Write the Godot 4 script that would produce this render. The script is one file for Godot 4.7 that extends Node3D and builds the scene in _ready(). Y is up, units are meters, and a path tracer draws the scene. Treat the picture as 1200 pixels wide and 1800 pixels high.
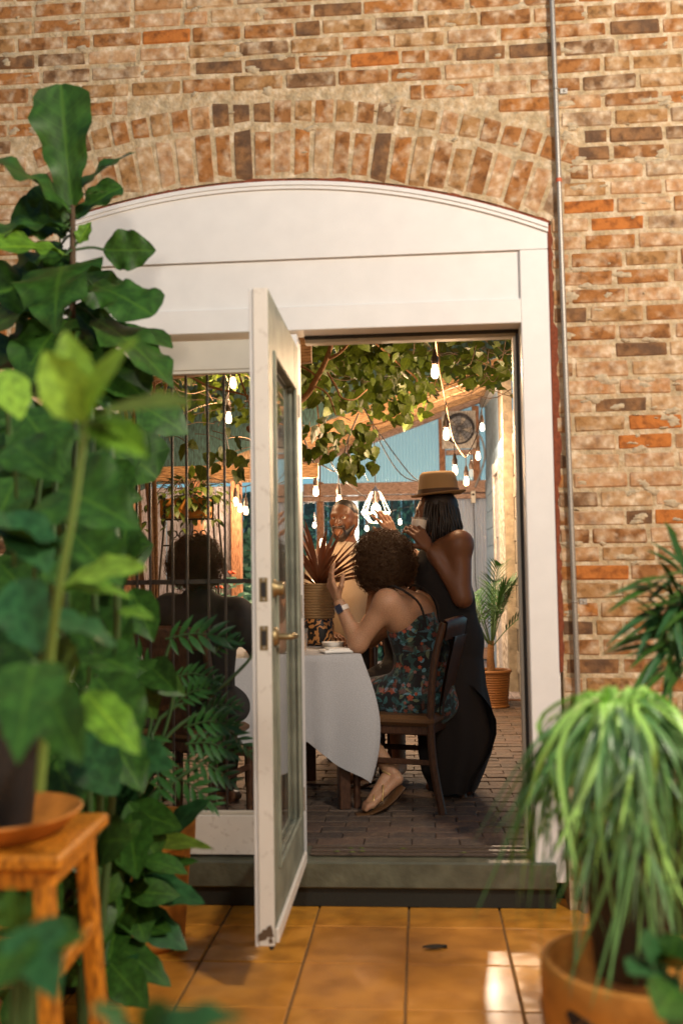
extends Node3D
# A warm lamp-lit courtyard, a brick wall with an arched white doorway, and a dusk patio beyond it. Metres; the brick face is z = 0, the courtyard is z > 0, the patio z < 0.

var rng := RandomNumberGenerator.new()
var taken := {}
var M := {}
var T := {}


# ---------------------------------------------------------------- shape builder
class MB:
	var v := PackedVector3Array()
	var idx := PackedInt32Array()
	var uv := PackedVector2Array()
	var col := PackedColorArray()
	var tint := Color.WHITE

	func vert(p: Vector3, t := Vector2.ZERO) -> int:
		v.push_back(p)
		uv.push_back(t)
		col.push_back(tint)
		return v.size() - 1

	func tri(a: int, b: int, c: int) -> void:
		idx.push_back(a)
		idx.push_back(b)
		idx.push_back(c)

	func quad(a: Vector3, b: Vector3, c: Vector3, d: Vector3) -> void:
		var i := vert(a, Vector2(0, 0))
		vert(b, Vector2(1, 0))
		vert(c, Vector2(1, 1))
		vert(d, Vector2(0, 1))
		tri(i, i + 1, i + 2)
		tri(i, i + 2, i + 3)

	func grid(rows: Array, wrap := false) -> void:
		var base := v.size()
		var n: int = rows[0].size()
		for r in rows.size():
			var row: PackedVector3Array = rows[r]
			for j in n:
				vert(row[j], Vector2(float(j) / maxf(1.0, n - 1), float(r) / maxf(1.0, rows.size() - 1)))
		for r in rows.size() - 1:
			for j in (n if wrap else n - 1):
				var a := base + r * n + j
				var b := base + r * n + (j + 1) % n
				tri(a, b, b + n)
				tri(a, b + n, a + n)

	func box(c: Vector3, s: Vector3, bev := 0.003, bs := Basis.IDENTITY, jit := 0.0, g: RandomNumberGenerator = null) -> void:
		var h := s * 0.5
		var b := minf(bev, minf(h.x, minf(h.y, h.z)) * 0.9)
		var q := {}
		for sx in [-1, 1]:
			for sy in [-1, 1]:
				for sz in [-1, 1]:
					var j := Vector3.ZERO
					if g:
						j = Vector3(g.randf_range(-jit, jit), g.randf_range(-jit, jit), g.randf_range(-jit, jit) * 0.3)
					var k := Vector3(sx, sy, sz)
					q[[sx, sy, sz, 0]] = c + bs * (Vector3(h.x, h.y - b, h.z - b) * k + j)
					q[[sx, sy, sz, 1]] = c + bs * (Vector3(h.x - b, h.y, h.z - b) * k + j)
					q[[sx, sy, sz, 2]] = c + bs * (Vector3(h.x - b, h.y - b, h.z) * k + j)
		for s1 in [-1, 1]:
			out4(q[[s1, -1, -1, 0]], q[[s1, 1, -1, 0]], q[[s1, 1, 1, 0]], q[[s1, -1, 1, 0]], c)
			out4(q[[-1, s1, -1, 1]], q[[1, s1, -1, 1]], q[[1, s1, 1, 1]], q[[-1, s1, 1, 1]], c)
			out4(q[[-1, -1, s1, 2]], q[[1, -1, s1, 2]], q[[1, 1, s1, 2]], q[[-1, 1, s1, 2]], c)
			for s2 in [-1, 1]:
				out4(q[[-1, s1, s2, 1]], q[[1, s1, s2, 1]], q[[1, s1, s2, 2]], q[[-1, s1, s2, 2]], c)
				out4(q[[s1, -1, s2, 0]], q[[s1, 1, s2, 0]], q[[s1, 1, s2, 2]], q[[s1, -1, s2, 2]], c)
				out4(q[[s1, s2, -1, 0]], q[[s1, s2, 1, 0]], q[[s1, s2, 1, 1]], q[[s1, s2, -1, 1]], c)
				for s3 in [-1, 1]:
					out3(q[[s1, s2, s3, 0]], q[[s1, s2, s3, 1]], q[[s1, s2, s3, 2]], c)

	func out3(a: Vector3, b: Vector3, c: Vector3, from: Vector3) -> void:
		var n := (c - a).cross(b - a)
		var i := vert(a)
		vert(b)
		vert(c)
		if n.dot(a + b + c - from * 3.0) >= 0.0:
			tri(i, i + 1, i + 2)
		else:
			tri(i, i + 2, i + 1)

	func out4(a: Vector3, b: Vector3, c: Vector3, d: Vector3, from: Vector3) -> void:
		var n := (c - a).cross(b - a)
		if n.length_squared() < 1e-16:
			n = (d - a).cross(c - a)
		if n.dot(a + c - from * 2.0) >= 0.0:
			quad(a, b, c, d)
		else:
			quad(d, c, b, a)

	func tube(pts: Array, rads, sides := 8, caps := true) -> void:
		var n := pts.size()
		var base := v.size()
		var t0: Vector3 = (pts[1] - pts[0]).normalized()
		var u := t0.cross(Vector3.UP if absf(t0.y) < 0.9 else Vector3.RIGHT).normalized()
		for i in n:
			var t: Vector3 = (pts[mini(i + 1, n - 1)] - pts[maxi(i - 1, 0)]).normalized()
			u = (u - t * u.dot(t)).normalized()
			var w := t.cross(u)
			var r: float = rads[i] if rads is Array else rads
			for j in sides:
				var a := TAU * j / sides
				vert(pts[i] + (u * cos(a) + w * sin(a)) * r, Vector2(float(j) / sides, float(i) / n))
		for i in n - 1:
			for j in sides:
				var a := base + i * sides + j
				var b := base + i * sides + (j + 1) % sides
				tri(a, b, b + sides)
				tri(a, b + sides, a + sides)
		if caps:
			for e in [0, n - 1]:
				var k := v.size()
				for j in sides:
					vert(v[base + e * sides + j])
				for j in range(1, sides - 1):
					if e == 0:
						tri(k, k + j + 1, k + j)
					else:
						tri(k, k + j, k + j + 1)

	func lathe(prof: Array, o := Vector3.ZERO, seg := 24, bs := Basis.IDENTITY, wob := 0.0) -> void:
		var rows := []
		for p in prof:
			var row := PackedVector3Array()
			for j in seg:
				var a := TAU * j / seg
				var r: float = p.x * (1.0 + wob * sin(a * 3.0 + p.y * 20.0))
				row.push_back(o + bs * Vector3(cos(a) * r, p.y, sin(a) * r))
			rows.push_back(row)
		grid(rows, true)

	func ball(o: Vector3, r: Vector3, seg := 12, rings := 8) -> void:
		var prof := []
		for k in rings + 1:
			var a := -PI / 2 + PI * k / rings
			prof.push_back(Vector2(maxf(cos(a), 0.001), sin(a)))
		lathe(prof, o, seg, Basis.from_scale(r))

	func prism(poly: PackedVector2Array, z0: float, z1: float, bs := Transform3D.IDENTITY) -> void:
		var t := Geometry2D.triangulate_polygon(poly)
		for side in 2:
			var k := v.size()
			for p in poly:
				vert(bs * Vector3(p.x, p.y, z1 if side == 0 else z0), p)
			for i in range(0, t.size(), 3):
				var a := t[i]
				var b := t[i + 1]
				var c := t[i + 2]
				var ccw := (poly[b] - poly[a]).cross(poly[c] - poly[a]) > 0.0
				if ccw == (side == 0):
					tri(k + a, k + c, k + b)
				else:
					tri(k + a, k + b, k + c)
		var area := 0.0
		for i in poly.size():
			area += poly[i].cross(poly[(i + 1) % poly.size()])
		for i in poly.size():
			var p := poly[i]
			var q := poly[(i + 1) % poly.size()]
			if area > 0.0:
				quad(bs * Vector3(p.x, p.y, z1), bs * Vector3(p.x, p.y, z0), bs * Vector3(q.x, q.y, z0), bs * Vector3(q.x, q.y, z1))
			else:
				quad(bs * Vector3(p.x, p.y, z0), bs * Vector3(p.x, p.y, z1), bs * Vector3(q.x, q.y, z1), bs * Vector3(q.x, q.y, z0))

	func add(o: MB, t: Transform3D) -> void:
		var k := v.size()
		for i in o.v.size():
			v.push_back(t * o.v[i])
			uv.push_back(o.uv[i])
			col.push_back(tint)
		for i in o.idx:
			idx.push_back(i + k)

	func build() -> ArrayMesh:
		var n := PackedVector3Array()
		n.resize(v.size())
		for i in range(0, idx.size(), 3):
			var f := (v[idx[i + 2]] - v[idx[i]]).cross(v[idx[i + 1]] - v[idx[i]])
			n[idx[i]] += f
			n[idx[i + 1]] += f
			n[idx[i + 2]] += f
		for i in n.size():
			n[i] = n[i].normalized() if n[i].length_squared() > 1e-20 else Vector3.UP
		var a := []
		a.resize(Mesh.ARRAY_MAX)
		a[Mesh.ARRAY_VERTEX] = v
		a[Mesh.ARRAY_NORMAL] = n
		a[Mesh.ARRAY_TEX_UV] = uv
		a[Mesh.ARRAY_COLOR] = col
		a[Mesh.ARRAY_INDEX] = idx
		var m := ArrayMesh.new()
		m.add_surface_from_arrays(Mesh.PRIMITIVE_TRIANGLES, a)
		return m


# ---------------------------------------------------------------- nodes
func numbered(called: String) -> String:
	var k: int = taken.get(called, 0)
	taken[called] = k + 1
	return called if k == 0 else "%s_%03d" % [called, k]


func obj(called: String, shape, m: Material, parent: Node = null) -> MeshInstance3D:
	var o := MeshInstance3D.new()
	o.mesh = shape.build() if shape is MB else shape
	o.material_override = m
	o.name = called if parent else numbered(called)
	(parent if parent else self).add_child(o, true)
	return o


func tag(o: Node, label: String, category: String, group := "") -> Node:
	o.set_meta("label", label)
	o.set_meta("category", category)
	if group:
		o.set_meta("group", group)
	return o


func thing(called: String, label: String, category: String, at := Vector3.ZERO, turn := 0.0, group := "") -> Node3D:
	var o := Node3D.new()
	o.name = numbered(called)
	add_child(o, true)
	o.position = at
	o.rotation.y = turn
	tag(o, label, category, group)
	return o


func kind(o: Node, k: String) -> Node:
	o.set_meta("kind", k)
	return o


func dup(o: Node3D, called: String, at: Vector3, turn: float, label: String) -> Node3D:
	var c: Node3D = o.duplicate()
	c.name = numbered(called)
	add_child(c, true)
	c.position = at
	c.rotation.y = turn
	c.set_meta("label", label)
	return c


func V(x: float, y: float, z: float) -> Vector3:
	return Vector3(x, y, z)


func curve(ctrl: Array, n := 16) -> Array:
	var out := []
	var k := ctrl.size()
	for i in n + 1:
		var t := float(i) / n * (k - 1)
		var s := mini(int(t), k - 2)
		var f := t - s
		var p0: Vector3 = ctrl[maxi(s - 1, 0)]
		var p1: Vector3 = ctrl[s]
		var p2: Vector3 = ctrl[s + 1]
		var p3: Vector3 = ctrl[mini(s + 2, k - 1)]
		out.push_back(p1.cubic_interpolate(p2, p0, p3, f))
	return out


func taper(a: float, b: float, n: int) -> Array:
	var out := []
	for i in n:
		out.push_back(lerpf(a, b, float(i) / maxf(1, n - 1)))
	return out


func facing(dir: Vector3, normal: Vector3) -> Basis:
	var y := dir.normalized()
	var z := normal - y * normal.dot(y)
	z = z.normalized() if z.length() > 1e-4 else y.cross(Vector3.RIGHT).normalized()
	return Basis(y.cross(z), y, z)


# ---------------------------------------------------------------- materials
func noise(s: int, freq: float, ramp: Array = [], oct := 4, kind_ := FastNoiseLite.TYPE_SIMPLEX_SMOOTH, size := 512) -> NoiseTexture2D:
	var f := FastNoiseLite.new()
	f.seed = s
	f.frequency = freq
	f.noise_type = kind_
	f.fractal_octaves = oct
	var t := NoiseTexture2D.new()
	t.width = size
	t.height = size
	t.seamless = true
	t.noise = f
	if ramp:
		var g := Gradient.new()
		var offs := PackedFloat32Array()
		var cols := PackedColorArray()
		for r in ramp:
			offs.push_back(r[0])
			cols.push_back(r[1])
		g.offsets = offs
		g.colors = cols
		t.color_ramp = g
	return t


func grey(x: float) -> Color:
	return Color(x, x, x)


func mat(r: float, g: float, b: float, rough := 0.7, o := {}) -> StandardMaterial3D:
	var m := StandardMaterial3D.new()
	m.albedo_color = Color(r, g, b).linear_to_srgb()
	m.roughness = rough
	m.metallic = o.get("metal", 0.0)
	m.metallic_specular = o.get("spec", 0.5)
	if o.has("tex"):
		m.albedo_texture = o.tex
	if o.has("bump"):
		m.heightmap_enabled = true
		m.heightmap_texture = o.bump
		m.heightmap_scale = o.get("depth", 0.3)
	if o.has("rtex"):
		m.roughness_texture = o.rtex
		m.roughness_texture_channel = BaseMaterial3D.TEXTURE_CHANNEL_RED
	if o.has("scale"):
		m.uv1_triplanar = true
		m.uv1_world_triplanar = o.get("world", true)
		m.uv1_scale = o.scale if o.scale is Vector3 else Vector3.ONE * float(o.scale)
	if o.has("uvs"):
		m.uv1_scale = o.uvs
	if o.has("smear"):
		m.detail_enabled = true
		m.detail_albedo = o.smear
		m.detail_mask = o.mask
		m.detail_blend_mode = BaseMaterial3D.BLEND_MODE_MIX
	if o.has("back"):
		m.backlight_enabled = true
		m.backlight = o.back
	if o.has("rim"):
		m.rim_enabled = true
		m.rim = o.rim
		m.rim_tint = 0.6
	if o.has("sss"):
		m.subsurf_scatter_enabled = true
		m.subsurf_scatter_strength = o.sss
	if o.has("coat"):
		m.clearcoat_enabled = true
		m.clearcoat = o.coat
		m.clearcoat_roughness = 0.15
	if o.has("glow"):
		m.emission_enabled = true
		m.emission = o.glow
		m.emission_energy_multiplier = o.get("energy", 1.0)
	if o.has("vc"):
		m.vertex_color_use_as_albedo = true
	if o.has("alpha"):
		m.transparency = BaseMaterial3D.TRANSPARENCY_ALPHA
		m.albedo_color.a = o.alpha
	m.cull_mode = BaseMaterial3D.CULL_DISABLED
	return m


func leaf_image(s: int, veins: int, pale: float) -> ImageTexture:
	# green print of a leaf: pale midrib and side veins, blotches; u runs across, v along
	var im := Image.create(128, 256, false, Image.FORMAT_RGB8)
	var f := FastNoiseLite.new()
	f.seed = s
	f.frequency = 0.03
	for y in 256:
		for x in 128:
			var u := absf(x / 127.0 - 0.5) * 2.0
			var w := y / 255.0
			var k := 0.78 + 0.22 * f.get_noise_2d(x, y * 0.7)
			var side := absf(fposmod(w * veins - u * veins * 0.16, 1.0) - 0.5) * 2.0
			var line := maxf(smoothstep(0.10, 0.02, u), smoothstep(0.16, 0.02, side) * 0.55)
			var c := Color(k * 0.92, k, k * 0.8).lerp(Color(1.0, 1.0, 0.72), line * pale)
			im.set_pixel(x, y, c)
	return ImageTexture.create_from_image(im)


func cloth_print() -> ImageTexture:
	# dark summer cloth printed with teal fronds, pale blue patches and orange blossoms
	var im := Image.create(512, 512, false, Image.FORMAT_RGB8)
	im.fill(Color(0.055, 0.05, 0.065))
	var g := RandomNumberGenerator.new()
	g.seed = 41
	var inks := [Color(0.2, 0.42, 0.43), Color(0.13, 0.27, 0.26), Color(0.36, 0.55, 0.62), Color(0.1, 0.2, 0.17), Color(0.42, 0.47, 0.36)]
	for n in 150:
		var c := Vector2(g.randf() * 512, g.randf() * 512)
		var a := g.randf() * TAU
		var len_ := g.randf_range(30, 78)
		var wid := g.randf_range(5, 15)
		var bend := g.randf_range(-0.015, 0.015)
		var ink: Color = inks[g.randi() % 5]
		for i in int(len_ * 1.4):
			var t := i / (len_ * 1.4)
			var p := c + Vector2.from_angle(a + bend * i) * len_ * t
			var w := wid * sin(PI * (0.08 + 0.9 * t))
			var d := Vector2.from_angle(a + bend * i + PI / 2)
			for j in range(int(-w), int(w) + 1):
				var q := p + d * j
				im.set_pixel(posmod(int(q.x), 512), posmod(int(q.y), 512), ink.lerp(Color(0.05, 0.06, 0.07), 0.45 if absi(j) < 1 or (i % 9) < 2 else 0.0))
	for n in 34:
		var c := Vector2(g.randf() * 512, g.randf() * 512)
		var ink := Color(0.66, 0.3, 0.18) if n % 3 else Color(0.62, 0.42, 0.38)
		var r := g.randf_range(12, 26)
		for k in 5:
			var d := Vector2.from_angle(TAU * k / 5 + n)
			for i in int(r):
				var w := r * 0.42 * sin(PI * (0.1 + 0.9 * i / r))
				for j in range(int(-w), int(w) + 1):
					var q := c + d * i + d.orthogonal() * j
					im.set_pixel(posmod(int(q.x), 512), posmod(int(q.y), 512), ink.darkened(0.35 * absf(j) / (w + 1.0)))
	return ImageTexture.create_from_image(im)


func stripe_print() -> ImageTexture:
	# animal stripes of black on ochre
	var im := Image.create(256, 256, false, Image.FORMAT_RGB8)
	var f := FastNoiseLite.new()
	f.seed = 9
	f.frequency = 0.006
	for y in 256:
		for x in 256:
			var a := f.get_noise_2d(x, y) * 7.0 + y * 0.03
			im.set_pixel(x, y, Color(0.72, 0.5, 0.28) if sin(a * 2.4) > 0.2 else Color(0.04, 0.03, 0.03))
	return ImageTexture.create_from_image(im)


func make_materials() -> void:
	T.fine = noise(1, 0.05, [[0.0, grey(0.72)], [1.0, grey(1.0)]], 5)
	T.blotch = noise(2, 0.010, [[0.1, grey(0.78)], [0.9, grey(1.0)]], 6)
	T.bump = noise(3, 0.04, [], 5)
	T.brick_bump = noise(33, 0.03, [], 6, FastNoiseLite.TYPE_SIMPLEX_SMOOTH, 1024)
	T.brick_tone = noise(34, 0.012, [[0.1, Color(0.66, 0.62, 0.55)], [0.5, Color(0.94, 0.92, 0.88)], [0.9, Color(1, 1, 1)]], 6, FastNoiseLite.TYPE_SIMPLEX_SMOOTH, 1024)
	T.grain = noise(4, 0.03, [[0.2, grey(0.6)], [0.5, grey(0.9)], [0.8, grey(1.0)]], 4)
	T.lime = noise(5, 0.03, [[0.2, Color(0.77, 0.64, 0.48)], [0.8, Color(0.94, 0.87, 0.76)]], 5)
	T.mask_lo = noise(6, 0.007, [[0.4, Color.BLACK], [0.95, grey(0.72)]], 8, FastNoiseLite.TYPE_SIMPLEX_SMOOTH, 1024)
	T.mask_hi = noise(7, 0.007, [[0.1, grey(0.06)], [0.9, grey(0.78)]], 8, FastNoiseLite.TYPE_SIMPLEX_SMOOTH, 1024)
	T.mask_soot = noise(8, 0.012, [[0.3, Color.BLACK], [0.75, grey(0.8)]], 6)
	T.soot = noise(12, 0.02, [[0.0, Color(0.28, 0.21, 0.16)], [1.0, Color(0.38, 0.29, 0.22)]], 3)
	T.mask_dirt = noise(9, 0.014, [[0.5, Color.BLACK], [0.9, grey(0.5)]], 6)
	T.dirt = noise(13, 0.03, [[0.0, Color(0.42, 0.33, 0.24)], [1.0, Color(0.56, 0.47, 0.37)]], 3)
	T.tile = noise(10, 0.008, [[0.1, Color(0.84, 0.80, 0.74)], [0.5, Color(0.94, 0.92, 0.88)], [0.9, Color(1, 1, 1)]], 6)
	T.wave = noise(11, 0.006, [], 2)
	T.wood = noise(14, 0.02, [[0.2, Color(0.62, 0.58, 0.55)], [0.5, Color(0.88, 0.86, 0.84)], [0.8, Color(1, 1, 1)]], 4)
	T.leaf = leaf_image(21, 9, 0.85)
	T.leaf_fine = leaf_image(22, 14, 0.3)
	T.print = cloth_print()
	T.stripes = stripe_print()
	# brick and mortar
	var bump := {"bump": T.brick_bump, "depth": 0.2, "scale": 1.5}
	var inks := [[0.38, 0.162, 0.046], [0.32, 0.142, 0.045], [0.43, 0.175, 0.043], [0.22, 0.118, 0.055], [0.46, 0.24, 0.10], [0.40, 0.22, 0.085]]
	for n in 6:
		var c: Array = inks[n]
		M["brick%d" % n] = mat(c[0], c[1], c[2], 0.92, bump.merged({"tex": T.brick_tone, "smear": T.lime, "mask": T.mask_lo}))
		M["brick%d" % (n + 6)] = mat(c[0], c[1], c[2], 0.92, bump.merged({"tex": T.brick_tone, "smear": T.lime, "mask": T.mask_hi}))
	M.brick_new = mat(0.52, 0.18, 0.035, 0.9, bump.merged({"tex": T.brick_tone}))
	M.brick_soot = mat(0.32, 0.165, 0.07, 0.92, bump.merged({"tex": T.brick_tone, "smear": T.soot, "mask": T.mask_soot}))
	M.brick_raw = mat(0.30, 0.075, 0.03, 0.95, bump.merged({"tex": T.fine}))
	M.mortar = mat(0.52, 0.405, 0.235, 0.95, {"tex": T.fine, "bump": T.brick_bump, "depth": 0.4, "scale": 1.5, "smear": T.lime, "mask": T.mask_hi})
	M.lime_smear = mat(0.66, 0.53, 0.35, 0.95, {"tex": T.fine, "bump": T.brick_bump, "depth": 0.25, "scale": 1.5})
	# paint, metal, wood
	M.white = mat(0.80, 0.79, 0.77, 0.45, {"tex": T.wood, "scale": 1.3})
	M.white.albedo_texture = noise(31, 0.01, [[0.0, grey(0.97)], [1.0, grey(1.0)]], 5)
	M.white_worn = mat(0.74, 0.70, 0.63, 0.5, {"tex": M.white.albedo_texture, "scale": 2.0, "smear": T.dirt, "mask": noise(32, 0.02, [[0.66, Color.BLACK], [1.0, grey(0.4)]], 7)})
	M.cream = mat(0.60, 0.56, 0.47, 0.5, {"tex": M.white.albedo_texture, "scale": 1.5})
	M.sage = mat(0.27, 0.29, 0.22, 0.5, {"tex": T.blotch, "scale": 1.2, "bump": T.bump, "depth": 0.1})  # grey-green door faces, with their shade put into the tone
	M.sill = mat(0.125, 0.128, 0.085, 0.4, {"tex": T.blotch, "scale": 1.5, "bump": T.bump, "depth": 0.15})
	M.kick = mat(0.016, 0.018, 0.013, 0.6, {"tex": T.fine, "scale": 2.0})
	M.threshold = mat(0.11, 0.075, 0.05, 0.35, {"tex": T.fine, "scale": 3.0})
	M.black = mat(0.012, 0.012, 0.013, 0.5)
	M.rubber = mat(0.02, 0.018, 0.016, 0.7)
	M.iron = mat(0.035, 0.022, 0.014, 0.55, {"tex": T.fine, "scale": 6.0})
	M.steel = mat(0.55, 0.51, 0.45, 0.5, {"metal": 0.7, "tex": T.fine, "scale": 5.0})
	M.brass = mat(0.42, 0.32, 0.16, 0.45, {"metal": 0.9, "tex": T.fine, "scale": 20.0})
	M.roof_sheet = mat(0.11, 0.065, 0.035, 0.85, {"tex": T.wood, "scale": V(1.2, 9, 9)})  # darkened so the gaps between rafters read as shade
	M.wood_roof = mat(0.52, 0.31, 0.15, 0.7, {"tex": T.wood, "scale": V(1.2, 9, 9), "bump": T.bump, "depth": 0.08})
	M.wood_pink = mat(0.58, 0.39, 0.31, 0.7, {"tex": T.wood, "scale": V(1.2, 9, 9)})
	M.wood_post = mat(0.44, 0.22, 0.12, 0.7, {"tex": T.wood, "scale": V(9, 1.2, 9)})
	M.wood_pale = mat(0.78, 0.74, 0.70, 0.65, {"tex": T.wood, "scale": V(9, 1.2, 9)})
	M.wood_dark = mat(0.075, 0.032, 0.016, 0.42, {"tex": T.wood, "scale": V(8, 2, 8)})
	M.seat = mat(0.14, 0.065, 0.022, 0.5, {"tex": T.fine, "scale": 4.0})
	M.stool = mat(0.62, 0.235, 0.014, 0.5, {"tex": T.wood, "scale": V(6, 2, 6)})
	M.terracotta = mat(0.66, 0.27, 0.035, 0.75, {"tex": T.blotch, "scale": 2.5, "bump": T.bump, "depth": 0.1})
	M.tile = []
	for n in 5:
		var k := 0.92 + 0.04 * n
		M.tile.push_back(mat(0.68 * k, 0.30 * k * (0.97 + 0.015 * n), 0.040, 0.34, {"tex": T.tile, "scale": 1.1 + 0.11 * n, "bump": T.wave, "depth": 1.3, "coat": 0.22}))
	M.grout = mat(0.26, 0.135, 0.04, 0.9, {"tex": T.fine, "scale": 3.0})
	M.paver = []
	for n in 5:
		var k: Array = [[0.13, 0.085, 0.06], [0.115, 0.075, 0.055], [0.15, 0.095, 0.068], [0.125, 0.088, 0.066], [0.10, 0.072, 0.056]][n]
		M.paver.push_back(mat(k[0], k[1], k[2], 0.75, {"tex": T.fine, "scale": 2.2, "bump": T.bump, "depth": 0.35, "smear": T.dirt, "mask": T.mask_dirt}))
	M.sand = mat(0.055, 0.042, 0.032, 0.95, {"tex": T.fine, "scale": 2.0})
	M.sky_screen = mat(0.05, 0.12, 0.125, 0.8, {"tex": T.wood, "scale": V(6, 1.0, 6)})  # for added boards that shut out sky, teal like dark foliage
	M.ground = mat(0.06, 0.055, 0.04, 0.95, {"tex": T.blotch, "scale": 0.3})
	M.fence = mat(0.46, 0.46, 0.56, 0.6, {"tex": T.wood, "scale": V(8, 1.0, 8)})  # lilac tint carries the cool dusk light on pale boards
	M.deck = mat(0.46, 0.41, 0.43, 0.6, {"tex": T.wood, "scale": V(8, 8, 1.2)})
	M.stucco_pale = mat(0.55, 0.50, 0.42, 0.9, {"tex": T.blotch, "scale": 0.6})  # pale so the unseen side walls bounce lamp light
	M.stucco = mat(0.055, 0.05, 0.042, 0.9, {"tex": T.blotch, "scale": 0.6})  # kept dark so the glass reflects little of the unseen wall
	M.block = mat(0.44, 0.37, 0.27, 0.85, {"tex": T.blotch, "scale": 1.6, "bump": T.bump, "depth": 0.5})
	M.block_blue = mat(0.50, 0.66, 0.80, 0.75, {"tex": T.blotch, "scale": 1.2, "bump": T.bump, "depth": 0.4})
	M.ply = mat(0.36, 0.25, 0.15, 0.75, {"tex": T.wood, "scale": V(8, 1.0, 1.6)})
	M.pane = mat(0.4, 0.42, 0.41, 0.02, {"alpha": 0.004})
	M.poly = mat(0.62, 0.88, 0.92, 0.06, {"alpha": 0.40})
	M.poly_dense = mat(0.66, 0.72, 0.86, 0.10, {"alpha": 0.68})
	M.tumbler = mat(0.95, 0.97, 0.97, 0.02, {"alpha": 0.06})
	M.bulb = mat(1.0, 0.9, 0.75, 0.3, {"glow": Color(1.0, 0.84, 0.68), "energy": 6.0})
	M.bulb_cool = mat(1.0, 0.97, 0.9, 0.3, {"glow": Color(1.0, 0.92, 0.82), "energy": 9.0})
	M.socket = mat(0.035, 0.02, 0.015, 0.5)
	M.cable = mat(0.02, 0.017, 0.015, 0.5)
	M.cable_tan = mat(0.40, 0.24, 0.13, 0.5)
	M.wire_white = mat(0.82, 0.80, 0.76, 0.4)
	M.cloth = mat(0.56, 0.57, 0.60, 0.85, {"tex": T.fine, "scale": 7.0, "rim": 0.25, "bump": T.bump, "depth": 0.12})
	M.napkin = mat(0.86, 0.84, 0.80, 0.85)
	M.straw = mat(0.46, 0.29, 0.13, 0.75, {"tex": T.fine, "scale": V(40, 40, 40), "bump": T.bump, "depth": 0.1})
	M.wicker = mat(0.34, 0.14, 0.035, 0.5, {"tex": T.fine, "scale": 20.0})
	M.soil = mat(0.03, 0.02, 0.013, 0.95)
	# skin, hair, clothes
	M.skin = mat(0.52, 0.28, 0.16, 0.58, {"sss": 0.15, "tex": T.fine, "scale": 5.0, "bump": T.bump, "depth": 0.03})
	M.skin_deep = mat(0.22, 0.09, 0.042, 0.5, {"sss": 0.1, "tex": T.fine, "scale": 14.0})
	M.skin_man = mat(0.20, 0.085, 0.04, 0.45, {"sss": 0.1, "tex": T.fine, "scale": 14.0})
	M.hair = mat(0.06, 0.032, 0.015, 0.5, {"spec": 0.3, "back": Color(0.42, 0.22, 0.07)})
	M.hair_black = mat(0.014, 0.009, 0.008, 0.5)
	M.dress_print = mat(1.35, 1.35, 1.35, 0.8, {"tex": T.print, "scale": 2.6, "rim": 0.2})
	M.dress_dark = mat(0.016, 0.012, 0.012, 0.85, {"tex": T.grain, "scale": 16.0, "bump": T.bump, "depth": 0.15})
	M.shirt = mat(0.50, 0.43, 0.34, 0.85, {"tex": T.fine, "scale": 10.0})
	M.jacket = mat(0.02, 0.016, 0.015, 0.85, {"tex": T.fine, "scale": 9.0})
	M.eye = mat(0.75, 0.72, 0.68, 0.2)
	M.iris = mat(0.015, 0.01, 0.008, 0.15)
	# leaves: albedo, and what passes through them
	M.fig = mat(0.062, 0.155, 0.034, 0.46, {"spec": 0.38, "tex": T.leaf, "bump": T.leaf, "depth": 0.12, "back": Color(0.05, 0.16, 0.015)})
	M.fig_pale = mat(0.22, 0.40, 0.06, 0.46, {"spec": 0.38, "tex": T.leaf, "back": Color(0.16, 0.34, 0.03)})
	M.lime_leaf = mat(0.46, 0.68, 0.12, 0.46, {"spec": 0.38, "tex": T.leaf_fine, "back": Color(0.22, 0.42, 0.04)})
	M.teal_leaf = mat(0.05, 0.155, 0.075, 0.46, {"spec": 0.38, "tex": T.leaf_fine, "back": Color(0.02, 0.08, 0.02)})
	M.olive_leaf = mat(0.20, 0.26, 0.045, 0.46, {"spec": 0.38, "tex": T.leaf_fine, "back": Color(0.18, 0.2, 0.02)})
	M.frond = mat(0.06, 0.18, 0.055, 0.4, {"tex": T.leaf_fine, "back": Color(0.03, 0.12, 0.02)})
	M.strap = mat(0.11, 0.25, 0.075, 0.36, {"back": Color(0.06, 0.2, 0.03)})
	M.strap_pale = mat(0.34, 0.60, 0.13, 0.38, {"back": Color(0.2, 0.42, 0.05)})
	M.strap_grey = mat(0.13, 0.23, 0.11, 0.36, {"back": Color(0.05, 0.14, 0.04)})
	M.vine = mat(0.14, 0.18, 0.02, 0.5, {"tex": T.leaf, "back": Color(0.18, 0.23, 0.012)})
	M.garden = mat(0.05, 0.16, 0.12, 0.5, {"back": Color(0.05, 0.18, 0.11)})
	M.cordyline = mat(0.15, 0.055, 0.022, 0.4, {"back": Color(0.16, 0.05, 0.015)})
	M.stem = mat(0.20, 0.34, 0.075, 0.45, {"tex": T.fine, "scale": 9.0})
	M.stem_dark = mat(0.045, 0.10, 0.03, 0.5)
	M.bark = mat(0.30, 0.15, 0.055, 0.85, {"tex": T.grain, "scale": V(14, 3, 14), "bump": T.bump, "depth": 0.4})
	M.bark_fig = mat(0.12, 0.075, 0.04, 0.85, {"tex": T.grain, "scale": 10.0})
	M.twig = mat(0.085, 0.05, 0.03, 0.85)
	M.dead_leaf = mat(0.02, 0.016, 0.008, 0.7)
	M.petal = mat(0.7, 0.12, 0.05, 0.6)


# ---------------------------------------------------------------- setting
const ARC := Vector3(-0.587, -0.049, 2.937)   # centre x, centre y, radius of the underside of the arch
const LEFT := -1.45
const RIGHT := 0.528


func arch_y(x: float, extra := 0.0) -> float:
	var r := ARC.z + extra
	return ARC.y + sqrt(maxf(r * r - (x - ARC.x) * (x - ARC.x), 0.0))


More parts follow.
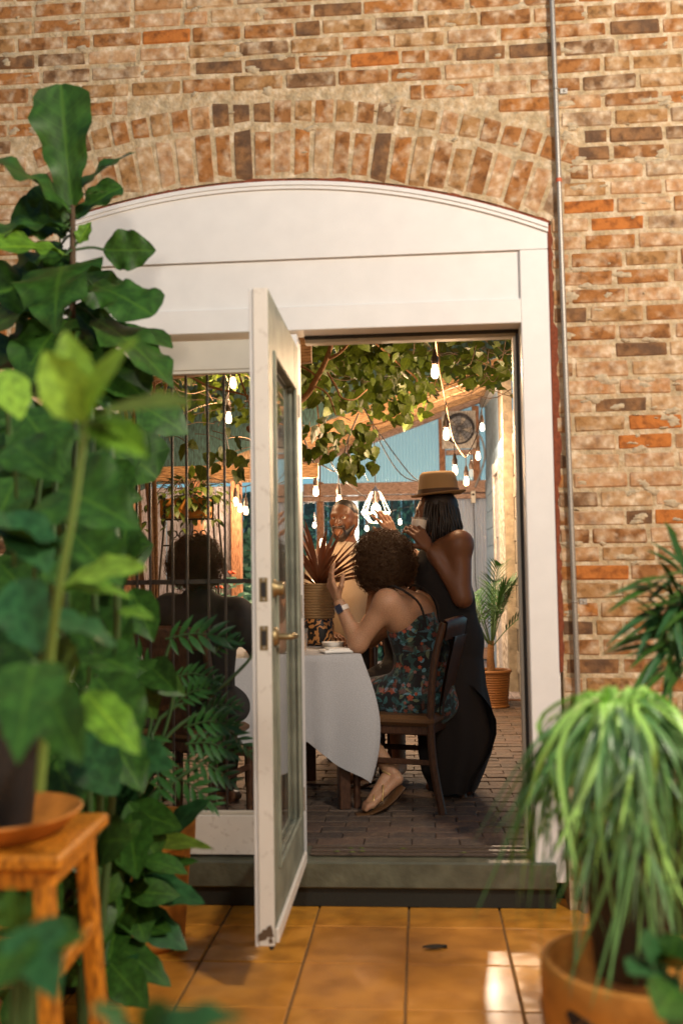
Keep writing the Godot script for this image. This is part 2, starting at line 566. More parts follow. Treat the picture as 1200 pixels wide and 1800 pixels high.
func multi(parts: Dictionary) -> ArrayMesh:
	# one mesh with a surface for each material
	var m := ArrayMesh.new()
	for k in parts:
		m.add_surface_from_arrays(Mesh.PRIMITIVE_TRIANGLES, parts[k].build().surface_get_arrays(0))
		m.surface_set_material(m.get_surface_count() - 1, k)
	return m


func rest(called: String, parts: Dictionary, parent: Node) -> void:
	if parts.is_empty():
		return
	var o := MeshInstance3D.new()
	o.mesh = multi(parts)
	o.name = called
	parent.add_child(o, true)
	kind(o, "stuff")


func make_brick_wall() -> void:
	var w := thing("brick_wall", "old orange brick wall with smeared lime mortar round the arched white doorway", "wall")
	var outline := PackedVector2Array([V2(-4, 0), V2(LEFT - 0.01, 0), V2(LEFT - 0.01, arch_y(LEFT))])
	for n in 25:
		var x := lerpf(LEFT - 0.01, RIGHT + 0.012, n / 24.0)
		outline.push_back(V2(x, arch_y(x, 0.012)))
	outline.append_array([V2(RIGHT + 0.012, 0), V2(3.6, 0), V2(3.6, 4.4), V2(-4, 4.4)])
	var core := MB.new()
	core.prism(outline, -0.30, -0.001)
	obj("mortar", core, M.mortar, w)
	var shapes := []
	for n in 10:
		var b := MB.new()
		b.box(Vector3.ZERO, V(0.2, 0.06, 0.03), 0.006, Basis.IDENTITY, 0.003, rng)
		shapes.push_back(b)
	var meshes := []
	for b in shapes:
		meshes.push_back(b.build())
	var f := FastNoiseLite.new()
	f.seed = 77
	f.frequency = 0.9
	var count := [0]
	var far := {}
	var lay := func(c: Vector3, size: Vector2, turn: float, arch: bool) -> void:
		var lime := f.get_noise_2d(c.x * 1.3, c.y) + (-0.12 if arch else (0.26 if c.x > 0.5 and c.y < 3.1 and c.y > 1.4 else -0.10))
		var which := rng.randi() % 6
		if rng.randf() < 0.45:
			which = [0, 0, 2, 1, 5, 0][which]
		var m: Material = M["brick%d" % (which + (6 if lime + rng.randf_range(-0.25, 0.25) > 0.20 else 0))]
		if rng.randf() < 0.09:
			m = M.brick_soot
		if rng.randf() < (0.06 if c.x > 0.5 and c.y < 2.0 else 0.012):
			m = M.brick_new
		var k := rng.randi() % 10
		var t := Transform3D(Basis(Vector3.BACK, turn + rng.randf_range(-0.008, 0.008)) * Basis.from_scale(V(size.x / 0.2, size.y / 0.06, 1)), c + V(0, 0, rng.randf_range(-0.0015, 0.003) - 0.0125))
		var seen: bool = c.x > -1.78 and c.x < 1.16 and c.y > 0.55 and c.y < 3.78 and not (c.x < -1.45 and c.y < 2.55)
		if seen and count[0] < 300:
			count[0] += 1
			var o := obj("brick", meshes[k], m, w)
			o.transform = t
		else:
			if not far.has(m):
				far[m] = MB.new()
			far[m].add(shapes[k], t)
	# arch: an inner ring of stretchers on end, an outer ring of headers
	var a0 := asin((LEFT - 0.03 - ARC.x) / ARC.z)
	var a1 := asin((RIGHT + 0.03 - ARC.x) / ARC.z)
	var reach := 0.012
	for ring in [[0.215, 0.079], [0.105, 0.084]]:
		var r: float = ARC.z + reach + ring[0] * 0.5
		var n := int(r * (a1 - a0) / ring[1])
		for k in n:
			var a := lerpf(a0, a1, (k + 0.5) / n)
			var s := V2(r * (a1 - a0) / n - rng.randf_range(0.010, 0.020), ring[0] - rng.randf_range(0.0, 0.02))
			lay.call(V(ARC.x + sin(a) * r, ARC.y + cos(a) * r, 0), s, -a, true)
		reach += ring[0] + 0.012
	# courses
	var top := 4.38
	var y := 0.03
	var row := 0
	while y < top:
		var h := rng.randf_range(0.058, 0.062)
		var mid := y + h * 0.5
		var x := -4.0 - (0.107 if row % 2 else 0.0) + rng.randf_range(-0.02, 0.02)
		while x < 3.6:
			var l := rng.randf_range(0.196, 0.206)
			if rng.randf() < 0.12:
				l = 0.098
			var xs := [[x, x + l]]
			x += l + rng.randf_range(0.009, 0.014)
			# cut round the opening and the arch
			var lo := LEFT - 0.012
			var hi := RIGHT + 0.014
			var ro := ARC.z + reach
			if mid > 2.5:
				var skew := (mid - 2.68) * 0.42
				lo -= maxf(0, skew)
				hi += maxf(0, skew)
				var dy := mid - 0.036 - ARC.y
				if dy >= ro:
					lo = 9.0
					hi = -9.0
				elif mid > arch_y(hi, reach):
					var dx := sqrt(ro * ro - dy * dy)
					lo = maxf(lo, ARC.x - dx)
					hi = minf(hi, ARC.x + dx)
			for s in xs:
				var parts := [[s[0], minf(s[1], lo)], [maxf(s[0], hi), s[1]]] if lo < hi else [s]
				for p in parts:
					if p[1] - p[0] > 0.03:
						lay.call(V((p[0] + p[1]) * 0.5, mid, 0), V2(p[1] - p[0], h), 0.0, false)
		y += h + rng.randf_range(0.010, 0.014)
		row += 1
	rest("brick", far, w)
	# lumps of old lime mortar smeared over the joints, thick near the conduit and over the arch
	var sm := MB.new()
	for k in 190:
		var c := V2(rng.randf_range(-1.75, 1.15), rng.randf_range(2.7, 3.75))
		if k % 5 < 3:
			c = V2(rng.randf_range(0.55, 1.2), rng.randf_range(0.9, 3.2))
		if c.x > LEFT - 0.03 and c.x < RIGHT + 0.04 and c.y < arch_y(c.x, 0.03):
			continue
		var rx := rng.randf_range(0.008, 0.05)
		var ry := minf(rx * rng.randf_range(0.3, 0.75), 0.02)
		var edge := PackedVector3Array()
		var inner := PackedVector3Array()
		var f1 := rng.randf() * TAU
		var f2 := rng.randf() * TAU
		for j in 18:
			var a := TAU * j / 18
			var q := 0.8 + 0.22 * sin(a * 2.0 + f1) + 0.14 * sin(a * 5.0 + f2) + rng.randf_range(-0.06, 0.06)
			edge.push_back(V(c.x + cos(a) * rx * q, c.y + sin(a) * ry * q, -0.001))
			inner.push_back(V(c.x + cos(a) * rx * q * 0.8, c.y + sin(a) * ry * q * 0.8, 0.0040 + rng.randf() * 0.0022))
		var mid := PackedVector3Array()
		for j in 18:
			mid.push_back(V(c.x, c.y, 0.0062))
		sm.grid([edge, inner, mid], true)
	kind(obj("mortar_smears", sm, M.lime_smear, w), "stuff")
	# raw broken brick edge along the frame
	var e := MB.new()
	var pts := PackedVector2Array()
	var back := []
	for n in 60:
		var yy := lerpf(0.9, arch_y(RIGHT) - 0.01, n / 59.0)
		pts.push_back(V2(RIGHT - 0.002, yy))
		back.push_front(V2(RIGHT + 0.008 + 0.012 * rng.randf() + (0.01 if n > 24 and n < 46 else 0.0), yy))
	pts.append_array(PackedVector2Array(back))
	e.prism(pts, -0.02, 0.004)
	obj("broken_edge", e, M.brick_raw, w)
	e = MB.new()
	pts = PackedVector2Array()
	back = []
	for n in 80:
		var xx := lerpf(LEFT, RIGHT + 0.006, n / 79.0)
		pts.push_back(V2(xx, arch_y(xx, -0.004)))
		back.push_front(V2(xx, arch_y(xx, 0.005 + 0.014 * rng.randf() * (0.5 + 0.5 * sin(xx * 17.0)))))
	pts.append_array(PackedVector2Array(back))
	e.prism(pts, -0.02, 0.003)
	obj("broken_edge", e, M.brick_raw, w)


func V2(x: float, y: float) -> Vector2:
	return Vector2(x, y)


func make_conduit() -> void:
	var c := thing("metal_conduit", "thin bare metal conduit pipe running up the brick wall beside the doorway", "pipe")
	var p := MB.new()
	p.tube(curve([V(0.592, 0.0, 0.024), V(0.588, 0.9, 0.023), V(0.578, 2.0, 0.024), V(0.572, 2.9, 0.023), V(0.566, 3.6, 0.024), V(0.565, 4.38, 0.023)], 30), 0.0105, 12)
	obj("pipe", p, M.steel, c)
	for y in [1.17, 3.2]:
		var s := MB.new()
		var x: float = 0.587 if y < 2 else 0.57
		s.box(V(x + 0.035, y, 0.004), V(0.03, 0.022, 0.004), 0.001)
		var arc := []
		for k in 9:
			var a := PI * k / 8.0
			arc.push_back(V(x + cos(a) * 0.0125, y, 0.022 + sin(a) * 0.0125))
		s.tube(arc, 0.003, 6)
		s.ball(V(x + 0.037, y, 0.008), V(0.005, 0.005, 0.003), 8, 5)
		obj("clamp", s, M.steel, c)
	var b := MB.new()
	b.lathe([V2(0.0107, -0.008), V2(0.0122, -0.007), V2(0.0122, 0.007), V2(0.0107, 0.008)], V(0.5725, 2.83, 0.0232), 12)
	obj("tape_band", b, mat(0.55, 0.12, 0.05, 0.6), c)


func make_door_frame() -> void:
	var f := thing("door_frame", "white painted wooden door frame filling the brick arch, with a plain curved head panel", "door frame")
	# curved head panel above the frieze
	var poly := PackedVector2Array([V2(LEFT, 2.566), V2(RIGHT, 2.566)])
	for n in 25:
		var x := lerpf(RIGHT, LEFT, n / 24.0)
		poly.push_back(V2(x, arch_y(x, -0.004)))
	var b := MB.new()
	b.prism(poly, -0.13, 0.0)
	obj("head_panel", b, M.white, f)
	b = MB.new()
	for edge in [[0.0, 0.016, 0.0, 0.016], [0.016, 0.030, 0.0, 0.010]]:
		poly = PackedVector2Array()
		var inner := []
		for n in 33:
			var x := lerpf(LEFT + 0.001, RIGHT - 0.001, n / 32.0)
			poly.push_back(V2(x, arch_y(x, -0.005 - edge[0])))
			inner.push_front(V2(x, arch_y(x, -0.005 - edge[1])))
		poly.append_array(PackedVector2Array(inner))
		b.prism(poly, edge[2] - 0.002, edge[3])
	obj("curved_moulding", b, M.white, f)
	# frieze: a panel set back between the head and the lintel
	b = MB.new()
	b.box(V(-0.461, 2.466, -0.035), V(1.75, 0.20, 0.04), 0.002)
	obj("recessed_panel", b, M.white, f)
	b = MB.new()
	b.box(V(-0.461, 2.321, -0.065), V(1.75, 0.098, 0.13), 0.003)
	obj("lintel", b, M.white, f)
	for s in [[0.4705, 0.115], [-1.3925, 0.115]]:
		b = MB.new()
		b.box(V(s[0], 1.3325, -0.066), V(s[1], 2.465, 0.132), 0.004)
		obj("jamb", b, M.white, f)
	# rebate, weather strip and stop under the lintel and down the jamb
	b = MB.new()
	b.box(V(-0.024, 2.262, -0.157), V(0.874, 0.03, 0.05), 0.003)
	b.box(V(0.402, 1.22, -0.157), V(0.022, 2.06, 0.05), 0.003)
	obj("door_stop", b, M.cream, f)
	b = MB.new()
	b.box(V(-0.024, 2.268, -0.118), V(0.874, 0.012, 0.026), 0.002)
	b.box(V(0.408, 1.22, -0.118), V(0.012, 2.08, 0.026), 0.002)
	obj("weather_strip", b, M.rubber, f)
	b = MB.new()
	b.box(V(-0.494, 1.22, -0.072), V(0.03, 2.08, 0.12), 0.003)
	obj("mullion", b, M.white, f)


func make_glazed_leaf() -> void:
	var d := thing("glazed_door", "closed white glazed door leaf with a tall pane and dusty cream top rail", "door")
	for s in [[-1.28, 0.10, 1.22, 2.06], [-0.535, 0.11, 1.22, 2.06]]:
		var b := MB.new()
		b.box(V(s[0], s[2], -0.052), V(s[1], s[3], 0.045), 0.003)
		obj("stile", b, M.cream, d)
	var r := MB.new()
	r.box(V(-0.91, 2.189, -0.052), V(0.638, 0.122, 0.045), 0.003)
	obj("top_rail", r, M.cream, d)
	r = MB.new()
	r.box(V(-0.91, 0.267, -0.052), V(0.638, 0.154, 0.045), 0.003)
	obj("bottom_rail", r, M.white_worn, d)
	r = MB.new()
	r.box(V(-0.91, 2.121, -0.047), V(0.638, 0.012, 0.03), 0.001)
	r.box(V(-0.91, 0.351, -0.047), V(0.638, 0.012, 0.03), 0.001)
	obj("glazing_bead", r, M.cream, d)
	r = MB.new()
	r.quad(V(-1.23, 0.345, -0.055), V(-0.59, 0.345, -0.055), V(-0.59, 2.127, -0.055), V(-1.23, 2.127, -0.055))
	obj("glass_pane", r, M.pane, d)
	# iron bars behind the pane
	var g := thing("window_grille", "dark iron grille of upright bars behind the closed glazed door", "grille")
	for x in [-1.195, -1.14, -1.045, -0.985, -0.895, -0.825, -0.70, -0.64]:
		var b := MB.new()
		b.box(V(x + 0.022, 1.20, -0.135), V(0.010, 2.0, 0.010), 0.002)
		obj("bar", b, M.iron, g)
	for y in [0.30, 1.268, 2.15]:
		var b := MB.new()
		b.box(V(-0.91, y, -0.150), V(0.66, 0.020, 0.008), 0.002)
		obj("rail", b, M.iron, g)


func make_open_door() -> void:
	# hinged at x = -0.475, standing open into the courtyard; local x runs from the hinge to the free edge
	var d := thing("open_glazed_door", "open white glazed door with worn edge, brass lever and mortised lock plates", "door", V(-0.475, 0.165, 0.0), 0.0)
	d.transform.basis = Basis(V(0.012, 0, 1).normalized(), Vector3.UP, V(-1, 0, 0.012).normalized())
	# local: x = along the leaf, y = up, z = towards the closed leaf (thickness 0.048)
	var parts := [["stile", V(0.06, 1.018, 0.024), V(0.12, 2.036, 0.048), M.sage], ["stile", V(0.80, 1.018, 0.024), V(0.11, 2.036, 0.048), M.sage],
		["top_rail", V(0.4325, 1.946, 0.024), V(0.625, 0.18, 0.047), M.sage], ["bottom_rail", V(0.4325, 0.10, 0.024), V(0.625, 0.20, 0.047), M.sage]]
	for p in parts:
		var b := MB.new()
		b.box(p[1], p[2], 0.003)
		obj(p[0], b, p[3], d)
	var b := MB.new()
	b.box(V(0.8568, 1.018, 0.0245), V(0.004, 2.036, 0.047), 0.0012)
	obj("painted_edge", b, M.white_worn, d)
	b = MB.new()
	b.box(V(0.83, 1.016, 0.0555), V(0.05, 2.04, 0.012), 0.002)
	b.box(V(0.852, 1.016, 0.053), V(0.006, 2.03, 0.008), 0.001)
	obj("astragal", b, M.white, d)
	b = MB.new()
	for s in [[0.128, 0.0, 1.03, 1.66], [0.737, 0.0, 1.03, 1.66]]:
		b.box(V(s[0], s[2], -0.002), V(0.014, s[3], 0.012), 0.003)
	b.box(V(0.4325, 1.849, -0.002), V(0.60, 0.014, 0.0118), 0.003)
	b.box(V(0.4325, 0.207, -0.002), V(0.60, 0.014, 0.0118), 0.003)
	obj("glazing_bead", b, M.sage, d)
	b = MB.new()
	b.quad(V(0.12, 0.2, 0.018), V(0.745, 0.2, 0.018), V(0.745, 1.856, 0.018), V(0.12, 1.856, 0.018))
	b.quad(V(0.12, 0.2, 0.024), V(0.745, 0.2, 0.024), V(0.745, 1.856, 0.024), V(0.12, 1.856, 0.024))
	obj("glass_pane", b, M.pane, d)
	b = MB.new()
	b.box(V(0.43, 0.03, -0.006), V(0.85, 0.045, 0.012), 0.003)
	obj("door_sweep", b, M.white_worn, d)
	b = MB.new()
	b.box(V(0.43, -0.004, 0.012), V(0.85, 0.018, 0.014), 0.003)
	obj("sweep_brush", b, M.rubber, d)
	b = MB.new()
	for k in 7:
		var y := 0.008 + 0.06 * rng.randf() * rng.randf()
		var s := rng.randf_range(0.005, 0.014)
		b.prism(PackedVector2Array([V2(-s, -s * 0.6), V2(s * 0.8, -s), V2(s, s * 0.7), V2(-s * 0.3, s * 1.4)]), 0.0, 0.0012 + 0.0001 * k, Transform3D(Basis(V(0, 0, 1), V(0, 1, 0), V(1, 0, 0)), V(0.8588, y + s, 0.008 + 0.032 * rng.randf())))
	obj("worn_patch", b, mat(0.16, 0.10, 0.055, 0.9, {"tex": T.fine, "scale": 9.0}), d)
	for y in [1.083, 0.933]:
		var q := MB.new()
		q.box(V(0.8592, y, 0.024), V(0.003, 0.075, 0.026), 0.001)
		var pl := obj("lock_plate", q, M.brass, d)
		q = MB.new()
		q.box(V(0.8604, y, 0.024), V(0.003, 0.046, 0.017), 0.001)
		obj("bolt_hole", q, M.rubber, pl)
		q = MB.new()
		q.ball(V(0.861, y + 0.03, 0.024), V(0.0015, 0.004, 0.004), 8, 4)
		q.ball(V(0.861, y - 0.03, 0.024), V(0.0015, 0.004, 0.004), 8, 4)
		obj("screw", q, M.steel, pl)
	var q := MB.new()
	q.lathe([V2(0.001, 0.034), V2(0.02, 0.033), V2(0.023, 0.026), V2(0.021, 0.012), V2(0.030, 0.004), V2(0.031, 0.0)], V(0.795, 1.085, 0.0), 18, Basis(Vector3.RIGHT, -PI / 2))
	obj("deadbolt", q, M.brass, d)
	q = MB.new()
	q.lathe([V2(0.001, 0.016), V2(0.022, 0.015), V2(0.030, 0.006), V2(0.031, 0.0)], V(0.795, 0.933, 0.0), 18, Basis(Vector3.RIGHT, -PI / 2))
	q.tube(curve([V(0.795, 0.933, -0.01), V(0.795, 0.933, -0.05), V(0.77, 0.934, -0.06), V(0.69, 0.928, -0.058)], 12), taper(0.011, 0.008, 13), 10)
	obj("lever_handle", q, M.brass, d)
	for y in [0.25, 1.0, 1.8]:
		q = MB.new()
		q.tube([V(-0.003, y - 0.045, 0.0), V(-0.003, y + 0.045, 0.0)], 0.006, 10)
		obj("hinge", q, M.steel, d)


func make_step() -> void:
	var s := thing("door_step", "sage painted timber step with a dark kick board under the doorway", "step")
	var b := MB.new()
	b.box(V(-0.46, 0.128, -0.10), V(1.90, 0.10, 0.235), 0.006)
	obj("sill_board", b, M.sill, s)
	b = MB.new()
	b.box(V(-0.46, 0.0385, -0.11), V(1.90, 0.077, 0.20), 0.003)
	obj("kick_board", b, M.kick, s)
	b = MB.new()
	b.box(V(-0.024, 0.1855, -0.115), V(0.872, 0.014, 0.12), 0.005)
	b.box(V(-0.024, 0.1945, -0.085), V(0.872, 0.010, 0.022), 0.004)
	b.box(V(-0.024, 0.1945, -0.145), V(0.872, 0.010, 0.022), 0.004)
	obj("threshold", b, M.threshold, s)
	for k in 9:
		b = MB.new()
		var x := rng.randf_range(-0.42, 0.36)
		b.grid([PackedVector3Array([V(x, 0.0, 0), V(x + 0.005, 0.003, 0.004)]), PackedVector3Array([V(x + 0.02, 0.003, -0.008), V(x + 0.03, 0.0, 0.0)])])
		var o := obj("fallen_petal", b, M.olive_leaf, null)
		o.position = V(0, 0.1945 if k % 2 else 0.201, rng.randf_range(-0.06, -0.03) if k % 2 == 0 else -0.115)
		tag(o, "small pale fallen leaf scrap on the door threshold", "leaf", "leaf scraps on the threshold")


func make_floor() -> void:
	var g := MB.new()
	g.quad(V(-120, -0.03, -140), V(120, -0.03, -140), V(120, -0.03, 100), V(-120, -0.03, 100))
	kind(obj("ground", g, M.ground), "structure")
	var f := Node3D.new()
	f.name = numbered("tiled_floor")
	add_child(f, true)
	kind(f, "structure")
	var b := MB.new()
	b.box(V(-0.2, -0.014, 4.4), V(7.6, 0.020, 8.8), 0.002)
	obj("grout", b, M.grout, f)
	var p := 0.3455
	var far := {}
	var shapes := []
	for n in 6:
		b = MB.new()
		b.box(Vector3.ZERO, V(p - 0.0075, 0.016, p - 0.0075), 0.003, Basis.IDENTITY, 0.001, rng)
		shapes.push_back(b)
	for i in range(-10, 11):
		for j in range(-1, 25):
			var c := V(-0.073 + p * (i + 0.5), -0.008 + rng.randf_range(-0.0012, 0.0012), 0.204 + p * (j - 0.5) + 0.0)
			if c.z - p / 2 < -0.2 or c.x < -3.9 or c.x > 3.5:
				continue
			var t := Transform3D(Basis.from_euler(V(rng.randf_range(-0.003, 0.003), rng.randf_range(-0.004, 0.004), rng.randf_range(-0.003, 0.003))), c)
			var m: Material = M.tile[rng.randi() % 5]
			if i >= -5 and i < 4 and j < 5:
				var o := obj("tile", shapes[rng.randi() % 6], m, f)
				o.transform = t
			else:
				if not far.has(m):
					far[m] = MB.new()
				far[m].add(shapes[rng.randi() % 6], t)
	rest("tile", far, f)
	# a dry leaf on the tiles
	b = MB.new()
	var rows := []
	for k in 7:
		var u := k / 6.0
		var w := 0.017 * sin(PI * (0.06 + 0.9 * u))
		rows.push_back(PackedVector3Array([V(-w, 0.006, u * 0.085), V(0, 0.002 + 0.004 * sin(u * 5), u * 0.085), V(w, 0.008, u * 0.085)]))
	b.grid(rows)
	var dl := obj("fallen_leaf", b, M.dead_leaf)
	dl.position = V(-0.02, 0.001, 0.415)
	dl.rotation.y = 1.75
	tag(dl, "single dark dry leaf lying on the terracotta floor tiles", "leaf")


func make_patio_floor() -> void:
	var f := Node3D.new()
	f.name = numbered("patio_paving")
	add_child(f, true)
	kind(f, "structure")
	var b := MB.new()
	b.box(V(-1.3, 0.06, -2.7), V(5.4, 0.16, 4.9), 0.002)
	obj("sand_bed", b, M.sand, f)
	var shapes := []
	for n in 8:
		b = MB.new()
		b.box(Vector3.ZERO, V(0.199, 0.03, 0.095), 0.004, Basis.IDENTITY, 0.002, rng)
		shapes.push_back(b)
	var count := 0
	var far := {}
	var z := -0.29
	var row := 0
	while z > -5.0:
		var x := -3.9 + (0.1 if row % 2 else 0.0)
		while x < 1.3:
			var c := V(x, 0.137 + rng.randf_range(-0.003, 0.003), z)
			var t := Transform3D(Basis.from_euler(V(rng.randf_range(-0.015, 0.015), rng.randf_range(-0.02, 0.02), rng.randf_range(-0.01, 0.01))), c)
			var m: Material = M.paver[rng.randi() % 5]
			if x > -0.55 and x < 0.68 and count < 290:
				count += 1
				var o := obj("paver", shapes[rng.randi() % 8], m, f)
				o.transform = t
			else:
				if not far.has(m):
					far[m] = MB.new()
				far[m].add(shapes[rng.randi() % 8], t)
			x += 0.202
		z -= 0.098
		row += 1
	rest("paver", far, f)
	# boards of the raised floor behind
	var dk := thing("timber_deck", "low pale lilac timber deck behind the brick paving", "deck")
	for k in 26:
		b = MB.new()
		b.box(V(-1.85 + k * 0.112, 0.158, -6.82), V(0.106, 0.03, 3.75), 0.003)
		obj("plank", b, M.deck, dk)
	b = MB.new()
	b.box(V(-0.45, 0.12, -4.945), V(2.9, 0.1, 0.03), 0.003)
	obj("edge_board", b, M.wood_post, dk)


func make_shell() -> void:
	# unseen walls shut out sky glow and bounce light; unseen roof darkens the patio
	var spots := [[V(-4.1, 2.2, 4.5), V(0.2, 4.4, 9.0), "unseen pale wall meeting the brick wall beyond the fig plant, placed to bounce light"], [V(3.7, 2.2, 4.5), V(0.2, 4.4, 9.0), "unseen pale wall meeting the brick wall beyond the metal conduit, placed to bounce light"], [V(-0.2, 2.2, 9.1), V(8.0, 4.4, 0.2), "unseen dark wall facing the brick wall and doorway, placed to keep reflections dark"]]
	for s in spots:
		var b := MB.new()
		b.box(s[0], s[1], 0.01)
		tag(obj("unseen_courtyard_wall", b, M.stucco if s[0].z > 6.0 else M.stucco_pale), s[2], "wall")
	var b := MB.new()
	b.box(V(-3.6, 1.9, -1.8), V(0.12, 3.8, 3.0), 0.01)  # out of view, placed to keep the patio interior dark
	tag(obj("unseen_patio_wall", b, M.ply), "unseen plywood wall closing the vine side, placed to keep the patio dark", "wall")
	b = MB.new()
	b.box(V(-2.55, 2.62, -5.1), V(2.3, 0.98, 0.04), 0.004)
	tag(obj("boarding", b, M.ply), "tan boarding above the lilac tinted fence, seen through the closed glazed door", "wall")
	b = MB.new()
	b.prism(PackedVector2Array([V2(-3.6, roof_y(-3.6, -5.0) + 0.1), V2(1.1, roof_y(1.1, -5.0) + 0.1), V2(1.1, 3.76), V2(-3.6, 3.76)]), -4.96, -4.93)  # added dark board shuts out sky where only dark foliage belongs
	tag(obj("added_gable_board", b, M.sky_screen), "dark boards added to hide sky glow between the vines and the lean-to roof", "wall")
	b = MB.new()
	b.box(V(-1.2, 3.72, -2.5), V(5.2, 0.06, 4.6), 0.01)  # unseen, placed over the vines to block sky light
	tag(obj("unseen_patio_roof", b, M.ply), "unseen boarded roof above the overgrown vines, placed to block sky light", "roof")


func make_light() -> void:
	# unseen lamps out of view: one lights the brick wall, one softens shade
	unseen_post_lamp("unseen globe lamp on a post, out of view, lighting the brick wall from the conduit side", V(2.25, 0, 3.5), 17.5)
	unseen_post_lamp("unseen globe lamp on a post, out of view, softening shade on the plants and wall", V(-0.2, 0, 7.6), 11.0)


func unseen_post_lamp(label: String, at: Vector3, energy: float) -> void:
	var p := thing("unseen_post_lamp", label, "lamp", at, 0.0, "unseen globe lamps of the courtyard")
	var b := MB.new()
	b.tube([V(0, 0, 0), V(0, 3.5, 0), V(0, 3.6, 0)], [0.03, 0.025, 0.05], 12)
	b.lathe([V2(0.14, 0.0), V2(0.13, 0.02), V2(0.03, 0.06)], Vector3.ZERO, 20)
	obj("post", b, M.black, p)
	b = MB.new()
	b.ball(V(0, 3.76, 0), Vector3.ONE * 0.235, 24, 14)
	obj("lamp_globe", b, mat(1, 0.9, 0.75, 0.4, {"glow": Color(1.0, 0.86, 0.68), "energy": 3.5}), p)
	var l := OmniLight3D.new()
	l.name = "globe_light"
	l.light_color = Color(1.0, 0.945, 0.875)
	l.light_energy = energy
	l.light_size = 0.22
	l.omni_range = 30.0
	l.omni_attenuation = 2.0
	l.shadow_enabled = true
	l.position = V(0, 3.76, 0)
	p.add_child(l, true)


func _ready() -> void:
	rng.seed = 20240
	# camera
	var cam := Camera3D.new()
	cam.name = "camera"
	cam.position = V(0, 1.30, 3.955)
	cam.basis = Basis.from_euler(V(0.0595, 0.078, -0.0155))
	cam.near = 0.05
	cam.far = 400.0
	var lens := CameraAttributesPhysical.new()
	lens.frustum_focal_length = 23.49
	lens.frustum_near = 0.05
	lens.frustum_far = 400.0
	lens.frustum_focus_distance = 6.0
	lens.exposure_aperture = 1.25
	cam.fov = 54.12
	cam.attributes = lens
	add_child(cam)
	cam.current = true
	# dusk sky, no sun
	var sky := ProceduralSkyMaterial.new()
	sky.sky_top_color = Color(0.055, 0.13, 0.26).linear_to_srgb()
	sky.sky_horizon_color = Color(0.34, 0.70, 0.78).linear_to_srgb()
	sky.sky_curve = 0.16
	sky.ground_horizon_color = Color(0.10, 0.16, 0.18).linear_to_srgb()
	sky.ground_bottom_color = Color(0.02, 0.025, 0.025).linear_to_srgb()
	sky.sun_angle_max = 0.0
	var e := Environment.new()
	e.background_mode = Environment.BG_SKY
	e.sky = Sky.new()
	e.sky.sky_material = sky
	e.tonemap_mode = Environment.TONE_MAPPER_LINEAR
	e.tonemap_exposure = 1.0
	e.background_energy_multiplier = 1.0
	e.sdfgi_enabled = true
	e.ssao_enabled = true
	e.ssil_enabled = true
	var we := WorldEnvironment.new()
	we.name = "environment"
	we.environment = e
	add_child(we)
	make_materials()
	make_light()
	# setting
	make_floor()
	make_brick_wall()
	make_conduit()
	make_door_frame()
	make_glazed_leaf()
	make_open_door()
	make_step()
	make_patio_floor()
	make_shell()
	make_rest()


# ---------------------------------------------------------------- patio
const FAR := -8.5


func make_rest() -> void:
	make_side_wall()
	make_end_wall()
	make_fan()
	make_strings()
	make_pendant()
	make_garden()
	make_left_patio()
	make_table()
	make_chairs()
	make_palm()
	make_people()
	make_vines()
	make_left_plants()
	make_right_plants()


